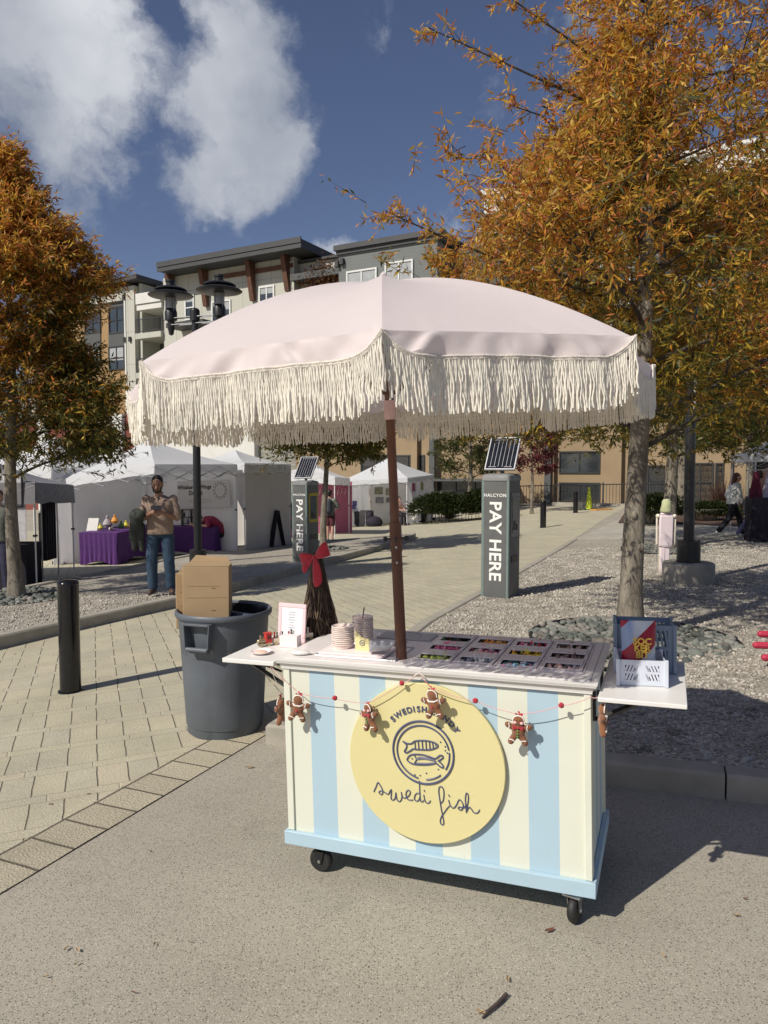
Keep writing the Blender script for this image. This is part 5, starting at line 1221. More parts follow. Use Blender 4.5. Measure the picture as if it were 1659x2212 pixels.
# ---- lamp posts
M['lamp'] = mat('black_lamp_metal', (.016, .017, .018), .4, var=.2, scale=10)
M['glass'] = mat('lamp_glass', (.35, .36, .36), .15, var=.05)
def lamp_post(base, top, lab, rp, hh, tilt_dir, half=.62, foot=None):
    'post from base to top; two domed lamps on rods'
    t = thing('street_lamp', lab, 'street lamp', base, 'twin domed street lamps'); T = top - base
    if foot:
        b = MB(); b.lathe([(foot * .98, -.05), (foot, .25), (foot * .985, .275), (foot * .95, .29), (0, .292)], 32); b.build('concrete_base', M['conc'], t); z0 = .292
    else: z0 = -.02
    b = MB(); s = T.normalized()
    b.tube([s * z0, s * (z0 + .32)], rp * 2.15, 16); b.build('post_foot', M['lamp'], t)
    b = MB(); b.tube([s * (z0 + .32), T * .55, T], [rp, rp * .95, rp * .85], 16); b.tube([T * .96, T * 1.0], rp * 1.25, 12); b.ell(tuple(T), (rp * 1.2, rp * 1.2, rp * .8), 12, 8); b.build('post', M['lamp'], t)
    d = Vector((math.cos(tilt_dir), math.sin(tilt_dir), 0))
    b = MB()
    for zz in (-.12, -.26):
        for w in (-.05, .05): n_ = Vector((-d.y, d.x, 0)) * w; b.tube([T - d * half + n_ + Vector((0, 0, zz)), T + d * half + n_ + Vector((0, 0, zz))], .011, 6)
    b.build('cross_rod', M['alu'], t)
    for k in (-1, 1):
        c = T + d * half * k + Vector((0, 0, -.18)); b = MB()
        b.lathe([(.0, -.30), (.05, -.27), (.06, -.2), (.075, -.15), (.075, .0), (.13, .03), (.13, .20), (.11, .25), (.10, .27)], 20, c=c)
        lp = b.build('lamp_body', M['lamp'], t)
        b = MB(); b.lathe([(.10, .27), (.105, .33), (.10, .50), (.09, .52)], 18, c=c)
        for q in range(4): a = R(45 + 90 * q); b.tube([c + Vector((.12 * math.cos(a), .12 * math.sin(a), .2)), c + Vector((.12 * math.cos(a), .12 * math.sin(a), .62))], .008, 5)
        b.build('lamp_glass', M['glass'], lp)
        b = MB(); b.lathe([(.30, .50), (.46, .535), (.475, .55), (.44, .575), (.30, .62), (.26, .63)], 36, c=c); b.lathe([(.16, .61), (.34, .645), (.35, .66), (.31, .69), (.14, .745), (.0, .76)], 36, c=c); b.tube([c + Vector((0, 0, .74)), c + Vector((0, 0, .83))], .09, 14); b.tube([c + Vector((0, 0, .83)), c + Vector((0, 0, .87))], .11, 14)
        b.lathe([(.0, .56), (.30, .50), (.30, .505), (0, .6)], 30, c=c)
        b.build('lamp_shade', M['lamp'], lp)
    return t
lb = at(428, 1216, .115); lt = far(421, 672, lb.y); lamp_post(Vector((lb.x, lb.y, gz(lb.x, lb.y) + .1)), lt, 'black twin domed street lamp behind the grey bin, above the white tent', .085, 1, R(-20), .60)
rb = at(1486, 1262, .05); rb = back(Vector((rb.x, rb.y, gz(rb.x, rb.y) + .04)), .36); rt_ = far(1497, 560, rb.y)
lamp_post(rb, rt_, 'black street lamp on a round concrete base, its head lost in the tree', .078, 1, R(20), .60, foot=.37)
b = MB(); q = far(1501, 850, rb.y - .2); b.box((q.x, q.y, q.z), (.025, .02, .44)); o = b.build('white_conduit', M['white'], None); tag(o, 'thin white strip fixed to the right lamp post', 'strip')
# ---- pale figure shaped display next to the right lamp
p = at(1436, 1243, .045); p = Vector((p.x, p.y, gz(p.x, p.y) + .03))
t = thing('dress_form', 'slim pale pink dressed figure with a pale green head beside the right lamp post', 'display figure', Matrix.Translation(p) @ Matrix.Rotation(R(-8), 4, 'Z'))
M['formpink'] = mat('pale_pink_cloth', (.72, .62, .66), .8, var=.05)
M['formgreen'] = mat('pale_green_cloth', (.45, .48, .28), .8, var=.1)
M['formcream'] = mat('cream_wood', (.72, .66, .54), .7)
b = MB(); 
b.box2((-.105, -.05, .48), (.105, .05, .98)); b.box2((-.09, -.045, .98), (.09, .045, 1.02)); b.box2((-.075, -.045, .46), (.09, .045, .5)); b.build('torso', M['formpink'], t, bevel=.02)
b = MB(); b.box2((-.085, -.04, .05), (-.01, .04, .46)); b.box2((-.01, -.03, .05), (.06, .03, .46)); b.build('leg', M['formpink'], t, bevel=.012)
b = MB(); b.box2((-.10, -.02, -.02), (-.075, .02, .6)); b.build('stake', M['formcream'], t)
for s in (-1, 1):
    b = MB(); b.ell((s * .125, 0, .965), (.036, .045, .035), 12, 8); b.cap((s * .14, 0, .94), (s * .135, 0, .52), .014, .018); b.build('arm', M['formcream'], t)
b = MB(); b.lathe([(.085, 1.03), (.095, 1.06), (.075, 1.14), (.07, 1.2), (.045, 1.235), (0, 1.24)], 16); b.build('head', M['formgreen'], t)
# ---- red folded chair end at the right edge
p = at(1650, 1462, .06); t = thing('folding_chair', 'folded red fabric chair end lying at the right edge on the gravel', 'folding chair', Matrix.Translation(Vector((p.x + .34, p.y, gz(p.x, p.y) + .05))) @ Matrix.Rotation(R(-6), 4, 'Z'))
M['redf'] = mat('red_canvas', (.42, .025, .06), .6, var=.06)
for k, (z, y, x0) in enumerate(((.16, -.02, -.33), (.235, .08, -.36), (.30, .20, -.28))):
    b = MB(); b.cap((x0, y, z), (.5, y, z - .01), .028, .030, 10); b.build('seat_roll', M['redf'], t)
b = MB(); b.cap((-.24, .02, .06), (.5, .02, .06), .045, .045, 10); b.cap((-.2, .18, .05), (.5, .18, .05), .03, .03, 10); b.build('frame_tube', M['black'], t)
# ---- twigs and leaves on the ground
M['twigm'] = mat('fallen_twig', (.06, .045, .04), .8, var=.3, scale=40)
p, q = at(1042, 2203), at(1094, 2155); b = MB(); z = .012
b.tube([p + Vector((0, 0, z * .6)), p.lerp(q, .3) + Vector((0, 0, z)), p.lerp(q, .6) + Vector((.004, 0, z)), q + Vector((0, 0, z))], [.003, .006, .0065, .008], 7); b.tube([p.lerp(q, .3) + Vector((0, 0, z)), p.lerp(q, .1) + Vector((-.02, .01, .006))], [.004, .001], 5)
o = b.build('twig', M['twigm'], None); tag(o, 'dark broken twig on the ground at the bottom of the picture', 'twig')
M['fleaf1'] = mat('fallen_brown_leaf', (.19, .075, .045), .8, var=.3, scale=50); M['fleaf2'] = mat('fallen_tan_leaf', (.36, .24, .12), .8, var=.3, scale=50)
def ground_leaf(px, py, L, ang, m, lab, h=0):
    p = at(px, py, h); b = MB(); N = 6; vs = []; fs = []
    for i in range(N + 1):
        u = i / N; w = L * .16 * math.sin(PI * (.05 + .92 * u)) + .0005; z = .004 + .010 * abs(u - .45) + .002 * math.sin(5 * u)
        vs += [(L * (u - .5), -w, z + .003), (L * (u - .5), 0, z), (L * (u - .5), w, z + .0045)]
    for i in range(N): a = 3 * i; fs += [(a, a + 3, a + 4, a + 1), (a + 1, a + 4, a + 5, a + 2)]
    b.add(vs, fs); o = b.build('fallen_leaf', m, None); o.matrix_world = Matrix.Translation((p.x, p.y, gz(p.x, p.y) + h + .002)) @ Matrix.Rotation(ang, 4, 'Z'); tag(o, lab, 'fallen leaf', 'fallen leaves'); return o
ground_leaf(1187, 2014, .045, R(30), M['fleaf1'], 'reddish brown curled leaf left of the right front caster')
ground_leaf(1040, 2192, .035, R(-20), M['fleaf2'], 'tan leaf touching the broken twig')
ground_leaf(1097, 2120, .03, R(80), M['fleaf2'], 'tiny pale leaf above the broken twig')
ground_leaf(1561, 1432, .05, R(10), M['fleaf2'], 'orange leaf on the gravel right of the crate', .13)
ground_leaf(540, 1660, .05, R(20), M['fleaf2'], 'thin tan leaf on the ground left of the cart near the bin')
rl = random.Random(77)
for k in range(46):
    px, py = rl.uniform(20, 1640), rl.uniform(1340, 2190)
    if 380 < px < 1500 and py < 2010: continue
    ground_leaf(px, py, rl.uniform(.012, .026), rl.uniform(0, 6), M['fleaf1'] if rl.random() < .5 else M['fleaf2'], 'tiny dry leaf scrap on the ground').update_tag()
# ---- tree rings
c = at(36, 1292, .115); TL = Vector((c.x, c.y, gz(c.x, c.y) + .115)); tree_ring(TL, .80, TL.z, 620, 31, 'cobbled ring round the left tree in the planter', .12)
c = at(1366, 1380, .05); TRB = Vector((c.x, c.y, gz(c.x, c.y) + ih(c.y) - .02)); tree_ring(TRB, .98, TRB.z, 1050, 32, 'grey cobble ring round the big tree behind the crates', .13)
c = at(1443, 1187, .04); T3 = Vector((c.x, c.y, gz(c.x, c.y) + .03)); tree_ring(T3, .95, T3.z, 420, 33, 'cobble ring behind the right lamp post')
c = at(700, 1186, .115); T4 = Vector((c.x, c.y, gz(c.x, c.y) + .115)); tree_ring(T4, .62, T4.z, 260, 34, 'small cobble ring right of the further pay station')
# ================================================================== MARKET TENTS
M['tent'] = trans(mat('white_tent_cloth', (.82, .84, .86), .6, var=.03, scale=2, bump=.15, bscale=3), .38)
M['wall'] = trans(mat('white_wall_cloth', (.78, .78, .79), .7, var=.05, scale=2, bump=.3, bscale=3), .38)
M['wallshade'] = mat('white_wall_shaded', (.50, .48, .46), .8, var=.05, scale=2)  # the white wall cloth again, with shade put into its darker colour
M['leg'] = mat('white_steel_leg', (.72, .72, .72), .4, var=.03)
M['purple'] = mat('purple_table_cloth', (.080, .020, .145), .75, var=.12, scale=4, bump=.3, bscale=8)
M['purple2'] = mat('lilac_cloth', (.36, .16, .50), .75, var=.1)
M['dark'] = mat('dark_cloth', (.012, .010, .020), .8, var=.3)
def tent(lab, corners, eave, peak, skirt=.22, walls=(), mcan='tent', posts=(0, 1, 2, 3), wmat='wall', foot=True):
    'corners: ground points in order; eave: heights of the cloth corner above each; walls: pairs (i, j)'
    c = sum(corners, Vector((0, 0, 0))) / 4
    t = thing('market_tent', lab, 'market tent', c, 'market tents')
    P = [corners[i] + Vector((0, 0, eave[i])) - c for i in range(4)]; G = [corners[i] - c for i in range(4)]
    top = sum(P, Vector((0, 0, 0))) / 4 + Vector((0, 0, peak))
    b = MB()
    N = 8
    for i in range(4):
        p, q = P[i], P[(i + 1) % 4]; vs = []; fs = []
        for a in range(N + 1):
            v = a / N
            for k in range(N + 1):
                u = k / N; e = p.lerp(q, u); w = e.lerp(top, v); w.z -= .22 * v * (1 - v) + .05 * 4 * u * (1 - u) * (1 - v) * v * 2; vs.append(w)
        for a in range(N):
            for k in range(N): z = a * (N + 1) + k; fs.append((z, z + 1, z + N + 2, z + N + 1))
        b.add(vs, fs)
        # skirt
        vs = []; fs = []
        o = ((p + q) / 2); o.z = 0; o = o.normalized() * .015
        for k in range(N * 2 + 1): u = k / N / 2; e = p.lerp(q, u); vs += [e, e + o * (1 + .6 * math.sin(k * 1.7)) - Vector((0, 0, skirt * (1 + .05 * math.sin(k * .9))))]
        for k in range(N * 2): fs.append((2 * k, 2 * k + 1, 2 * k + 3, 2 * k + 2))
        b.add(vs, fs)
    b.build('tent_canopy', M[mcan], t, ang=30)
    for i in posts:
        b = MB(); g_, p = G[i], P[i]; inn = (Vector((0, 0, 0)) - p); inn.z = 0; inn = inn.normalized() * .04
        b.tube([g_ + inn, g_.lerp(p, .55) + inn], .016, 4); b.tube([g_.lerp(p, .5) + inn, p + inn - Vector((0, 0, .05))], .021, 4)
        l_ = b.build('leg', M['leg'], t, smooth=False)
        b = MB(); b.box(g_.lerp(p, .5) + inn, (.06, .06, .035)); b.build('leg_clamp', M['black'], l_)
        if foot: b = MB(); b.box(g_ + inn + Vector((0, 0, .05)), (.26, .26, .10)); b.build('weight', M['black'], l_, bevel=.02)
    b = MB()
    for i in range(4):
        p, q = P[i] - Vector((0, 0, .05)), P[(i + 1) % 4] - Vector((0, 0, .05)); n_ = 4
        for k in range(n_):
            a, e = p.lerp(q, k / n_), p.lerp(q, (k + 1) / n_); dz = Vector((0, 0, .26))
            b.tube([a, e - dz] if k % 2 == 0 else [a - dz, e], .010, 4); b.tube([a - dz, e] if k % 2 == 0 else [a, e - dz], .010, 4)
    b.build('truss', M['alu'], t, smooth=False)
    W = {}
    for (i, j) in walls:
        p, q = P[i] - Vector((0, 0, .04)), P[j] - Vector((0, 0, .04)); gp, gq = G[i] + Vector((0, 0, .02)), G[j] + Vector((0, 0, .02)); vs = []; fs = []; NX, NY = 22, 8
        nrm = (q - p).cross(Vector((0, 0, 1))).normalized()
        for a in range(NY + 1):
            for k in range(NX + 1): v, u = a / NY, k / NX; e = gp.lerp(gq, u).lerp(p.lerp(q, u), v); vs.append(e + nrm * (.02 * math.sin(u * 17 + i) * (1 - .4 * v) + .012 * math.sin(u * 41 + v * 3)))
        for a in range(NY):
            for k in range(NX): z = a * (NX + 1) + k; fs.append((z, z + 1, z + NX + 2, z + NX + 1))
        b = MB(); b.add(vs, fs); W[(i, j)] = b.build('tent_wall', M[wmat], t, ang=60)
    t['_c'] = 0; del t['_c']
    return t, c, P, G, W
def upat(px, py, Y):
    p = far(px, py, Y); return p
# --- the main white tent with the purple tables
A = at(125, 1219); Bn = Vector((-.307 * (A.y - 1.3), A.y - 1.3, 0)); 
dAB = Vector((.91, -.42, 0)); dBC = Vector((.42, .91, 0)); SZ = 3.05
A_, B_, C_, D__ = A, A + dAB * SZ, A + dAB * SZ + dBC * SZ, A + dBC * SZ
cs = [Vector((p.x, p.y, gz(p.x, p.y))) for p in (A_, B_, C_, D__)]
def eh(p, px, py): return far(px, py, p.y).z - p.z
ev = [eh(cs[0], 93, 1038), eh(cs[1], 339, 1003), eh(cs[2], 520, 1003), 0]; ev[3] = ev[0] + cs[0].z - cs[3].z + (ev[2] + cs[2].z - ev[1] - cs[1].z) * .5 + .12
print('tent eaves', ev, [tuple(round(x, 2) for x in c) for c in cs])
mt, mc, mP, mG, mW = tent('large white market tent with grey side walls and purple tables, left of centre', cs, ev, .78, skirt=.20, walls=((3, 2), (0, 3)))
# banner on the back wall
nb = (cs[2] - cs[3]).normalized(); bnm = nb.cross(Vector((0, 0, 1))).normalized()
if bnm.y > 0: bnm = -bnm
def on_plane(px, py, p0, n):
    d = ray(px, py); o = Vector((0, 0, CAMZ)); return o + d * ((p0 - o).dot(n) / d.dot(n))
pl0 = cs[3] + bnm * .10
b0, b1 = on_plane(385, 1100, pl0, bnm), on_plane(497, 1100, pl0, bnm); bt_, bb_ = on_plane(440, 1038, pl0, bnm), on_plane(440, 1096, pl0, bnm)
cen = (b0 + b1) / 2; cen.z = (bt_.z + bb_.z) / 2; bw = (b1 - b0).length; bh = bt_.z - bb_.z
BF = frame(cen, nb, (0, 0, 1))
bn_ = thing('banner', 'pale banner reading Whiskers n Wings Delight hung on the back wall of the white tent', 'banner', BF)
b = MB(); b.box((0, 0, 0), (bw, bh, .006)); sh = b.build('banner_cloth', mat('banner_cloth_mat', (.55, .54, .53), .7, var=.03), bn_, smooth=False)
M['ink'] = mat('dark_ink', (.02, .02, .025), .6)
lettering('Whiskers n Wings', bh * .21, M['ink'], bn_, Matrix.Translation((-bw * .17, bh * .26, .006)), 'lettering', .001, .004)
lettering('Delight', bh * .22, M['ink'], bn_, Matrix.Translation((-bw * .15, bh * .04, .006)), 'lettering', .001, .004)
b = MB(); b.tube([(bw * .32 + bh * .24 * math.cos(a), bh * .12 + bh * .24 * math.sin(a), .006) for a in [2 * PI * i / 30 for i in range(30)]], .006, 5, closed=True)
for i in range(14): a = 2 * PI * i / 14; b.ell((bw * .32 + bh * .30 * math.cos(a), bh * .12 + bh * .30 * math.sin(a), .006), (.022, .022, .004), 8, 4)
for zz in (-.22, -.3): b.box((-.1, bh * zz, .006), (bw * .45, .008, .004))
b.build('round_emblem', mat('grey_ink', (.22, .22, .23), .6), bn_)
# canopy mark on the roof
# purple tables
def cloth_table(lab, p0, p1, depth, h, m, name='market_table', sag=.10):
    d = (p1 - p0); L = d.length; F = frame(p0, d, (-d.y, d.x, 0)); t = thing(name, lab, 'table', F)
    b = MB(); b.box2((0, 0, h - .02), (L, depth, h)); b.build('tabletop', m, t, smooth=False)
    b = MB(); N = 26
    for (a, c) in (((0, 0), (L, 0)), ((L, 0), (L, depth)), ((L, depth), (0, depth)), ((0, depth), (0, 0))):
        vs = []; fs = []; dx, dy = c[0] - a[0], c[1] - a[1]; ln = math.hypot(dx, dy); nx, ny = dy / ln, -dx / ln
        for k in range(N + 1):
            u = k / N; w = .018 * math.sin(k * 1.9); cut = sag * math.sin(PI * u) ** 3
            inn = .0
            vs += [(a[0] + dx * u, a[1] + dy * u, h - .001), (a[0] + dx * u + nx * (w - .02), a[1] + dy * u + ny * (w - .02), h * .5), (a[0] + dx * u + nx * (w * 1.4 - .01), a[1] + dy * u + ny * (w * 1.4 - .01), .02 + cut)]
        for k in range(N): z = 3 * k; fs += [(z, z + 3, z + 4, z + 1), (z + 1, z + 4, z + 5, z + 2)]
        b.add(vs, fs)
    b.build('table_cloth', m, t, ang=60); return t
q0 = at(242, 1222); q1 = at(310, 1214); 
td = (cs[1] - cs[0]).normalized()
T1 = at(172, 1222); T2 = T1 + td * 1.0
tb1 = cloth_table('table under a purple cloth at the left of the white tent, holding bright craft things', Vector((T1.x, T1.y, gz(T1.x, T1.y))), Vector((T1.x, T1.y, gz(T1.x, T1.y))) + Vector((.93, -.10, 0)) * 1.0 , 1.9, .78, M['purple'])
T3_ = at(392, 1200); T3_.z = gz(T3_.x, T3_.y)
tb2 = cloth_table('long purple clothed table at the back right of the white tent behind the man', T3_ + Vector((-1.25, .15, 0)), T3_ + Vector((1.0, -.40, 0)), .55, .78, M['purple'])
# goods on the tables
rg2 = random.Random(12)
def small(name, lab, cat, p, fn, m, group=None):
    b = MB(); fn(b); o = b.build(name, m, None); o.location = p; tag(o, lab, cat, group); return o
p = far(197, 1135, T1.y + .5); small('white_sign_card', 'white card sign leaning on the purple table', 'sign card', p, lambda b: b.slab([(-.13, 0, -.17), (.13, 0, -.17), (.16, .08, .17), (-.09, .08, .17)], .015, (0, 1, 0)), M['white'])
cols = [((.6, .25, .04), 'orange'), ((.55, .5, .05), 'yellow'), ((.05, .12, .05), 'dark green'), ((.45, .2, .08), 'brown'), ((.3, .28, .3), 'grey'), ((.5, .45, .4), 'cream')]
for k, (px, py, ci, s) in enumerate(((217, 1138, 1, .06), (248, 1122, 0, .09), (232, 1128, 4, .12), (262, 1135, 2, .08), (272, 1132, 1, .07), (285, 1134, 3, .09), (240, 1140, 5, .06))):
    p = far(px, py, T1.y + .35 + .05 * k); m = mat('craft_%d' % k, cols[ci][0], .6)
    small('craft_item', '%s craft ornament, %s on the purple table' % (cols[ci][1], ['first', 'tall', 'spiky', 'low', 'small', 'wide', 'front'][k]), 'ornament', p, lambda b, s=s: (b.lathe([(s * .7, -s), (s, -s * .4), (s * .6, s * .4), (s * .25, s * .8), (0, s * 1.2)], 12), b.ell((0, 0, s), (s * .35, s * .35, s * .35), 8, 6)), m, 'craft ornaments on the purple table')
pr_ = on_plane(278, 1112, pl0, bnm)
def rack(b):
    for s in (-1, 1): b.box((s * .42, 0, 0), (.02, .02, 1.1))
    for z in (-.4, -.1, .2, .5): b.box((0, 0, z), (.84, .02, .015))
rk = thing('display_board', 'white wire display board with two rows of cards at the back of the tent', 'display rack', Vector((pr_.x, pr_.y - .3, pr_.z)))
b = MB(); rack(b); b.build('frame', M['leg'], rk, smooth=False)
for z in (.28, -.16):
    b = MB(); b.box((0, -.02, z), (.72, .015, .24)); c_ = b.build('card_row', mat('grey_cards', (.16, .16, .17), .6), rk, smooth=False)
    b = MB(); [b.box((-.3 + .1 * k, -.03, z + .02), (.06, .008, .12)) for k in range(7)]; b.build('card', mat('pale_cards', (.42, .42, .42), .6), c_, smooth=False)
p = on_plane(408, 1125, T3_, Vector((0, 1, 0))); cr_ = thing('bottle_rack', 'black rack with bottles on the right purple table', 'display rack', Vector((p.x, p.y + .3, T3_.z + .78)))
b = MB(); [b.box((x, 0, .22), (.02, .2, .44)) for x in (-.25, 0, .25)]; [b.box((0, 0, z), (.5, .2, .015)) for z in (.05, .22, .42)]; b.build('frame', M['black'], cr_, smooth=False)
for k in range(9):
    b = MB(); x = -.19 + .095 * (k % 5); z = .06 if k < 5 else .23; b.lathe([(.022, 0), (.024, .08), (.010, .11), (.010, .14), (0, .14)], 10, c=(x, -.02, z)); b.build('bottle', [M['white'], mat('violet_bottle', (.12, .08, .25), .4), M['black']][k % 3], cr_)
# --- second tent with closed sides right behind it
e0 = at(520, 1190); e0 = C_ + dAB * .12 + dBC * .15
cc = [e0 - dAB * 2.2, e0, e0 + dBC * 2.25, e0 - dAB * 2.2 + dBC * 2.25]
cc = [Vector((p.x, p.y, gz(p.x, p.y))) for p in cc]
h2 = [eh(cc[1], 524, 1000), eh(cc[2], 605, 1002)]; h2 = [h2[0], h2[0], h2[1], h2[1]]
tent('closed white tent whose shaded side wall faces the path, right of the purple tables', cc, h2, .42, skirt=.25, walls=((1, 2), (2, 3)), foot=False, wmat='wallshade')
# --- tent at the far left behind
e0 = at(88, 1230); cD = [e0 + Vector((-2.6, 1.6, 0)), e0 + Vector((-.1, .9, 0)), e0 + Vector((1.1, 3.6, 0)), e0 + Vector((-1.4, 4.3, 0))]
cD = [Vector((p.x, p.y, gz(p.x, p.y))) for p in cD]; hh = eh(cD[1], 78, 1010)
tent('white tent partly hidden behind the left tree and the large tent', cD, [hh] * 4, .85, skirt=.24, walls=((1, 2), (2, 3)), foot=False)
# --- left edge stall: grey canopy, white framed panel, dark table
e1 = at(82, 1272); cE = [e1 + Vector((-3.0, -.35, 0)), e1, e1 + Vector((-.55, 2.9, 0)), e1 + Vector((-3.4, 2.7, 0))]
cE = [Vector((p.x, p.y, gz(p.x, p.y))) for p in cE]; hh = eh(cE[1], 70, 1042)
M['greycan'] = mat('grey_canopy_cloth', (.20, .20, .22), .7, var=.05)
tent('grey canopied stall cut by the left edge, with white panels and a black table', cE, [hh] * 4, .6, skirt=.0 + .36, mcan='greycan', foot=False, posts=(0, 1, 2, 3))
P0 = cE[1] + Vector((-.12, -.02, 0))
wp = thing('exhibition_stand', 'white fabric panel in a black frame under the grey canopy', 'display stand', P0)
b = MB(); b.box2((-2.6, 0, .85), (-.05, .02, 2.0)); b.build('panel_cloth', trans(mat('bright_panel', (.86, .86, .90), .6, bump=.2, bscale=3), .5), wp, smooth=False)
b = MB(); b.box2((-2.65, -.03, 1.42), (-.07, -.005, 1.445)); b.box2((-.10, -.03, 1.445), (-.075, -.005, 2.02)); b.build('panel_frame', M['black'], wp, smooth=False)
cloth_table('black clothed table under the grey canopy at the left edge', P0 + Vector((-2.7, -.12, 0)), P0 + Vector((-.02, -.07, 0)), .6, .78, M['dark'], sag=.02)
rk2 = thing('clothes_rail', 'narrow rail of dark and grey clothes standing between the left stalls', 'clothes rail', at(98, 1250))
b = MB(); [b.box2((-.05 + .02 * math.sin(k * 2), .1 * k, .35), (.04, .1 * k + .06, 1.55 - .06 * (k % 3))) for k in range(5)]; b.build('garments', M['dark'], rk2, bevel=.01)
b = MB(); b.tube([(0, -.1, 0), (0, -.1, 1.68), (0, .6, 1.68), (0, .6, 0)], .015, 6); b.build('rail', M['alu'], rk2)
b = MB(); b.box2((-.11, -.02, .5), (-.02, .10, 1.3)); b.build('grey_garment', mat('grey_fur', (.25, .25, .24), .9, var=.4, scale=30), rk2, bevel=.03)
# --- black sandwich board
p = back(at(573, 1183), -1.1)
sbt = thing('sandwich_board', 'black sandwich board standing at the corner of the closed tent', 'sandwich board', Matrix.Translation(Vector((p.x + .10, p.y, gz(p.x, p.y)))) @ Matrix.Rotation(R(-25), 4, 'Z'))
b = MB(); b.slab([(-.35, -.34, 0), (.35, -.34, 0), (.33, -.02, 1.12), (-.33, -.02, 1.12)], .03, (0, 1, .2)); b.build('front_board', M['dark'], sbt, smooth=False)
b = MB(); b.slab([(-.35, .34, 0), (.35, .34, 0), (.33, .03, 1.12), (-.33, .03, 1.12)], .03, (0, 1, .2)); b.build('back_board', M['dark'], sbt, smooth=False)
p = far(592, 1098, p.y); small('white_flyer', 'white paper flyer clipped to the top of the sandwich board', 'flyer', p, lambda b: b.slab([(-.10, -.02, .16), (.06, 0, .18), (.14, .02, -.12), (-.02, 0, -.14)], .01, (0, 1, 0)), M['white'])
# --- pink booth far behind
Yk = 27.0
def ground_pt(px, Y): x = (px - 829.5) / 1597.2 * Y; return Vector((x, Y, gz(x, Y)))
cP = [ground_pt(598, Yk), ground_pt(724, Yk - .8), ground_pt(724, Yk - .8) + Vector((.4, 2.6, 0)), ground_pt(598, Yk) + Vector((.4, 2.6, 0))]
cP = [Vector((p.x, p.y, gz(p.x, p.y))) for p in cP]
hP = [eh(cP[0], 600, 1021), eh(cP[1], 724, 1030)] ; hP = [hP[0], hP[1], hP[1], hP[0]]
tent('small white tent with a deep pink back behind the further pay station', cP, hP, .45, skirt=.28, foot=False)
M['maroon'] = mat('deep_pink_cloth', (.36, .10, .16), .7, var=.1); M['hotpink'] = mat('hot_pink_cloth', (.72, .16, .42), .6)
pb = thing('pink_backdrop', 'deep pink backdrop with pale scribbled lettering in the small far tent', 'backdrop', (cP[2] + cP[3]) / 2)
w = (cP[2] - cP[3]).length / 2; hb = hP[2] - .1
b = MB(); b.box2((-w, -.1, .0), (w, -.06, hb)); b.build('backdrop_cloth', M['maroon'], pb, smooth=False)
b = MB(); rq = random.Random(5)
for k in range(14): x = -w + .15 + k * (2 * w - .3) / 14; b.tube([(x, -.12, hb - .5 + rq.uniform(-.05, .05)), (x + .06, -.12, hb - .28), (x + .1, -.12, hb - .45)], .012, 4)
b.build('pale_scribble', M['pink'], pb)
pt = ground_pt(609, Yk - .6); cloth_table('hot pink clothed stand in the far pink tent', pt + Vector((-.16, 0, 0)), pt + Vector((.30, 0, 0)), .5, .85, M['hotpink'], sag=0)
for k in range(6):
    px, py = 598 + 6.5 * k, 1084 + (k % 3) * 6; p = far(px, py, Yk - .5); small('plush_toy', 'coloured plush toy in the pink tent, number %s from the left' % ['one', 'two', 'three', 'four', 'five', 'six'][k], 'plush toy', p, lambda b: (b.ell((0, 0, 0), (.09, .07, .10), 8, 6), b.ell((0, 0, .12), (.06, .06, .06), 8, 6)), mat('plush_%d' % k, [(.25, .5, .6), (.75, .55, .45), (.6, .45, .2), (.7, .5, .3), (.3, .28, .2), (.8, .6, .5)][k], .8), 'plush toys in the pink tent')
# --- far white tent in the middle
q = at(734, 1141); Yf = q.y
cF = [ground_pt(733, Yf), ground_pt(880, Yf - .3), None, None]; dd = Vector((1.35, 2.75, 0)); cF[2] = cF[1] + dd; cF[3] = cF[0] + dd
cF = [Vector((p.x, p.y, gz(p.x, p.y))) for p in cF]
hF = [eh(cF[0], 731, 1040), eh(cF[1], 873, 1032)]; hF = [hF[0], hF[1], hF[1] + .05, hF[0] + .05]
ft, fc, fP, fG, fW = tent('white tent in the middle distance with pictures pinned to its grey walls', cF, hF, .95, skirt=.20, walls=((3, 2), (1, 2), (0, 3)), foot=True)
print('far tent', Yf, hF)
nF = Vector((0, -1, 0)); pF = cF[3] + Vector((0, -.15, 0))
pk = 0
for px, py, w, h, c in ((745, 1057, .25, .35, (.2, .2, .2)), (758, 1055, .25, .3, (.3, .3, .3)), (775, 1060, .3, .4, (.22, .22, .22)), (790, 1058, .25, .35, (.3, .28, .26)), (768, 1085, .3, .3, (.25, .25, .25)), (818, 1060, .4, .35, (.22, .22, .14)), (841, 1062, .35, .35, (.28, .27, .2)), (820, 1080, .4, .3, (.25, .25, .26)), (842, 1080, .35, .25, (.2, .2, .2))):
    p = on_plane(px, py, pF, nF); pk += 1
    small('pinned_picture', 'picture pinned to the back wall of the far tent, %s from the left' % ['first', 'second', 'third', 'fourth', 'fifth', 'sixth', 'seventh', 'eighth', 'ninth'][pk - 1], 'picture', p, lambda b, w=w, h=h: b.box((0, 0, 0), (w, .02, h)), mat('picture_%d' % pk, c, .6, var=.6, scale=9), 'pictures pinned in the far tent')
for px, py, c in ((890, 1052, (.35, .06, .10)), (908, 1050, (.45, .38, .12))):
    p = on_plane(px, py, cF[1] + Vector((-.1, 0, 0)), Vector((dd.y, -dd.x, 0)).normalized()); pk += 1
    small('pinned_picture', '%s picture on the right wall of the far tent' % ('dark red' if c[0] < .4 else 'mustard'), 'picture', p, lambda b: b.box((0, 0, 0), (.25, .35, .35)), mat('picture_%d' % pk, c, .6), 'pictures pinned in the far tent')
pt = ground_pt(740, Yf + 1.2); cloth_table('grey clothed table inside the far tent at its left', pt, pt + Vector((.75, 0, 0)), .7, .72, mat('grey_table_cloth', (.06, .06, .07), .8), sag=.3)
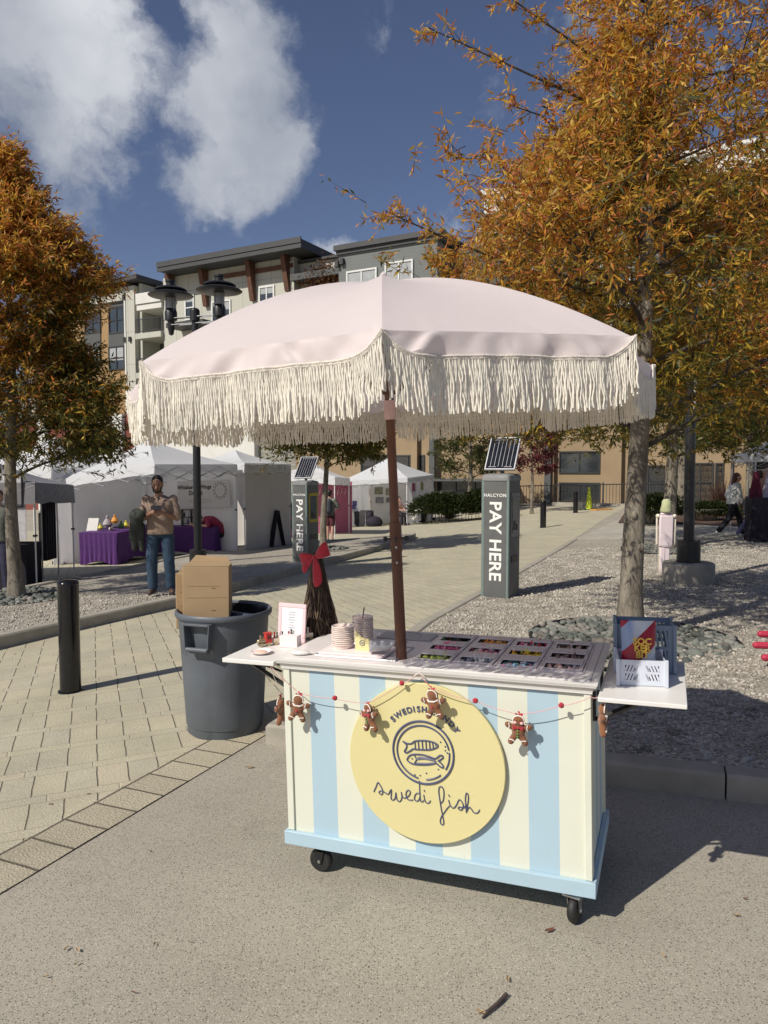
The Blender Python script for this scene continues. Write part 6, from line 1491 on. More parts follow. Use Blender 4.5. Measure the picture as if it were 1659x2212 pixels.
pt = ground_pt(778, Yf + .9); cloth_table('table with a light grey cloth inside the far tent', pt, pt + Vector((.62, 0, 0)), .6, .75, mat('pale_grey_cloth', (.24, .24, .24), .8, var=.3, scale=10), sag=.02)
p = far(763, 1090, Yf + 1.2); small('blue_box', 'blue and cream box on the grey table of the far tent', 'box', p, lambda b: (b.box((0, 0, .06), (.35, .2, .22)), b.box((-.02, -.05, -.12), (.28, .2, .16))), mat('blue_card', (.09, .09, .24), .6))
pt = ground_pt(808, Yf + .8); small('dark_bag', 'dark bags piled on the ground in the far tent', 'bag', pt + Vector((0, 0, .2)), lambda b: (b.ell((0, 0, 0), (.4, .3, .3), 10, 8), b.ell((-.2, .1, .25), (.2, .2, .3), 10, 8)), M['dark'])
pt = ground_pt(893, Yf - .5); ch = thing('folding_chair', 'black folding chair with papers by the right leg of the far tent', 'folding chair', pt)
b = MB(); [b.tube([(s * .25, -.1, 0), (s * .22, .35, .85)], .018, 6) or b.tube([(s * .25, .35, 0), (s * .22, -.1, .5)], .018, 6) for s in (-1, 1)]; b.build('frame', M['alu'], ch)
b = MB(); b.box((0, .1, .45), (.5, .4, .03)); b.box((0, .33, .72), (.48, .03, .25)); b.build('seat', M['dark'], ch, bevel=.01)
b = MB(); b.slab([(.0, 0, .62), (.35, -.05, .66), (.42, .1, .72), (.05, .15, .7)], .01, (0, 0, 1)); b.slab([(-.1, -.12, .3), (.1, -.12, .5), (.18, -.1, .45), (0, -.1, .22)], .01, (0, 1, 0)); b.build('papers', M['white'], ch, smooth=False)
p = far(873, 1078, Yf + .6); small('white_boxes', 'white boxes and papers on the table by the far tent leg', 'box', p, lambda b: (b.box((.3, 0, .0), (.12, .12, .45)), b.box((0, 0, -.2), (.6, .3, .05))), M['white'])
# --- stall cut by the right edge
Yr = 17.6
q = at(1607, 1172); Yr = q.y
cR = [ground_pt(1628, Yr + .6), ground_pt(1628, Yr + .6) + Vector((2.9, -.9, 0)), ground_pt(1628, Yr + .6) + Vector((3.7, 2.0, 0)), ground_pt(1628, Yr + .6) + Vector((.8, 2.9, 0))]
cR = [Vector((p.x, p.y, gz(p.x, p.y))) for p in cR]; hr = eh(cR[0], 1628, 980)
tent('white tent cut by the right edge of the picture', cR, [hr] * 4, .8, skirt=.18, walls=((1, 2),), foot=False)
pt = ground_pt(1625, Yr - .3); cloth_table('table under a dark navy cloth at the right edge', Vector((pt.x, pt.y, pt.z)), pt + Vector((1.9, -.5, 0)), .7, 1.02, M['dark'], sag=0)
rc_ = thing('clothes_rail', 'rail with dark red garments in the right edge tent', 'clothes rail', ground_pt(1632, Yr + .3))
for k in range(4):
    b = MB(); x = .02 + .30 * k; b.slab([(x - .16, 0, .98), (x + .16, 0, .98), (x + .05, 0, 1.62), (x - .05, 0, 1.62)], .06, (0, 1, 0)); b.build('garment', mat('garment_%d' % k, [(.12, .01, .03), (.5, .45, .52), (.16, .01, .04), (.10, .01, .03)][k], .8), rc_, bevel=.01)
b = MB(); b.tube([(-.15, .03, .9), (-.15, .03, 1.66), (1.3, .03, 1.66)], .014, 6); b.build('rail', M['alu'], rc_)
# ================================================================== PEOPLE
SKIN = mat('warm_skin', (.24, .125, .085), .55, var=.05); SKIN2 = mat('fair_skin', (.52, .32, .24), .55, var=.05); SKIN3 = mat('dark_skin', (.16, .085, .055), .55)
HAIRB = mat('black_hair', (.012, .009, .008), .5, var=.4, scale=40); HAIRR = mat('reddish_brown_hair', (.085, .028, .018), .5, var=.4, scale=40)
def V3(*a): return Vector(a)
def person(lab, Mx, J, top, legs, shoes, hair, skin=SKIN, vox=.012, longhair=0, sleeves='short', shorts=False, extra=None, beard=False, armR=1.0, face=True, hip=1.0, bulk=1.0):
    'J: joints; x is to the left hand side of the picture when the figure faces -y'
    t = thing('person', lab, 'person', Mx)
    D = dict(pelvis=V3(0, 0, .95), waist=V3(0, 0, 1.08), chest=V3(0, -.005, 1.29), neck=V3(0, .01, 1.47), head=V3(0, -.012, 1.62),
             sL=V3(.18, 0, 1.41), eL=V3(.24, .03, 1.13), wL=V3(.25, -.06, .88), sR=V3(-.18, 0, 1.41), eR=V3(-.24, .03, 1.13), wR=V3(-.25, -.06, .88),
             hL=V3(.09, 0, .93), kL=V3(.10, -.02, .50), aL=V3(.10, .02, .09), hR=V3(-.09, 0, .93), kR=V3(-.10, -.02, .50), aR=V3(-.10, .02, .09), face=V3(0, -1, 0), toeL=V3(.02, -1, 0), toeR=V3(-.02, -1, 0), hdL=V3(0, -.25, -1), hdR=V3(0, -.25, -1))
    D.update(J); g = lambda k: D[k]
    def fdir(v): return Vector(v).normalized()
    b = MB()
    across = (g('sL') - g('sR')).normalized()
    def loft(b, rows):
        'rows: (centre, half width, half depth)'
        n = 22; vs = []; k = len(rows)
        for i, (c, wd, dp) in enumerate(rows):
            tv_ = (rows[min(k - 1, i + 1)][0] - rows[max(0, i - 1)][0]).normalized(); fw_ = tv_.cross(across).normalized()
            for j in range(n):
                a = 2 * PI * j / n; ca, sa_ = math.cos(a), math.sin(a); e_ = .82
                vs.append(c + across * wd * math.copysign(abs(ca) ** e_, ca) + fw_ * dp * math.copysign(abs(sa_) ** e_, sa_))
        fs = [(i * n + j, i * n + (j + 1) % n, (i + 1) * n + (j + 1) % n, (i + 1) * n + j) for i in range(k - 1) for j in range(n)] + [tuple(range(n)), tuple((k - 1) * n + j for j in range(n))]
        b.add(vs, fs)
    shm = (g('sL') + g('sR')) / 2
    b.cap(g('pelvis') - across * .05, g('pelvis') + across * .05, .115 * hip, .115 * hip, 14); b.cap(g('waist') - across * .04, g('waist') + across * .04, .105, .105, 14)
    loft(b, [(g('pelvis'), .155, .10), (g('waist'), .135, .095), (g('chest'), .165, .105), (shm.lerp(g('chest'), .25), .165, .085), (shm.lerp(g('neck'), .5), .09, .06), (g('neck'), .05, .05)])
    b.cap(g('neck') - V3(0, 0, .04), g('head') - V3(0, 0, .06), .056, .054, 12)
    f = fdir(g('face')); side = f.cross(Vector((0, 0, 1))).normalized(); up = side.cross(f).normalized(); H = g('head')
    rot = Matrix((side, -f, up)).transposed()
    b.ell(H + up * .015, (.076, .094, .10), 18, 12, rot); b.ell(H + f * .030 - up * .055, (.052, .055, .062), 14, 10, rot); b.cap(H + f * .083 + up * .018, H + f * .108 - up * .022, .010, .016, 8)
    b.cap(H + f * .085 - up * .058 - side * .02, H + f * .085 - up * .058 + side * .02, .011, .011, 8)
    for s in (-1, 1): b.ell(H + side * s * .078 - up * .005 - f * .005, (.010, .022, .032), 8, 6, rot)
    hands = []
    for s, sh, el, wr, hd in ((1, 'sL', 'eL', 'wL', 'hdL'), (-1, 'sR', 'eR', 'wR', 'hdR')):
        b.cap(g(sh), g(el), .056, .043, 12); b.cap(g(el), g(wr), .042, .028, 12)
        d = fdir(g(hd)); w = g(wr); pn = d.cross(Vector((1, 0, 0)) if abs(d.x) < .8 else Vector((0, 0, 1))).normalized(); sd_ = pn.cross(d).normalized()
        b.cap(w, w + d * .07, .027, .032, 10)
        for q in range(4):
            o = sd_ * (-.027 + .018 * q); Lf = (.062, .074, .070, .056)[q]; k0 = w + d * .085 + o; k1 = k0 + d * Lf * .5 - pn * Lf * .16; k2 = k1 + d * Lf * .35 - pn * Lf * .32
            b.cap(w + d * .05 + o * .7, k0, .011, .0105, 7); b.cap(k0, k1, .0100, .0092, 7); b.cap(k1, k2, .0092, .0080, 7)
        th = -sd_ * s if True else sd_
        b.cap(w + d * .025 + th * .022, w + d * .062 + th * .052, .013, .011, 7); b.cap(w + d * .062 + th * .052, w + d * .088 + th * .054 - pn * .01, .011, .009, 7)
    for hp, kn, an, toe in (('hL', 'kL', 'aL', 'toeL'), ('hR', 'kR', 'aR', 'toeR')):
        b.cap(g(hp), g(kn), .085, .058, 12); b.cap(g(kn), g(kn).lerp(g(an), .35), .056, .058, 12); b.cap(g(kn).lerp(g(an), .35), g(an), .058, .038, 12)
        tv = fdir(g(toe)); b.cap(g(an) - V3(0, 0, .04) - tv * .03, g(an) - V3(0, 0, .055) + tv * .13, .034, .028, 10)
    body = b.build('body', skin, t, mods=remesh(vox, 2))
    # clothes
    def cloth(nm, m, fn, off=.012):
        b = MB(); fn(b)
        def md(o):
            remesh(vox, 14)(o); tx = bpy.data.textures.new('folds', 'CLOUDS'); tx.noise_scale = .11; d = o.modifiers.new('folds', 'DISPLACE'); d.texture = tx; d.strength = .011; d.mid_level = .5; d.texture_coords = 'LOCAL'
        return b.build(nm, m, body, mods=md)
    def topfn(b):
        pw_ = g('pelvis'); up0 = (g('waist') - pw_).normalized()
        k_ = bulk; loft(b, [(pw_ - up0 * .07, .180 * k_, .140), (pw_ + up0 * .02, .176 * k_, .142), (g('waist'), .168 * k_, .142 * k_), (g('chest') - (g('chest') - g('waist')) * .3, .178 * k_, .138 * k_), (g('chest'), .188 * k_, .130 * k_), (shm.lerp(g('chest'), .22), .182 * k_, .105 * k_), (shm.lerp(g('neck'), .35), .130, .085), (shm.lerp(g('neck'), .85), .064, .064)])
        for sh, el, wr in (('sL', 'eL', 'wL'), ('sR', 'eR', 'wR')):
            b.cap(g(sh), g(sh).lerp(g(el), .1), .064, .064, 12)
            if sleeves == 'short': b.cap(g(sh).lerp(shm, .14) - V3(0, 0, .025), g(sh).lerp(g(el), .5), .068, .070, 12); b.cap(g(sh).lerp(g(el), .5), g(sh).lerp(g(el), .9), .070, .070, 12)
            elif sleeves == 'long': b.cap(g(sh), g(el), .067, .056, 12); b.cap(g(el), g(el).lerp(g(wr), .93), .056, .042, 12)
            else: b.cap(g(sh), g(sh).lerp(g(el), .1), .066, .066, 12)
    cloth('shirt', top, topfn)
    def legfn(b):
        b.cap(g('pelvis') - across * .05 + V3(0, 0, -.01), g('pelvis') + across * .05 + V3(0, 0, -.01), .126 * hip, .126 * hip, 14)
        for hp, kn, an in (('hL', 'kL', 'aL'), ('hR', 'kR', 'aR')):
            if shorts: b.cap(g(hp), g(hp).lerp(g(kn), .8), .10, .085, 12)
            else: b.cap(g(hp), g(kn), .104, .082, 12); b.cap(g(kn), g(kn).lerp(g(an), .96), .082, .070, 12)
    cloth('trousers' if not shorts else 'shorts', legs, legfn)
    for an, toe in (('aL', 'toeL'), ('aR', 'toeR')):
        tv = fdir(g(toe)); b = MB(); b.cap(g(an) - V3(0, 0, .042) - tv * .035, g(an) - V3(0, 0, .052) + tv * .145, .044, .036, 12); b.cap(g(an) - V3(0, 0, .04), g(an) + V3(0, 0, .0), .046, .044, 10); b.build('shoe', shoes, body, mods=remesh(vox * .8, 2))
    b = MB(); b.ell(H + up * .040 - f * .022, (.082, .094, .092), 18, 12, rot)
    b.ell(H - f * .045 - up * .01, (.078, .065, .095), 14, 10, rot)
    if longhair: 
        b.cap(H - f * .06, H - f * .08 - up * longhair, .075, .055, 12)
    # keep the face free
    hr = b.build('hair', hair, body, mods=remesh(max(.007, vox * .7), 2))
    if face:
        b = MB()
        for s in (-1, 1): b.ell(H + f * .086 + side * s * .032 + up * .014, (.011, .008, .006), 8, 6, rot)
        b.build('eye', M['black'], body)
        b = MB()
        for s in (-1, 1): b.cap(H + f * .090 + side * s * .018 + up * .034, H + f * .084 + side * s * .046 + up * .034, .0045, .004, 6)
        if beard: 
            b.cap(H + f * .102 - up * .038 - side * .022, H + f * .102 - up * .038 + side * .022, .009, .009, 8); b.ell(H + f * .055 - up * .088, (.046, .040, .026), 12, 8, rot)
            for s in (-1, 1): b.cap(H + f * .035 + side * s * .062 - up * .03, H + f * .06 + side * s * .045 - up * .08, .012, .014, 8)
        b.build('brow' if not beard else 'beard', hair, body)
    return t, body, D
# --- the man looking at his phone on the kerb
pa = at(331, 1283, .145); pb_ = at(366, 1282, .145); pc_ = (pa + pb_) / 2; fz = gz(pc_.x, pc_.y) + .135
hp_ = far(342, 1024, pc_.y); HS = (hp_.z - fz) / 1.745; print('man', pc_, HS)
TAN = mat('tan_shirt_cloth', (.23, .165, .125), .85, var=.06, scale=6, bump=.4, bscale=12); JEAN = mat('blue_denim', (.022, .048, .085), .85, var=.2, scale=12, bump=.3, bscale=60)
Jm = dict(head=V3(-.02, -.05, 1.60), face=V3(.0, -1, -.42), neck=V3(-.01, .0, 1.45), sL=V3(.190, .01, 1.385), sR=V3(-.190, .01, 1.385), eL=V3(.245, -.02, 1.11), wL=V3(.075, -.225, 1.20), eR=V3(-.245, -.03, 1.11), wR=V3(-.08, -.24, 1.20), hdL=V3(-.75, -.45, .15), hdR=V3(.75, -.45, .15),
          hL=V3(.095, 0, .92), hR=V3(-.095, 0, .92), kL=V3(.12, -.02, .50), kR=V3(-.12, -.03, .50), aL=V3(.135, .03, .10), aR=V3(-.115, .0, .10), toeL=V3(.3, -1, 0), toeR=V3(-.15, -1, 0))
man, mbody, Dm = person('man in a tan shirt and blue jeans looking down at his phone on the kerb', Matrix.Translation((pc_.x, pc_.y, fz)) @ Matrix.Rotation(R(8), 4, 'Z') @ Matrix.Diagonal((HS, HS, HS, 1)), Jm, TAN, JEAN, mat('brown_shoe', (.07, .04, .03), .6), HAIRB, vox=.0075, beard=True, bulk=1.08)
for o_ in (mbody,):
    b = MB(); b.box((0, -.0, 0), (.145, .010, .072)); ph = b.build('phone', M['black'], None, bevel=.003); ph.matrix_world = man.matrix_world @ Matrix.Translation((-.0, -.315, 1.275)) @ Matrix.Rotation(R(-40), 4, 'X')
    tag(ph, 'dark mobile phone held in both hands by the man in the tan shirt', 'phone')
b = MB(); rj = random.Random(2)
b.cap((-.30, -.10, 1.16), (-.34, -.03, .86), .10, .085, 12); b.cap((-.24, -.18, 1.17), (-.33, -.10, 1.15), .075, .085, 12); b.cap((-.33, -.02, .9), (-.36, .02, .68), .085, .05, 12); b.cap((-.27, -.06, 1.0), (-.25, -.04, .66), .07, .035, 10); b.cap((-.38, .02, 1.05), (-.40, .03, .80), .05, .045, 10)
jk = b.build('jacket', mat('dark_green_jacket', (.030, .036, .030), .85, var=.3, scale=8, bump=.9, bscale=14), None, mods=remesh(.011, 2)); jk.matrix_world = man.matrix_world; tag(jk, 'dark green jacket draped over the forearm of the man in the tan shirt', 'jacket')
b = MB(); b.tube([(.055 * math.cos(a) - .01, .052 * math.sin(a) - .012, 1.475 + .012 * math.sin(a)) for a in [2 * PI * i / 20 for i in range(20)]], .011, 6, closed=True); b.build('collar', TAN, mbody)
b = MB(); b.tube([(-.01, -.062, 1.455), (-.008, -.105, 1.39), (-.006, -.128, 1.32)], .006, 5); b.build('placket', mat('shirt_placket', (.17, .11, .08), .8), mbody)
# --- woman bent over the purple table, seen from the side
p = on_plane(455, 1120, T3_ + Vector((0, -.05, 0)), Vector((0, 1, 0))); gzp = gz(p.x, p.y)
Js = dict(pelvis=V3(.28, .1, .60), waist=V3(.24, .05, .74), chest=V3(.02, -.05, .92), neck=V3(-.18, -.10, .98), head=V3(-.32, -.13, .98), face=V3(-.75, -.2, -.6), sL=V3(-.06, -.20, .93), sR=V3(-.08, .12, .95), eL=V3(.02, -.36, .80), wL=V3(-.22, -.42, .82), eR=V3(-.30, .15, .8), wR=V3(-.45, .0, .8), hL=V3(.28, 0, .55), hR=V3(.28, .2, .55), kL=V3(-.1, -.05, .5), kR=V3(-.1, .2, .5), aL=V3(-.1, -.05, .1), aR=V3(-.1, .2, .1), hdL=V3(-1, 0, -.1), hdR=V3(-1, 0, 0), toeL=V3(-1, 0, 0), toeR=V3(-1, 0, 0))
person('woman with dark hair in a crimson shirt bent over the purple table', Matrix.Translation((p.x, p.y, gzp)), Js, mat('crimson_shirt', (.25, .018, .06), .8), M['dark'], M['black'], HAIRB, SKIN2, vox=.014, longhair=.06)
# --- walking woman on the right
pw = at(1583, 1158); pw.z = gz(pw.x, pw.y); hs = (far(1612, 1020, pw.y).z - pw.z) / 1.72; print('woman', pw, hs)
Jw = dict(pelvis=V3(0, 0, .93), waist=V3(.02, 0, 1.07), chest=V3(.04, 0, 1.27), neck=V3(.07, 0, 1.44), head=V3(.10, 0, 1.58), face=V3(1, -.1, -.1), sL=V3(.03, .15, 1.38), sR=V3(.06, -.16, 1.38), eL=V3(-.08, .2, 1.12), wL=V3(.03, .2, .92), eR=V3(.10, -.21, 1.10), wR=V3(.20, -.20, .85), hL=V3(0, .08, .90), hR=V3(0, -.08, .90), kL=V3(.22, .08, .52), aL=V3(.30, .07, .10), kR=V3(-.12, -.08, .52), aR=V3(-.40, -.08, .16), toeL=V3(1, 0, 0), toeR=V3(.9, 0, -.45), hdL=V3(.2, 0, -1), hdR=V3(.2, 0, -1))
wm = person('woman in a white top and black trousers striding towards the right edge tent', Matrix.Translation((pw.x - .12, pw.y - .2, pw.z)) @ Matrix.Scale(hs, 4), Jw, mat('white_top', (.66, .68, .66), .8, bump=.3, bscale=10), mat('black_trousers', (.012, .012, .018), .8), mat('white_trainer', (.6, .62, .6), .6), HAIRR, SKIN2, vox=.014, longhair=.24, sleeves='long')
# --- child in grey walking behind her
pk_ = at(1606, 1166); pk_.z = gz(pk_.x, pk_.y); Jc = {k: v for k, v in Jw.items()}
person('child in a grey top and lilac trousers walking just right of the woman in white', Matrix.Translation((pk_.x + .32, pk_.y + .45, pk_.z)) @ Matrix.Scale(.72, 4), Jc, mat('grey_top', (.18, .18, .19), .8), mat('lilac_trousers', (.22, .22, .38), .8), M['white'], HAIRR, SKIN2, vox=.016, longhair=.1, sleeves='short')
# --- vendor at the right edge
pv = ground_pt(1653, Yr + 1.0); person('vendor in an orange tan top standing in the right edge tent', Matrix.Translation(pv), {}, mat('peach_top', (.5, .3, .2), .8), M['dark'], M['black'], HAIRB, SKIN2, vox=.02)
# --- person by the pink tent
pq = at(621, 1160); pq = ground_pt(622, 23.5); hs = (far(620, 1060, pq.y).z - pq.z) / 1.72; print('pink person', pq, hs)
person('person in black leaning towards the pink stall, left of the further pay station', Matrix.Translation(pq) @ Matrix.Scale(min(1.05, hs), 4), dict(eL=V3(-.05, -.25, 1.2), sL=V3(.05, -.14, 1.4), sR=V3(-.05, .14, 1.4), face=V3(-1, -.2, -.2), wL=V3(-.3, -.22, 1.15), eR=V3(-.2, .2, 1.2), wR=V3(-.4, .1, 1.15), hdL=V3(-1, 0, 0), hdR=V3(-1, 0, 0), hL=V3(0, -.08, .92), hR=V3(0, .08, .92), kL=V3(0, -.08, .5), kR=V3(0.05, .08, .5), aL=V3(.06, -.08, .1), aR=V3(-.05, .08, .1), toeL=V3(-1, 0, 0), toeR=V3(-1, 0, 0)),
       mat('black_top', (.015, .013, .015), .8), mat('black_trousers_far', (.010, .010, .014), .8), M['black'], mat('auburn_hair', (.12, .02, .03), .6), SKIN2, vox=.016, sleeves='short')
# --- man in grey with a backpack
pg = at(713, 1170); pg = Vector((pg.x, pg.y, gz(pg.x, pg.y))); hs = (far(705, 1058, pg.y).z - pg.z) / 1.74; print('grey man', pg, hs)
gm = person('person in a grey shirt, maroon shorts and red cap with a backpack', Matrix.Translation(pg) @ Matrix.Rotation(R(-25), 4, 'Z') @ Matrix.Scale(hs, 4), dict(face=V3(-.3, .95, 0), sL=V3(.18, 0, 1.41), eL=V3(.26, .1, 1.15), wL=V3(.1, .28, 1.1), sR=V3(-.18, 0, 1.41), eR=V3(-.25, .04, 1.15), wR=V3(-.24, .10, .92), toeL=V3(.1, 1, 0), toeR=V3(-.3, 1, 0), aL=V3(.08, 0, .09), hdL=V3(0, 1, 0), kL=V3(.09, .03, .5), kR=V3(-.1, .03, .5)),
       mat('sage_shirt', (.17, .18, .15), .8), mat('maroon_shorts', (.10, .025, .035), .8), mat('grey_shoe', (.2, .18, .16), .7), HAIRB, SKIN2, vox=.014, shorts=True, face=False)
b = MB(); b.cap((.04, -.16, 1.34), (.04, -.17, 1.05), .12, .13, 12); bp = b.build('backpack', mat('dark_grey_pack', (.05, .055, .07), .7), None, mods=remesh(.015, 2)); bp.matrix_world = gm[0].matrix_world; tag(bp, 'dark grey backpack on the person in maroon shorts', 'backpack')
b = MB(); H = Vector((0, -.012, 1.62)); b.ell(H + V3(0, 0, .055), (.088, .102, .072), 14, 8); b.cap(H + V3(-.05, .08, .055), H + V3(-.08, .15, .04), .02, .02, 8); cp = b.build('cap', mat('red_cap', (.22, .02, .04), .8), None, mods=remesh(.012, 1)); cp.matrix_world = gm[0].matrix_world; tag(cp, 'dark red cap worn by the person with the backpack', 'cap')
b = MB(); b.cap((-.3, .06, .86), (-.34, .04, .58), .09, .07, 10); bg2 = b.build('shopping_bag', mat('black_white_bag', (.10, .10, .10), .7, var=.9, scale=14), None, mods=remesh(.015, 1)); bg2.matrix_world = gm[0].matrix_world; tag(bg2, 'dark patterned bag hanging from the hand of the person in maroon shorts', 'bag')
# --- two seated at the far tent
def seated(lab, px, dy, top, legs, hair, skin, fdir_, s=1):
    p_ = ground_pt(px, Yf + dy)
    J = dict(pelvis=V3(0, .1, .55), waist=V3(0, .1, .69), chest=V3(0, .06, .89), neck=V3(0, .03, 1.06), head=V3(0, 0, 1.20), sL=V3(.18, .04, 1.0), sR=V3(-.18, .04, 1.0), eL=V3(.24, 0, .76), wL=V3(.1, -.25, .72), eR=V3(-.24, 0, .76), wR=V3(-.1, -.25, .72), hL=V3(.09, .08, .52), hR=V3(-.09, .08, .52), kL=V3(.13, -.34, .50), kR=V3(-.13, -.34, .50), aL=V3(.13, -.36, .09), aR=V3(-.13, -.34, .09), hdL=V3(-.3, -1, -.2), hdR=V3(.3, -1, -.2))
    person(lab, Matrix.Translation(p_) @ Matrix.Rotation(fdir_, 4, 'Z') @ Matrix.Scale(s, 4), J, top, legs, M['black'], hair, skin, vox=.018, longhair=.15)
    st = thing('camp_chair', 'black camp chair under the ' + lab.split(' seated')[0], 'chair', Matrix.Translation(p_) @ Matrix.Rotation(fdir_, 4, 'Z'))
    b = MB(); b.box((0, .1, .41), (.5, .45, .03)); b.box((0, .36, .7), (.5, .03, .5)); b.build('seat', M['dark'], st, bevel=.01)
    for x in (-1, 1):
        for y in (-.1, .33): b = MB(); b.tube([(x * .24, y, 0), (x * .24, y, .42)], .015, 6); b.build('leg', M['black'], st)
seated('woman in a pink top seated beside the far tent leg', 862, .35, mat('pale_peach_top', (.62, .38, .30), .8), M['dark'], HAIRB, SKIN2, R(40))
seated('person all in black seated outside the right wall of the far tent', 931, .7, mat('black_top_b', (.014, .013, .015), .8), M['dark'], HAIRB, SKIN3, R(-70), 1.05)
# --- someone at the left edge stall
pe = P0 + Vector((-.62, -.45, 0)); pe.z = gz(pe.x, pe.y); pe.x = far(-3, 1100, pe.y).x
person('person with reddish hair in a grey green top cut by the left edge', Matrix.Translation(pe), dict(face=V3(.3, -1, 0)), mat('grey_green_top', (.12, .13, .11), .8), mat('dark_blue_skirt', (.02, .02, .05), .8), M['black'], HAIRR, SKIN2, vox=.014, sleeves='long')
# ================================================================== TREES
def leaf_mat(name, tr=.35):
    m, n, l, p = new_mat(name); p.inputs['Roughness'].default_value = .55
    at_ = nd(n, 'ShaderNodeAttribute'); at_.attribute_name = 'leafcol'; l.new(at_.outputs['Color'], p.inputs['Base Color'])
    return trans(m, tr)
M['leaf'] = leaf_mat('autumn_leaves', .55)
def bark_mat(name, c1, c2, scale=9):
    m, n, l, p = new_mat(name); p.inputs['Roughness'].default_value = .9
    tc = nd(n, 'ShaderNodeTexCoord'); mp = nd(n, 'ShaderNodeMapping'); mp.inputs['Scale'].default_value = (1, 1, .30); l.new(tc.outputs['Object'], mp.inputs[0])
    nz = nd(n, 'ShaderNodeTexNoise'); nz.inputs['Scale'].default_value = scale; nz.inputs['Detail'].default_value = 10; nz.inputs['Roughness'].default_value = .7; l.new(mp.outputs[0], nz.inputs['Vector'])
    vo = nd(n, 'ShaderNodeTexVoronoi', feature='DISTANCE_TO_EDGE'); vo.inputs['Scale'].default_value = scale * 3.2; l.new(mp.outputs[0], vo.inputs['Vector'])
    cr = nd(n, 'ShaderNodeValToRGB'); cr.color_ramp.elements[0].position = .35; cr.color_ramp.elements[1].position = .62; cr.color_ramp.elements[0].color = c1 + (1,); cr.color_ramp.elements[1].color = c2 + (1,)
    l.new(nz.outputs['Fac'], cr.inputs[0])
    mr = nd(n, 'ShaderNodeMapRange'); mr.inputs['From Max'].default_value = .12; mr.inputs['To Min'].default_value = .78; l.new(vo.outputs['Distance'], mr.inputs['Value'])
    mx = nd(n, 'ShaderNodeMixRGB', blend_type='MULTIPLY'); mx.inputs[0].default_value = 1; l.new(cr.outputs[0], mx.inputs[1]); l.new(mr.outputs[0], mx.inputs[2]); l.new(mx.outputs[0], p.inputs['Base Color'])
    ad = nd(n, 'ShaderNodeMath', operation='MULTIPLY_ADD'); ad.inputs[1].default_value = .6; l.new(nz.outputs['Fac'], ad.inputs[0]); l.new(mr.outputs[0], ad.inputs[2])
    b = nd(n, 'ShaderNodeBump'); b.inputs['Strength'].default_value = .7; b.inputs['Distance'].default_value = .015; l.new(ad.outputs[0], b.inputs['Height']); l.new(b.outputs[0], p.inputs['Normal']); return m
M['bark'] = bark_mat('grey_brown_bark', (.10, .085, .065), (.27, .24, .19))
M['barkd'] = bark_mat('dark_branch_bark', (.03, .025, .02), (.085, .07, .055))
PAL = {'orange': [(.60, .26, .03), (.68, .38, .05), (.46, .17, .04), (.54, .36, .055), (.72, .48, .08), (.36, .24, .05), (.60, .22, .08)],
       'green': [(.085, .10, .018), (.12, .13, .024), (.19, .17, .03), (.06, .08, .02), (.30, .19, .03), (.15, .13, .028)],
       'gold': [(.42, .30, .035), (.34, .23, .03), (.54, .36, .04), (.26, .22, .035), (.42, .17, .03)],
       'red': [(.16, .018, .035), (.11, .012, .03), (.20, .035, .04), (.09, .02, .02)],
       'hedge': [(.030, .045, .010), (.05, .065, .014), (.022, .035, .01)], 'pgreen': [(.055, .08, .018), (.08, .11, .025), (.12, .13, .03), (.15, .10, .03), (.04, .06, .015)],
       'rust': [(.16, .06, .02), (.12, .05, .03), (.2, .1, .03)]}
PAL['gg'] = PAL['gold'][:4] + PAL['green']
def leaves_mesh(name, base, direc, L, W, cols, parent, nrm_j, rs, mid=True):
    'one narrow folded leaf at each base point'
    n = len(base); d = direc / np.linalg.norm(direc, axis=1, keepdims=True)
    r = rs.normal(size=(n, 3)); s = np.cross(d, r); s /= np.linalg.norm(s, axis=1, keepdims=True) + 1e-9
    nn = np.cross(s, d); L = L[:, None]; W = W[:, None]
    curl = rs.uniform(-.25, .25, (n, 1))
    p0 = base; p1 = base + d * L * .45 + s * W + nn * L * .04; p2 = base + d * L + nn * L * curl * .6; p3 = base + d * L * .45 - s * W + nn * L * .04
    V = np.stack([p0, p1, p2, p3], 1).reshape(-1, 3).astype(np.float32)
    me = bpy.data.meshes.new(name); me.vertices.add(4 * n); me.vertices.foreach_set('co', V.ravel())
    me.loops.add(4 * n); me.loops.foreach_set('vertex_index', np.arange(4 * n, dtype=np.int32))
    me.polygons.add(n); me.polygons.foreach_set('loop_start', np.arange(0, 4 * n, 4, dtype=np.int32)); me.polygons.foreach_set('loop_total', np.full(n, 4, dtype=np.int32))
    me.update(calc_edges=True)
    ca = me.color_attributes.new('leafcol', 'FLOAT_COLOR', 'POINT'); c4 = np.concatenate([cols, np.ones((n, 1))], 1); ca.data.foreach_set('color', np.repeat(c4, 4, axis=0).astype(np.float32).ravel())
    me.materials.append(M['leaf']); me.polygons.foreach_set('use_smooth', np.ones(n, dtype=bool))
    o = bpy.data.objects.new(name, me); COL.objects.link(o); o.parent = parent; return o
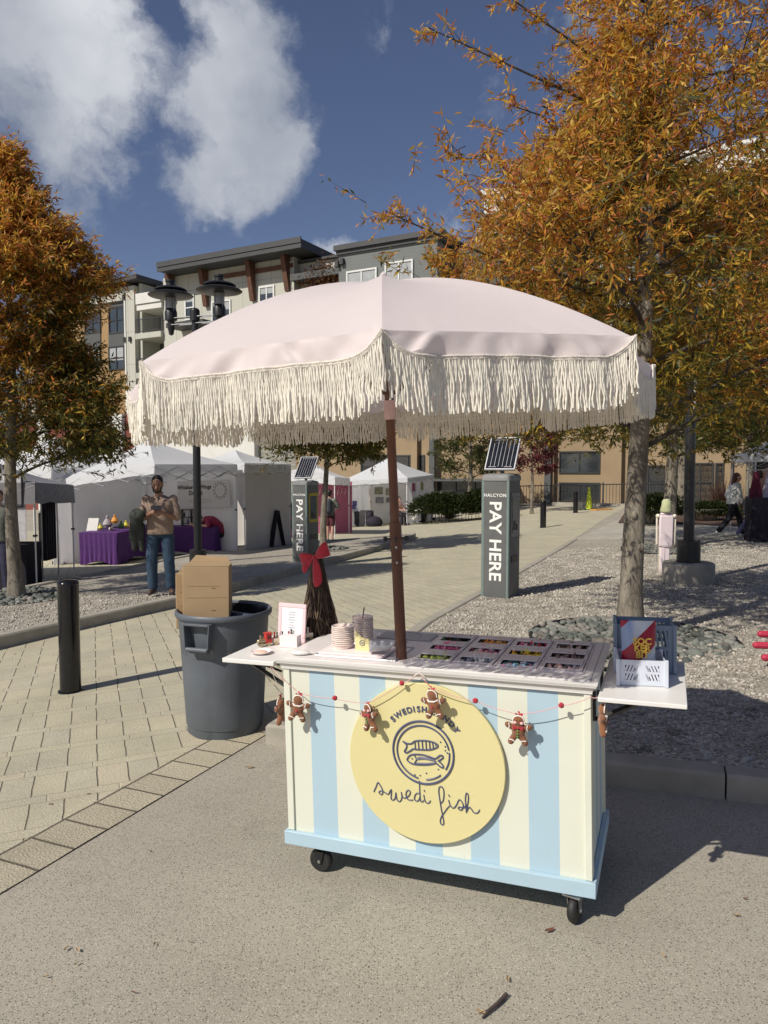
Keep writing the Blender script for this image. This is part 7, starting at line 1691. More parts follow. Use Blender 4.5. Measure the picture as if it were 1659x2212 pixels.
def tree(lab, base, lean, H, crown_z, rad_fn, ntwig, leaf_len, leaf_w, pal, seed, trunk_r, per=13, twig_len=.42, name='tree', nlimb=26, inner=.25, extra=(), droop=.45, thin=0, barkm='bark', flare=True):
    'rad_fn(v, ang): crown radius at height fraction v; pal(v, rs, n): colour rows'
    t = thing(name, lab, 'tree', base); rs = np.random.RandomState(seed); rd = random.Random(seed)
    top = Vector((lean[0], lean[1], H)); pts = []; rad = []
    K = 16
    for i in range(K + 1):
        u = i / K; pts.append(Vector((lean[0] * u + .03 * math.sin(u * 9 + seed), lean[1] * u + .03 * math.cos(u * 7 + seed), H * u - .05))); rad.append(trunk_r * (1 - .93 * u ** 1.1) * (1 + (.45 * math.exp(-u * 38) if flare else 0)) + .006)
    b = MB(); b.tube(pts, rad, 14)
    rr_ = random.Random(seed + 1)
    for k in range(5):
        z = rr_.uniform(.5, crown_z * 1.0); u = z / H; a = rr_.uniform(0, 6.28); r_ = trunk_r * (1 - .93 * u); b.ell((lean[0] * u + r_ * .85 * math.cos(a), lean[1] * u + r_ * .85 * math.sin(a), z), (r_ * .35, r_ * .35, r_ * .5), 8, 6)
    tk = b.build('trunk', M[barkm], t, ang=60)
    ax = lambda z: Vector((lean[0] * z / H, lean[1] * z / H, z))
    # limbs
    limbs = []; bl = MB()
    for k in range(nlimb):
        v = (k + .5) / nlimb; zs = crown_z * .86 + (H * .93 - crown_z * .86) * v ** 1.0; a = k * 2.399 + rd.uniform(-.35, .35)
        vt = min(1, max(0, (zs + (H - crown_z) * .10 - crown_z) / (H - crown_z))); R_ = rad_fn(vt, a) * rd.uniform(.80, 1.02)
        s0 = ax(zs); up_ = rd.uniform(.28, .62) * R_
        P = []; n_ = 7
        for i in range(n_ + 1):
            u = i / n_; P.append(s0 + Vector((math.cos(a), math.sin(a), 0)) * R_ * u + Vector((0, 0, up_ * (u - .25 * u * u))) + Vector((.05 * math.sin(5 * u + k), .05 * math.cos(6 * u + k), .04 * math.sin(7 * u + k))) * R_ * .4)
        r0 = max(.010, trunk_r * .34 * (1 - .7 * v)); bl.tube(P, [r0 * (1 - .88 * (i / n_)) * .7 + .002 for i in range(n_ + 1)], 6); limbs.append(P)
        for q in range(5):
            u = rd.uniform(.3, .85); i = int(u * n_); s1 = P[i].lerp(P[min(n_, i + 1)], u * n_ - i); aa = a + rd.choice((-1, 1)) * rd.uniform(.4, 1.1); l_ = R_ * rd.uniform(.25, .5) * (1.1 - u * .5)
            Q = [s1 + Vector((math.cos(aa) * l_ * w, math.sin(aa) * l_ * w, l_ * .55 * w + .03 * math.sin(8 * w + q))) for w in (0, .35, .7, 1)]; bl.tube(Q, [r0 * .4, r0 * .28, r0 * .18, .002], 5); limbs.append(Q)
    for P in extra: bl.tube(P, [.016, .012, .008, .003][:len(P)] if len(P) <= 4 else [.016 - .012 * i / (len(P) - 1) for i in range(len(P))], 5); limbs.append(P)
    # twigs: most spring from limbs, the rest fill the outer shell
    TB = []; TD = []
    LP = [(P, i) for P in limbs for i in range(len(P) - 1)]
    for k in range(ntwig):
        if k % 3:
            P, i = rd.choice(LP)
            if rd.random() < .45: i = max(i, len(P) - 2)
            s_ = P[i].lerp(P[i + 1], rd.random()); d = (P[i + 1] - P[i]).normalized() + Vector((rd.gauss(0, .75), rd.gauss(0, .75), rd.gauss(.15, .5)))
            s_ = s_ + Vector((rd.gauss(0, .13), rd.gauss(0, .13), rd.gauss(0, .13))) * rad_fn(.4, 0) * .55
        else:
            v = rd.random(); a = rd.uniform(0, 6.283); Rr = rad_fn(v, a) * (rd.uniform(inner, 1) ** .5); z = crown_z + (H - crown_z) * v; s_ = ax(z) + Vector((math.cos(a), math.sin(a), 0)) * Rr + Vector((0, 0, rd.gauss(0, .1)))
            d = Vector((math.cos(a), math.sin(a), rd.gauss(.3, .5))) + Vector((rd.gauss(0, .5), rd.gauss(0, .5), 0))
        z = s_.z
        c_ = ax(max(.1, z)); v = (z - crown_z) / (H - crown_z); 
        if v < -.06 or v > 1.02: continue
        a = math.atan2(s_.y - c_.y, s_.x - c_.x); rr0 = math.hypot(s_.x - c_.x, s_.y - c_.y)
        if rr0 > rad_fn(min(1, max(0, v)), a) * 1.12 and k % 3: 
            if rd.random() < .8: continue
        if thin and v > .42 and rd.random() < thin * min(1, (v - .42) / .15): continue
        TB.append(s_); TD.append(d.normalized() * twig_len * rd.uniform(.6, 1.25))
    for P in extra:
        for i in range(len(P) - 1):
            for q in range(5):
                s_ = P[i].lerp(P[i + 1], rd.random()); TB.append(s_); TD.append(((P[i + 1] - P[i]).normalized() + Vector((rd.gauss(0, .5), rd.gauss(0, .5), rd.gauss(0, .5)))).normalized() * twig_len * .6)
    TB = np.array([tuple(p) for p in TB]); TD = np.array([tuple(p) for p in TD]); n = len(TB)
    # thin twig tubes as slim three sided sticks
    e = TB + TD; r_ = rs.normal(size=(n, 3)); s = np.cross(TD, r_); s /= np.linalg.norm(s, axis=1, keepdims=True) + 1e-9; s2 = np.cross(TD, s); s2 /= np.linalg.norm(s2, axis=1, keepdims=True) + 1e-9; w = .0042
    V = np.stack([TB + s * w, TB - s * w * .5 + s2 * w * .87, TB - s * w * .5 - s2 * w * .87, e], 1).reshape(-1, 3)
    bb = len(bl.v); bl.v.extend(map(tuple, V.tolist()))
    for i in range(n): o = bb + 4 * i; bl.f += [[o, o + 1, o + 3], [o + 1, o + 2, o + 3], [o + 2, o, o + 3]]; bl.mi += [0, 0, 0]
    bl.build('branches', M['barkd'], tk, ang=60)
    # leaves along the twigs
    idx = np.repeat(np.arange(n), per); u = rs.uniform(.05, 1.0, len(idx))[:, None]
    jit = rs.normal(0, .012, (len(idx), 3)); base_ = TB[idx] + TD[idx] * u + jit
    dl = TD[idx] / np.linalg.norm(TD[idx], axis=1, keepdims=True) * .75 + rs.normal(0, .75, (len(idx), 3)); dl[:, 2] -= droop
    L = leaf_len * rs.uniform(.65, 1.25, len(idx)); W = leaf_w * rs.uniform(.7, 1.3, len(idx))
    v = np.clip((base_[:, 2] - crown_z) / (H - crown_z), 0, 1)
    tw = rs.uniform(0, 1, n)[idx]
    # patches: neighbouring twigs share a hue
    ph = np.sin(base_[:, 0] * 2.1 + seed) + np.sin(base_[:, 1] * 1.9 + 2 * seed) + np.sin(base_[:, 2] * 2.4 + base_[:, 0])
    cols = pal(v, ph, tw, rs); cols = cols * rs.uniform(.75, 1.3, (len(idx), 1))
    leaves_mesh('crown', base_, dl, L, W, cols, t, None, rs); return t
def mixpal(hi, lo, mid, spread=.22, bias=0.0):
    A, B = np.array(PAL[hi]), np.array(PAL[lo])
    def f(v, ph, tw, rs):
        n = len(v); g = v + ph * .09 + rs.normal(0, spread * .5, n) + (tw - .5) * .3 + bias; up_ = g > mid
        return np.where(up_[:, None], A[rs.randint(0, len(A), n)], B[rs.randint(0, len(B), n)])
    return f
# big tree right of the cart
bt = TRB.copy(); topx = far(1395, 640, bt.y + .1)
print('big tree', bt)
def rbig(v, a):
    left = np.interp(v, [0, .12, .26, .34, .44, .57, .75, 1], [1.55, 1.9, 1.9, 1.3, .50, .42, .42, .25]); right = np.interp(v, [0, .12, .3, .7, 1], [1.6, 2.2, 2.5, 2.3, .5])
    w = (1 - math.cos(a)) / 2
    return float(left * w + right * (1 - w)) * (1 + .10 * math.sin(3 * a + 1) + .06 * math.sin(5 * a + v * 6))
def br(pxs, Y0, Y1):
    n = len(pxs); return [far(px, py, Y0 + (Y1 - Y0) * i / (n - 1)) - bt for i, (px, py) in enumerate(pxs)]
ex = [br([(1300, 640), (1150, 590), (1000, 530), (880, 478), (832, 455)], 7.6, 6.9), br([(1330, 560), (1230, 470), (1120, 390), (1050, 330), (1010, 345)], 7.5, 7.0),
      br([(1370, 300), (1250, 210), (1120, 150), (1000, 95), (925, 60)], 7.4, 7.0), br([(1350, 420), (1250, 330), (1170, 250), (1110, 230)], 7.3, 6.7), br([(1380, 200), (1250, 100), (1150, 30), (1080, -20)], 7.4, 6.8),
      br([(1300, 690), (1180, 660), (1060, 640), (985, 600), (930, 560)], 7.4, 7.0), br([(1420, 700), (1520, 560), (1600, 480), (1660, 420)], 7.2, 6.0)]
tree('tall autumn tree with orange leaves and grey trunk right of the cart', bt, (.20, .30), 8.8, 2.05, rbig, 9300, .090, .0090, mixpal('orange', 'gg', .20, .22), 11, .105, per=18, nlimb=38, extra=ex, twig_len=.36, thin=.66)
# second crown close at the right edge, trunk hidden behind the lamp
q = at(1443, 1180, .04)
def rmid(v, a): return 3.3 * (0.55 + .9 * v) * (1 if v < .45 else 1 - ((v - .45) / .55) ** 2 * .9) * (1 + .12 * math.sin(3 * a))
tree('green and gold tree with a dark trunk behind the right lamp post', Vector((T3.x, T3.y, T3.z)), (.2, .3), 7.8, 2.1, rmid, 5200, .13, .017, mixpal('gold', 'green', .62, .3), 12, .14, per=12, nlimb=24, twig_len=.5, droop=.35)
q = at(1471, 1112); tree('green tree with a stout mottled trunk in the mulch bed, right of centre', Vector((q.x, q.y, gz(q.x, q.y))), (.1, .2), 8.0, 2.6, lambda v, a: 3.0 * (0.6 + .8 * v) * (1 if v < .45 else 1 - ((v - .45) / .55) ** 2 * .9), 1500, .20, .03, mixpal('gold', 'green', .7, .3), 13, .22, per=12, nlimb=18, twig_len=.6, droop=.3)
q = ground_pt(1617, 24.5); tree('tree with a thin dark trunk behind the striding woman', q, (.1, .1), 7.6, 2.7, lambda v, a: 2.6 * (0.6 + .8 * v) * (1 if v < .45 else 1 - ((v - .45) / .55) ** 2 * .9), 1300, .19, .028, mixpal('gold', 'green', .6, .35), 14, .13, per=12, nlimb=16, twig_len=.6)
# left tree
def rleft(v, a):
    rt = np.interp(v, [0, .13, .25, .30, .41, .53, .59, .65, .73, .81, .86, .94, 1], [1.35, 1.55, 1.45, .95, .85, 1.0, 1.4, .9, 1.0, .5, .25, .06, .03]); lf = np.interp(v, [0, .2, .6, .9, 1], [1.5, 1.9, 1.6, .5, .1])
    w = (1 + math.cos(a)) / 2
    return float(rt * w + lf * (1 - w)) * (1 + .10 * math.sin(3 * a + 2) + .10 * math.sin(23 * v + 2 * a))
tree('autumn tree with brown orange leaves and slim trunk in the left planter', TL, (-.12, .2), 6.45, 1.95, rleft, 7600, .105, .0110, mixpal('orange', 'green', .27, .28), 15, .095, per=16, nlimb=30, twig_len=.32, droop=.4)
# small trees further back
def rsm(k): return lambda v, a: k * (0.75 + .6 * v) * (1 if v < .5 else 1 - ((v - .5) / .5) ** 2 * .8)
tree('low green crowned tree in the planter behind the further pay station', T4, (.1, .1), 5.0, 2.35, rsm(1.75), 3000, .13, .018, mixpal('gold', 'green', .95, .3), 16, .085, per=12, nlimb=16, twig_len=.4)
q = at(1015, 1112); tree('small green tree with a pale trunk by the hedge, left of the nearer pay station', Vector((q.x, q.y, gz(q.x, q.y))), (0, 0), 5.6, 1.9, rsm(1.75), 900, .17, .026, mixpal('pgreen', 'pgreen', .5), 17, .14, per=12, nlimb=14, twig_len=.5)
q = ground_pt(1150, 33.5); tree('small dark red leaved tree right of the nearer solar panel', q, (-.1, 0), 5.2, 1.9, rsm(1.05), 620, .15, .028, mixpal('red', 'red', .5), 18, .07, per=12, nlimb=14, twig_len=.5)
q = ground_pt(700, 34.5); tree('rust coloured small tree among the far buildings', q, (0, 0), 10.5, 4.0, rsm(1.6), 380, .2, .03, mixpal('rust', 'rust', .5), 19, .12, per=10, nlimb=12, twig_len=.6) if False else None
# hedge and shrubs
def bushes(lab, name, pts, h, w, pal, n, seed, L=.09, W_=.03, cat='hedge'):
    t = thing(name, lab, cat, pts[0]); rs = np.random.RandomState(seed); P = []; D = []
    for i in range(n):
        k = rs.randint(0, len(pts) - 1); p = pts[k].lerp(pts[k + 1], rs.uniform()) - pts[0]; a = rs.uniform(0, 6.28); el = rs.uniform(-.2, 1.4); r = rs.uniform(.82, 1.05) * (1 + .12 * math.sin(p.x * 3 + p.y * 2))
        o = np.array([math.cos(a) * math.cos(el) * w, math.sin(a) * math.cos(el) * w, max(0, .5 + .5 * math.sin(el)) * h]) * r; P.append(np.array(p) + o); D.append(o * np.array([1, 1, .4]) + rs.normal(0, .35, 3) * w)
    P = np.array(P); D = np.array(D); A = np.array(PAL[pal]); cols = A[rs.randint(0, len(A), n)] * rs.uniform(.6, 1.4, (n, 1))
    b = MB(); [b.tube([(pts[k] - pts[0]) + Vector((dx, 0, 0)), (pts[k] - pts[0]) + Vector((dx * 1.6, .05, h * .8))], .012, 5) for k in range(len(pts)) for dx in (-.12, 0, .12)]
    b.build('stems', M['barkd'], t); leaves_mesh('foliage', P, D, L * rs.uniform(.7, 1.3, n), W_ * rs.uniform(.7, 1.3, n), cols, t, None, rs); return t
hp = [ground_pt(x, 32.8) for x in range(925, 1060, 22)]
bushes('clipped dark green hedge left of the nearer pay station', 'hedge', hp, 1.15, .95, 'hedge', 9000, 41, .13, .045)
hp = [ground_pt(x, 23.0) for x in range(1395, 1450, 12)]
bushes('low dark shrubs in the mulch bed behind the big trunk', 'shrub', hp, .85, .55, 'hedge', 3500, 42, .10, .03, 'shrub')
hp = [ground_pt(x, 24.5) for x in range(1500, 1580, 14)]
bushes('low green shrub row in the mulch bed right of the lamp post', 'shrub', hp, .55, .5, 'hedge', 3000, 43, .10, .03, 'shrub')
def grass_clump(lab, p, h, n, seed, cols):
    rs = np.random.RandomState(seed); P = rs.normal(0, .12, (n, 3)); P[:, 2] = 0; D = rs.normal(0, .3, (n, 3)); D[:, 2] = 1; A = np.array(cols)
    t = thing('ornamental_grass', lab, 'grass clump', p); leaves_mesh('blades', P, D, h * rs.uniform(.6, 1.1, n), np.full(n, .012), A[rs.randint(0, len(A), n)], t, None, rs); return t
for k, (px, Y, h, lb) in enumerate(((1560, 26.5, 1.5, 'tall reddish ornamental grass between the doors and the woman in white'), (1585, 26.0, 1.1, 'shorter reddish ornamental grass just left of the woman in white'), (972, 34.5, 1.0, 'green ornamental grass behind the clipped hedge'))):
    grass_clump(lb, ground_pt(px, Y), h, 260, 50 + k, [(.12, .05, .045), (.09, .05, .03), (.16, .09, .06)] if k < 2 else [(.06, .08, .02), (.1, .11, .04)])
for k, (px, Y, lb) in enumerate(((1413, 24, 'wide pale planter bowl left of the mottled trunk'), (1526, 24.5, 'round pale planter bowl right of the lamp post'))):
    t = thing('planter_bowl', lb, 'planter', ground_pt(px, Y)); b = MB(); b.lathe([(.22, 0), (.30, .05), (.55, .38), (.58, .42), (.52, .42), (.45, .36), (0, .34)], 24); b.build('bowl', M['conc'], t)
# ================================================================== BUILDINGS
FD = Vector((.878, -.478, 0)).normalized(); FN = Vector((-FD.y, FD.x, 0)) * -1     # along the fronts, and out towards the square
if FN.y > 0: FN = -FN
FO = Vector((0, 46.0, 0))
FM = Matrix((FD, -FN, Vector((0, 0, 1)))).transposed().to_4x4(); FM.translation = FO     # x along, y into the building, z up
FMi = FM.inverted()
def fac(px, py, off=0.0):
    'x and z on the front plane (off metres behind it) along a sight line'
    p = on_plane(px, py, FO - FN * off, FN); q = FMi @ p; return q.x, q.z
def siding(name, col, pitch, depth=.5, vert=False):
    m, n, l, p = new_mat(name); p.inputs['Roughness'].default_value = .8
    tc = nd(n, 'ShaderNodeTexCoord'); sp = nd(n, 'ShaderNodeSeparateXYZ'); l.new(tc.outputs['Object'], sp.inputs[0])
    k = nd(n, 'ShaderNodeMath', operation='MULTIPLY'); k.inputs[1].default_value = 1 / pitch; l.new(sp.outputs[0 if vert else 2], k.inputs[0])
    fr = nd(n, 'ShaderNodeMath', operation='FRACT'); l.new(k.outputs[0], fr.inputs[0])
    r = nd(n, 'ShaderNodeMapRange'); r.inputs['From Min'].default_value = 0; r.inputs['From Max'].default_value = .12; r.inputs['To Min'].default_value = .62; r.inputs['To Max'].default_value = 1; l.new(fr.outputs[0], r.inputs['Value'])
    nz = nd(n, 'ShaderNodeTexNoise'); nz.inputs['Scale'].default_value = .9; nz.inputs['Detail'].default_value = 7; l.new(tc.outputs['Object'], nz.inputs['Vector'])
    r2 = nd(n, 'ShaderNodeMapRange'); r2.inputs['To Min'].default_value = .86; r2.inputs['To Max'].default_value = 1.12; l.new(nz.outputs['Fac'], r2.inputs['Value'])
    a = nd(n, 'ShaderNodeMixRGB', blend_type='MULTIPLY'); a.inputs[0].default_value = 1; a.inputs[1].default_value = col + (1,); l.new(r.outputs[0], a.inputs[2])
    b = nd(n, 'ShaderNodeMixRGB', blend_type='MULTIPLY'); b.inputs[0].default_value = 1; l.new(a.outputs[0], b.inputs[1]); l.new(r2.outputs[0], b.inputs[2]); l.new(b.outputs[0], p.inputs['Base Color'])
    bp = nd(n, 'ShaderNodeBump'); bp.inputs['Strength'].default_value = depth; bp.inputs['Distance'].default_value = .03; l.new(fr.outputs[0], bp.inputs['Height']); l.new(bp.outputs[0], p.inputs['Normal']); return m
def panel_mat(name, col, w, h):
    m, n, l, p = new_mat(name); p.inputs['Roughness'].default_value = .75
    tc = nd(n, 'ShaderNodeTexCoord'); sw = nd(n, 'ShaderNodeSeparateXYZ'); l.new(tc.outputs['Object'], sw.inputs[0]); cb = nd(n, 'ShaderNodeCombineXYZ'); l.new(sw.outputs[0], cb.inputs[0]); l.new(sw.outputs[2], cb.inputs[1])
    br = nd(n, 'ShaderNodeTexBrick'); br.offset = 0; br.inputs['Scale'].default_value = 1; br.inputs['Brick Width'].default_value = w; br.inputs['Row Height'].default_value = h; br.inputs['Mortar Size'].default_value = .02
    br.inputs['Color1'].default_value = col + (1,); br.inputs['Color2'].default_value = tuple(x * .96 for x in col) + (1,); br.inputs['Mortar'].default_value = tuple(x * .6 for x in col) + (1,)
    l.new(cb.outputs[0], br.inputs['Vector']); l.new(br.outputs['Color'], p.inputs['Base Color']); return m
M['fcream'] = panel_mat('pale_green_grey_panels', (.46, .46, .40), 1.22, 2.4)
M['fwhite'] = mat('white_render', (.62, .62, .58), .8, var=.05, scale=1, dirt=.1)
M['fgrey'] = siding('grey_lap_siding', (.17, .185, .18), .20); M['fwood'] = siding('tan_wood_siding', (.36, .235, .11), .16)
M['fdark'] = mat('dark_grey_render', (.085, .09, .09), .85, var=.08, scale=1); M['roof'] = mat('charcoal_roof_metal', (.045, .048, .050), .6, var=.1, scale=2)
M['timber'] = mat('red_brown_timber', (.105, .046, .026), .75, var=.2, scale=3); M['ftan'] = mat('tan_render', (.30, .222, .135), .85, var=.07, scale=1, dirt=.12); M['brick'] = siding('red_brick', (.20, .055, .04), .09, .3)
def win_mat():
    m, n, l, p = new_mat('window_glass'); p.inputs['Roughness'].default_value = .06; p.inputs['Specular IOR Level'].default_value = .9
    tc = nd(n, 'ShaderNodeTexCoord'); nz = nd(n, 'ShaderNodeTexNoise'); nz.inputs['Scale'].default_value = .7; nz.inputs['Detail'].default_value = 3; l.new(tc.outputs['Object'], nz.inputs['Vector'])
    cr = nd(n, 'ShaderNodeValToRGB'); cr.color_ramp.elements[0].color = (.012, .016, .02, 1); cr.color_ramp.elements[1].color = (.06, .075, .085, 1); l.new(nz.outputs['Fac'], cr.inputs[0]); l.new(cr.outputs[0], p.inputs['Base Color']); return m
M['win'] = win_mat(); M['blind'] = mat('pale_blind', (.34, .36, .37), .7, var=.1, scale=3); M['wframe'] = mat('white_window_frame', (.66, .67, .65), .6); M['dframe'] = mat('dark_window_frame', (.03, .033, .035), .5)
def fbox(b, x0, x1, y0, y1, z0, z1): b.box2((x0, y0, z0), (x1, y1, z1))
def window(par, x0, x1, z0, z1, y, nv=1, nh=0, fr='wframe', blind=0, nm='window', fw=.09):
    b = MB(); f = fw
    fbox(b, x0, x1, y - .05, y + .08, z1 - f, z1); fbox(b, x0, x1, y - .05, y + .08, z0, z0 + f); fbox(b, x0, x0 + f, y - .05, y + .08, z0 + f, z1 - f); fbox(b, x1 - f, x1, y - .05, y + .08, z0 + f, z1 - f)
    for i in range(1, nv + 1): x = x0 + (x1 - x0) * i / (nv + 1); fbox(b, x - f * .4, x + f * .4, y - .04, y + .07, z0 + f, z1 - f)
    for i in range(1, nh + 1): z = z0 + (z1 - z0) * i / (nh + 1); fbox(b, x0 + f, x1 - f, y - .038, y + .068, z - f * .35, z + f * .35)
    w = b.build(nm, M[fr], par, smooth=False)
    b = MB(); fbox(b, x0 + f * .5, x1 - f * .5, y + .02, y + .035, z0 + f * .5, z1 - f * .5); b.build('pane', M['win'], w, smooth=False)
    if blind: b = MB(); fbox(b, x0 + f, x1 - f, y + .005, y + .015, z1 - f - (z1 - z0) * blind, z1 - f); b.build('blind', M['blind'], w, smooth=False)
    return w
def building(lab): return thing('apartment_building', lab, 'building', FM)
def part(nm, par, m, *boxes, smooth=False):
    b = MB()
    for q in boxes: fbox(b, *q)
    return b.build(nm, M[m], par, smooth=smooth)
GZ = -1.6
# ---- tan podium and lower right building
pod = building('long tan rendered building with dark windows behind the trees and the fence')
x0, _ = fac(560, 1000); x1, _ = fac(1900, 1000); zt = fac(1300, 880)[1] + .4
BX0, BX1 = x0, x1
part('wall', pod, 'ftan', (x0, x1, 0, 9, GZ, zt))
def fw(px0, py0, px1, py1, nv=1, nh=0, fr='dframe', bl=0, y=-.02, par=None, nm='window', fwid=.07):
    xa, za = fac(px0, py0); xb, zb = fac(px1, py1); return window(par, min(xa, xb), max(xa, xb), min(za, zb), max(za, zb), y, nv, nh, fr, bl, nm, fwid)
fw(780, 984, 918, 1024, 3, par=pod); fw(1208, 975, 1296, 1023, 1, par=pod, bl=0); fw(1208, 1042, 1296, 1084, 1, par=pod); fw(945, 1038, 1112, 1086, 3, par=pod)
fw(1455, 1000, 1540, 1084, 2, 1, par=pod); fw(1545, 1000, 1562, 1084, 0, par=pod, nm='door'); fw(1620, 985, 1700, 1060, 1, 1, par=pod); fw(1360, 1005, 1440, 1084, 1, 1, par=pod)
for a, c in ((893, 906), (1172, 1186), (1186, 1200), (1328, 1345), (1440, 1452), (1570, 1580)):
    xa, _ = fac(a, 1000); xb, _ = fac(c, 1000); part('pilaster', pod, 'ftan', (xa, xb, -.35, -.001, GZ, zt - .01))
for a in (935, 1182, 1613): xa, _ = fac(a, 1000); part('downpipe', pod, 'fdark', (xa, xa + .35, -.55, -.36, GZ, zt))
part('cornice', pod, 'ftan', (x0, x1, -.25, 0, zt - .9, zt - .55)); part('canopy', pod, 'fdark', (fac(940, 1036)[0], fac(1118, 1036)[0], -1.4, -.05, fac(1000, 1039)[1], fac(1000, 1034)[1])); part('canopy', pod, 'fdark', (fac(1613, 1000)[0], fac(1760, 1000)[0], -1.6, -.05, fac(1640, 982)[1], fac(1640, 974)[1]))
# ---- grey sided block above it
gr = building('dark grey lap sided apartment block with flat roof above the parasol')
xa, z_a = fac(720, 540); xb, z_b = fac(957, 495); zr = z_a - .0
xa = fac(720, 540, -1.1)[0] + .2; zt2 = fac(720, 531, -1.1)[1] - .32; zt2x = 0
part('wall', gr, 'fgrey', (xa, xb, -.8, 8, zt + .01, zt2))
part('roof', gr, 'roof', (xa - .2, xb + .35, -1.1, 8.3, zt2 + .01, zt2 + .32), (xa - .1, xb + .2, -.95, 8.1, zt2 - .22, zt2 + .005))
fw2 = lambda *a, **k: fw(*a, par=gr, y=-.86, **k)
fw2(764, 594, 829, 640, nv=1, fr='wframe', bl=.6, fwid=.10); fw2(846, 576, 906, 640, nv=1, fr='wframe', bl=.7, fwid=.10)
part('balcony_recess', gr, 'fdark', (xb + .01, xb + 3.2, .8, 8, zt + .01, zt2 - .4)); 
for (px, py) in ((731, 572), (741, 566)): x, z = fac(px, py, -.8); part('wall_lamp', gr, 'dframe', (x - .12, x + .12, -1.05, -.801, z - .18, z + .18))
# ---- link between, and beige brown bracket block
lk = building('low pale linking block between the bracketed block and the grey block')
xc, zc = fac(640, 582); lz = fac(690, 557)[1]; xl0 = fac(636, 600)[0]
part('wall', lk, 'fcream', (xl0 + .01, xa - .01, .6, 8, zt + .01, lz)); part('roof', lk, 'roof', (xl0 + .01, xa - .01, .35, 8.2, lz + .01, lz + .16)); part('balcony_slab', lk, 'fdark', (xl0 + .01, xa - .01, -.5, .59, fac(680, 604)[1], fac(680, 590)[1]))
x_, z_ = fac(697, 600, -.3); t_ = thing('balcony_plant', 'rusty brown foliage growing on a high balcony left of the grey block', 'plant', FM @ Matrix.Translation((x_, .1, z_ - 1.2)))
rs = np.random.RandomState(88); P = rs.normal(0, 1, (2600, 3)) * np.array([.85, .4, .55]); P[:, 2] += 1.0; leaves_mesh('foliage', P, rs.normal(0, 1, P.shape), rs.uniform(.15, .3, len(P)), np.full(len(P), .04), np.array(PAL['rust'])[rs.randint(0, 3, len(P))], t_, None, rs)
b = MB(); [b.tube([(q * .3, 0, 0), (q * .6, .05, 1.2)], .03, 5) for q in (-2, -1, 0, 1, 2)]; b.build('stems', M['barkd'], t_)
bb = building('cream panelled apartment block with timber brackets under a big charcoal roof')
xm0, zm0 = fac(352, 600); xm1 = xl0; zr0 = fac(640, 545)[1]; zf2 = fac(640, 535, -1.5)[1]
part('wall', bb, 'fcream', (xm0, xm1, 0, 9, zt - 6, zf2 - .02))
part('wall', bb, 'fcream', (xm0, fac(555, 600)[0], -.01, -.001, zt - 6, zt)) if False else None
zf_ = fac(640, 517, -1.5)[1]; zf2 = fac(640, 535, -1.5)[1]
b = MB(); xr0, xr1 = fac(341, 560, -1.5)[0], fac(650, 520, -1.5)[0]
b.slab([(xr0, -1.5, zf2), (xr1, -1.5, zf2), (xr1, -1.5, zf_), (xr0, -1.5, zf_)], 11, (0, 1, 0)); rf = b.build('roof', M['roof'], bb, smooth=False)
part('fascia', bb, 'roof', (xr0 - .05, xr1 + .05, -1.62, -1.51, (zf2 + zf_) / 2, zf_ + .10), (xr0 - .05, xr1 + .05, -1.57, -1.505, zf2 - .05, (zf2 + zf_) / 2 - .05))
brk = [(150 + 640 / 2.552, 500 + 520 / 2.552), (150 + 840 / 2.552, 500 + 555 / 2.552), (150 + 1120 / 2.552, 500 + 522 / 2.552), (150 + 1330 / 2.552, 500 + 465 / 2.552)]
for px, py in brk:
    x, z = fac(px / 1.085, py / 1.085, -.3); x -= .0; b = MB()
    b.slab([(x - .15, -.05, z), (x - .15, -.28, z), (x - .19, -.75, zf2 - .01), (x - .19, -.05, zf2 - .01)], .34, (1, 0, 0)); b.build('timber_bracket', M['timber'], bb, smooth=False)
zl = fac(575, 588)[1]; part('timber_rail', bb, 'timber', (fac(470, 600)[0], xm1, -.16, -.01, zl, zl + .28))
part('corner_board', bb, 'fcream', (xm1 - .5, xm1 + .05, -.12, 0, zt - 2, zf2 - .3))
fw3 = lambda *a, **k: fw(*a, par=bb, y=-.04, fr='wframe', fwid=.11, **k)
fw3(560, 620, 594, 660, nv=1, bl=.3); fw3(400, 640, 421, 690, nv=0, nh=1, bl=.2); fw3(458, 652, 500, 705, nv=1, bl=.3); fw3(560, 690, 594, 740, nv=1); fw3(420, 735, 460, 780, nv=1); fw3(510, 735, 550, 780, nv=1); 
xa2, za2 = fac(392, 728); xb2, zb2 = fac(520, 705); part('balcony_slab', bb, 'roof', (xa2, fac(470, 700)[0], -1.5, -.01, fac(425, 704)[1] - .25, fac(425, 702)[1]))
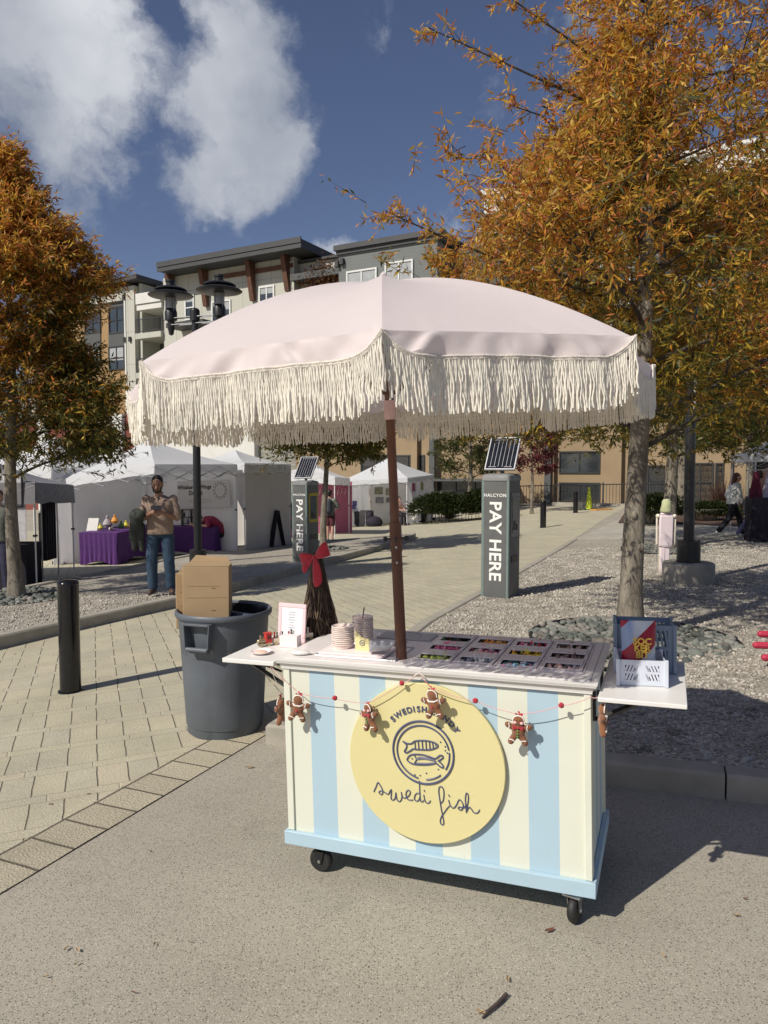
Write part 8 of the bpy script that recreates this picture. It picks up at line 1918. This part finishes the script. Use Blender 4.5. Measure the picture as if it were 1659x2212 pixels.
# recessed balconies between the blocks
rcs = building('recessed grey balconies with thin railings between the tan and cream blocks')
xr, _ = fac(292, 700); xr2 = xm0 - .01
part('wall', rcs, 'fdark', (xr + .01, xr2, 2.2, 9, zt - 6, fac(330, 640)[1] + 1.2)); part('side_wall', rcs, 'fcream', (xr + .01, xr + .3, .4, 2.19, zt - 6, fac(330, 640)[1] + 1.2))
z1_ = fac(330, 655)[1]; part('top_band', rcs, 'fwhite', (xr + .4, xr2, -.3, 2.19, fac(330, 655)[1], fac(330, 632)[1]), (xr + .4, xr2, -.2, 2.19, fac(330, 668)[1], fac(330, 656)[1]))
for py in (722, 808):
    zt_, zb_ = fac(345, py - 5)[1], fac(345, py + 7)[1]; part('balcony_slab', rcs, 'fcream', (xr + .31, xr2 - .001, -.3, 2.19, zb_, zt_))
    b = MB(); fbox(b, xr + .31, xr2 - .001, -.28, -.24, zt_ + 1.0, zt_ + 1.06); fbox(b, xr + .31, xr2 - .001, -.27, -.25, zt_ + .1, zt_ + .14)
    n_ = 22
    for k in range(n_): x = xr + .35 + (xr2 - xr - .4) * k / (n_ - 1); fbox(b, x - .012, x + .012, -.27, -.25, zt_ + .14, zt_ + 1.0)
    b.build('railing', M['dframe'], rcs, smooth=False)
for a, c, e, g in ((316, 672, 336, 715), (350, 668, 372, 716), (320, 765, 345, 800)):
    xa_, za_ = fac(a, c, 2.2); xb_, zb__ = fac(e, g, 2.2); window(rcs, min(xa_, xb_), max(xa_, xb_), zb__, za_, 2.15, 0, 0, 'wframe', .3)
# ---- left tan wood block with white frame
lb_ = building('block with tan wood siding in a white frame behind the left tree')
xL0, _ = fac(60, 700); xL1, _ = fac(291, 700); zLt = fac(280, 618)[1]
part('wall', lb_, 'fwood', (xL0 + .7, xL1 - .9, .3, 9, zt - 7, zLt - 1.0)); 
part('white_frame', lb_, 'fcream', (xL1 - .9, xL1, 0, 9.01, zt - 7, zLt), (xL0, xL1 - .901, 0, 9.01, zLt - .95, zLt), (xL0, xL0 + .69, 0, 9, zt - 7, zLt - .951)); part('corner_white', lb_, 'fwhite', (xL1 - 1.05, xL1 - .9, -.06, .29, zt - 7, zLt - .96))
b = MB(); zz = fac(300, 600)[1]
zq = fac(345, 592, -.5)[1]; b.slab([(xL0 - .5, -.6, zq - .5), (xL1 + .9, -.6, zq - .05), (xL1 + .9, 7, zq - .05), (xL0 - .5, 7, zq - .5)], .32, (0, 0, 1)); b.build('roof', M['roof'], lb_, smooth=False)
part('upper_wall', lb_, 'fdark', (xL0 + 1, xL1 - .5, .6, 9, zLt + .01, zLt + .45))
def fw4(px0, py0, px1, py1, nv, nh, bl): return fw(px0, py0, px1, py1, nv=nv, nh=nh, fr='dframe', bl=bl, par=lb_, y=.24, fwid=.09)
sx = lambda x: x / 4.425 / 1.085; sy = lambda y: (600 + y / 4.425) / 1.085
for (a, c, e, g, bl) in ((1100, 530, 1270, 790, .0), (850, 590, 1020, 790, .0), (1100, 940, 1270, 1170, .55), (850, 960, 1020, 1140, .6), (300, 560, 480, 790, .0), (300, 940, 480, 1140, .5)):
    fw4(sx(a), sy(c), sx(e), sy(g), 1, 1, bl)
for (a, c, e, g) in ((1100, 795, 1270, 935), (850, 795, 1020, 935), (1130, 470, 1270, 525)):
    xa_, za_ = fac(sx(a), sy(c)); xb_, zb_ = fac(sx(e), sy(g)); part('spandrel', lb_, 'fdark', (xa_, xb_, .22, .31, zb_, za_))
for (px, py) in ((sx(1355), sy(865)), (sx(1300), sy(870)), (sx(1290), sy(430))): x, z = fac(px, py); part('wall_lamp', lb_, 'dframe', (x - .1, x + .1, -.15, -.001, z - .18, z + .18))
# lower storeys seen under the left crown: brick and pale piers
bk_ = building('red brick lower block with pale piers showing above the white tents')
xk0, _ = fac(40, 950); xk1, _ = fac(300, 950); zk = fac(200, 900)[1]
part('wall', bk_, 'brick', (xk0, xk1, -.6, -.01, GZ - 2, zk)); 
for a in (232, 262, 100, 30): x, _ = fac(a, 950); part('pier', bk_, 'fwhite', (x, x + 1.1, -.9, -.61, GZ - 2, zk + .02))
for a in (246, 190): x, _ = fac(a, 950); window(bk_, x, x + 1.2, GZ, zk - 1.0, -.68, 0, 0, 'dframe')
fl = building('pale rendered lower storeys behind the closed white tent'); xk2 = BX0 - .01
part('wall', fl, 'fwhite', (xk1 + .01, xk2, -.5, -.02, GZ - 2, zt - .2)); [part('shopfront', fl, 'dframe', (xk1 + 2 + 4.2 * k, xk1 + 5 + 4.2 * k, -.56, -.501, GZ - 1, 1.4)) for k in range(3)]
# ---- further right: white topped block behind the big tree
rw = building('tall block with a bright white parapet behind the big autumn tree')
xw0, _ = fac(1056, 430, 3); xw1, _ = fac(1800, 300, 3); zw = fac(1056, 416, 3)[1]
part('wall', rw, 'fgrey', (xw0, xw1, 3, 12, zt + .01, zw - 1.4)); part('parapet', rw, 'fwhite', (xw0 - .15, xw1, 2.6, 12.1, zw - 1.4, zw - .35), (xw0 - .3, xw1, 2.4, 12.2, zw - .35, zw))
for k in range(5):
    for j in range(4): window(rw, xw0 + 2.0 + k * 4.4, xw0 + 4.0 + k * 4.4, zt + 1 + j * 2.9, zt + 2.7 + j * 2.9, 2.95, 1, 0, 'wframe', .4)
mdl = building('pale balconied block between the grey block and the white parapet block'); part('wall', mdl, 'fcream', (xb + 3.21, xw0 - .16, 1.5, 12, zt + .01, zt2 + .8)); 
for j in range(3): window(mdl, xb + 3.6, xb + 4.9, zt + .8 + j * 2.9, zt + 2.6 + j * 2.9, 1.45, 0, 0, 'wframe', .4)
# ---- railing fence in front of the tan building
def rail_fence(lab, a, c, h, y=1.5):
    p, q = fac(a, 1085, -2.2)[0], fac(c, 1085, -2.2)[0]; t = thing('railing_fence', lab, 'fence', FM @ Matrix.Translation((p, -2.2, 0))); L = q - p
    def gh(x): w = FM @ Vector((p + x, -2.2, 0)); return gz(w.x, w.y)
    n_ = max(4, int(L / .16)); b = MB()
    for k in range(n_ + 1):
        x = L * k / n_; g = gh(x); 
        if k % 14 == 0: fbox(b, x - .035, x + .035, -.035, .035, g, g + h + .08)
        else: fbox(b, x - .010, x + .010, -.010, .010, g + .08, g + h)
    b.build('balusters', M['dframe'], t, smooth=False)
    b = MB(); g0, g1 = gh(0), gh(L)
    for dz in (.08, h): b.tube([(0, 0, g0 + dz), (L, 0, g1 + dz)], .025, 4)
    b.build('rail', M['dframe'], t, smooth=False)
rail_fence('thin black railing fence in front of the tan building beside the clipped hedge', 915, 985, 1.1); rail_fence('thin black railing fence in front of the tan building right of the nearer pay station', 1118, 1440, 1.1)
st_ = thing('terrace_wall', 'low pale stone wall under the railing right of the pay station', 'wall', FM); b = MB(); xa_, xb_ = fac(1195, 1085, -2.5)[0], fac(1470, 1085, -2.5)[0]; b.box2((xa_, -2.75, -1.2), (xb_, -2.45, .02)); b.build('stone_wall', M['conc'], st_, smooth=False)
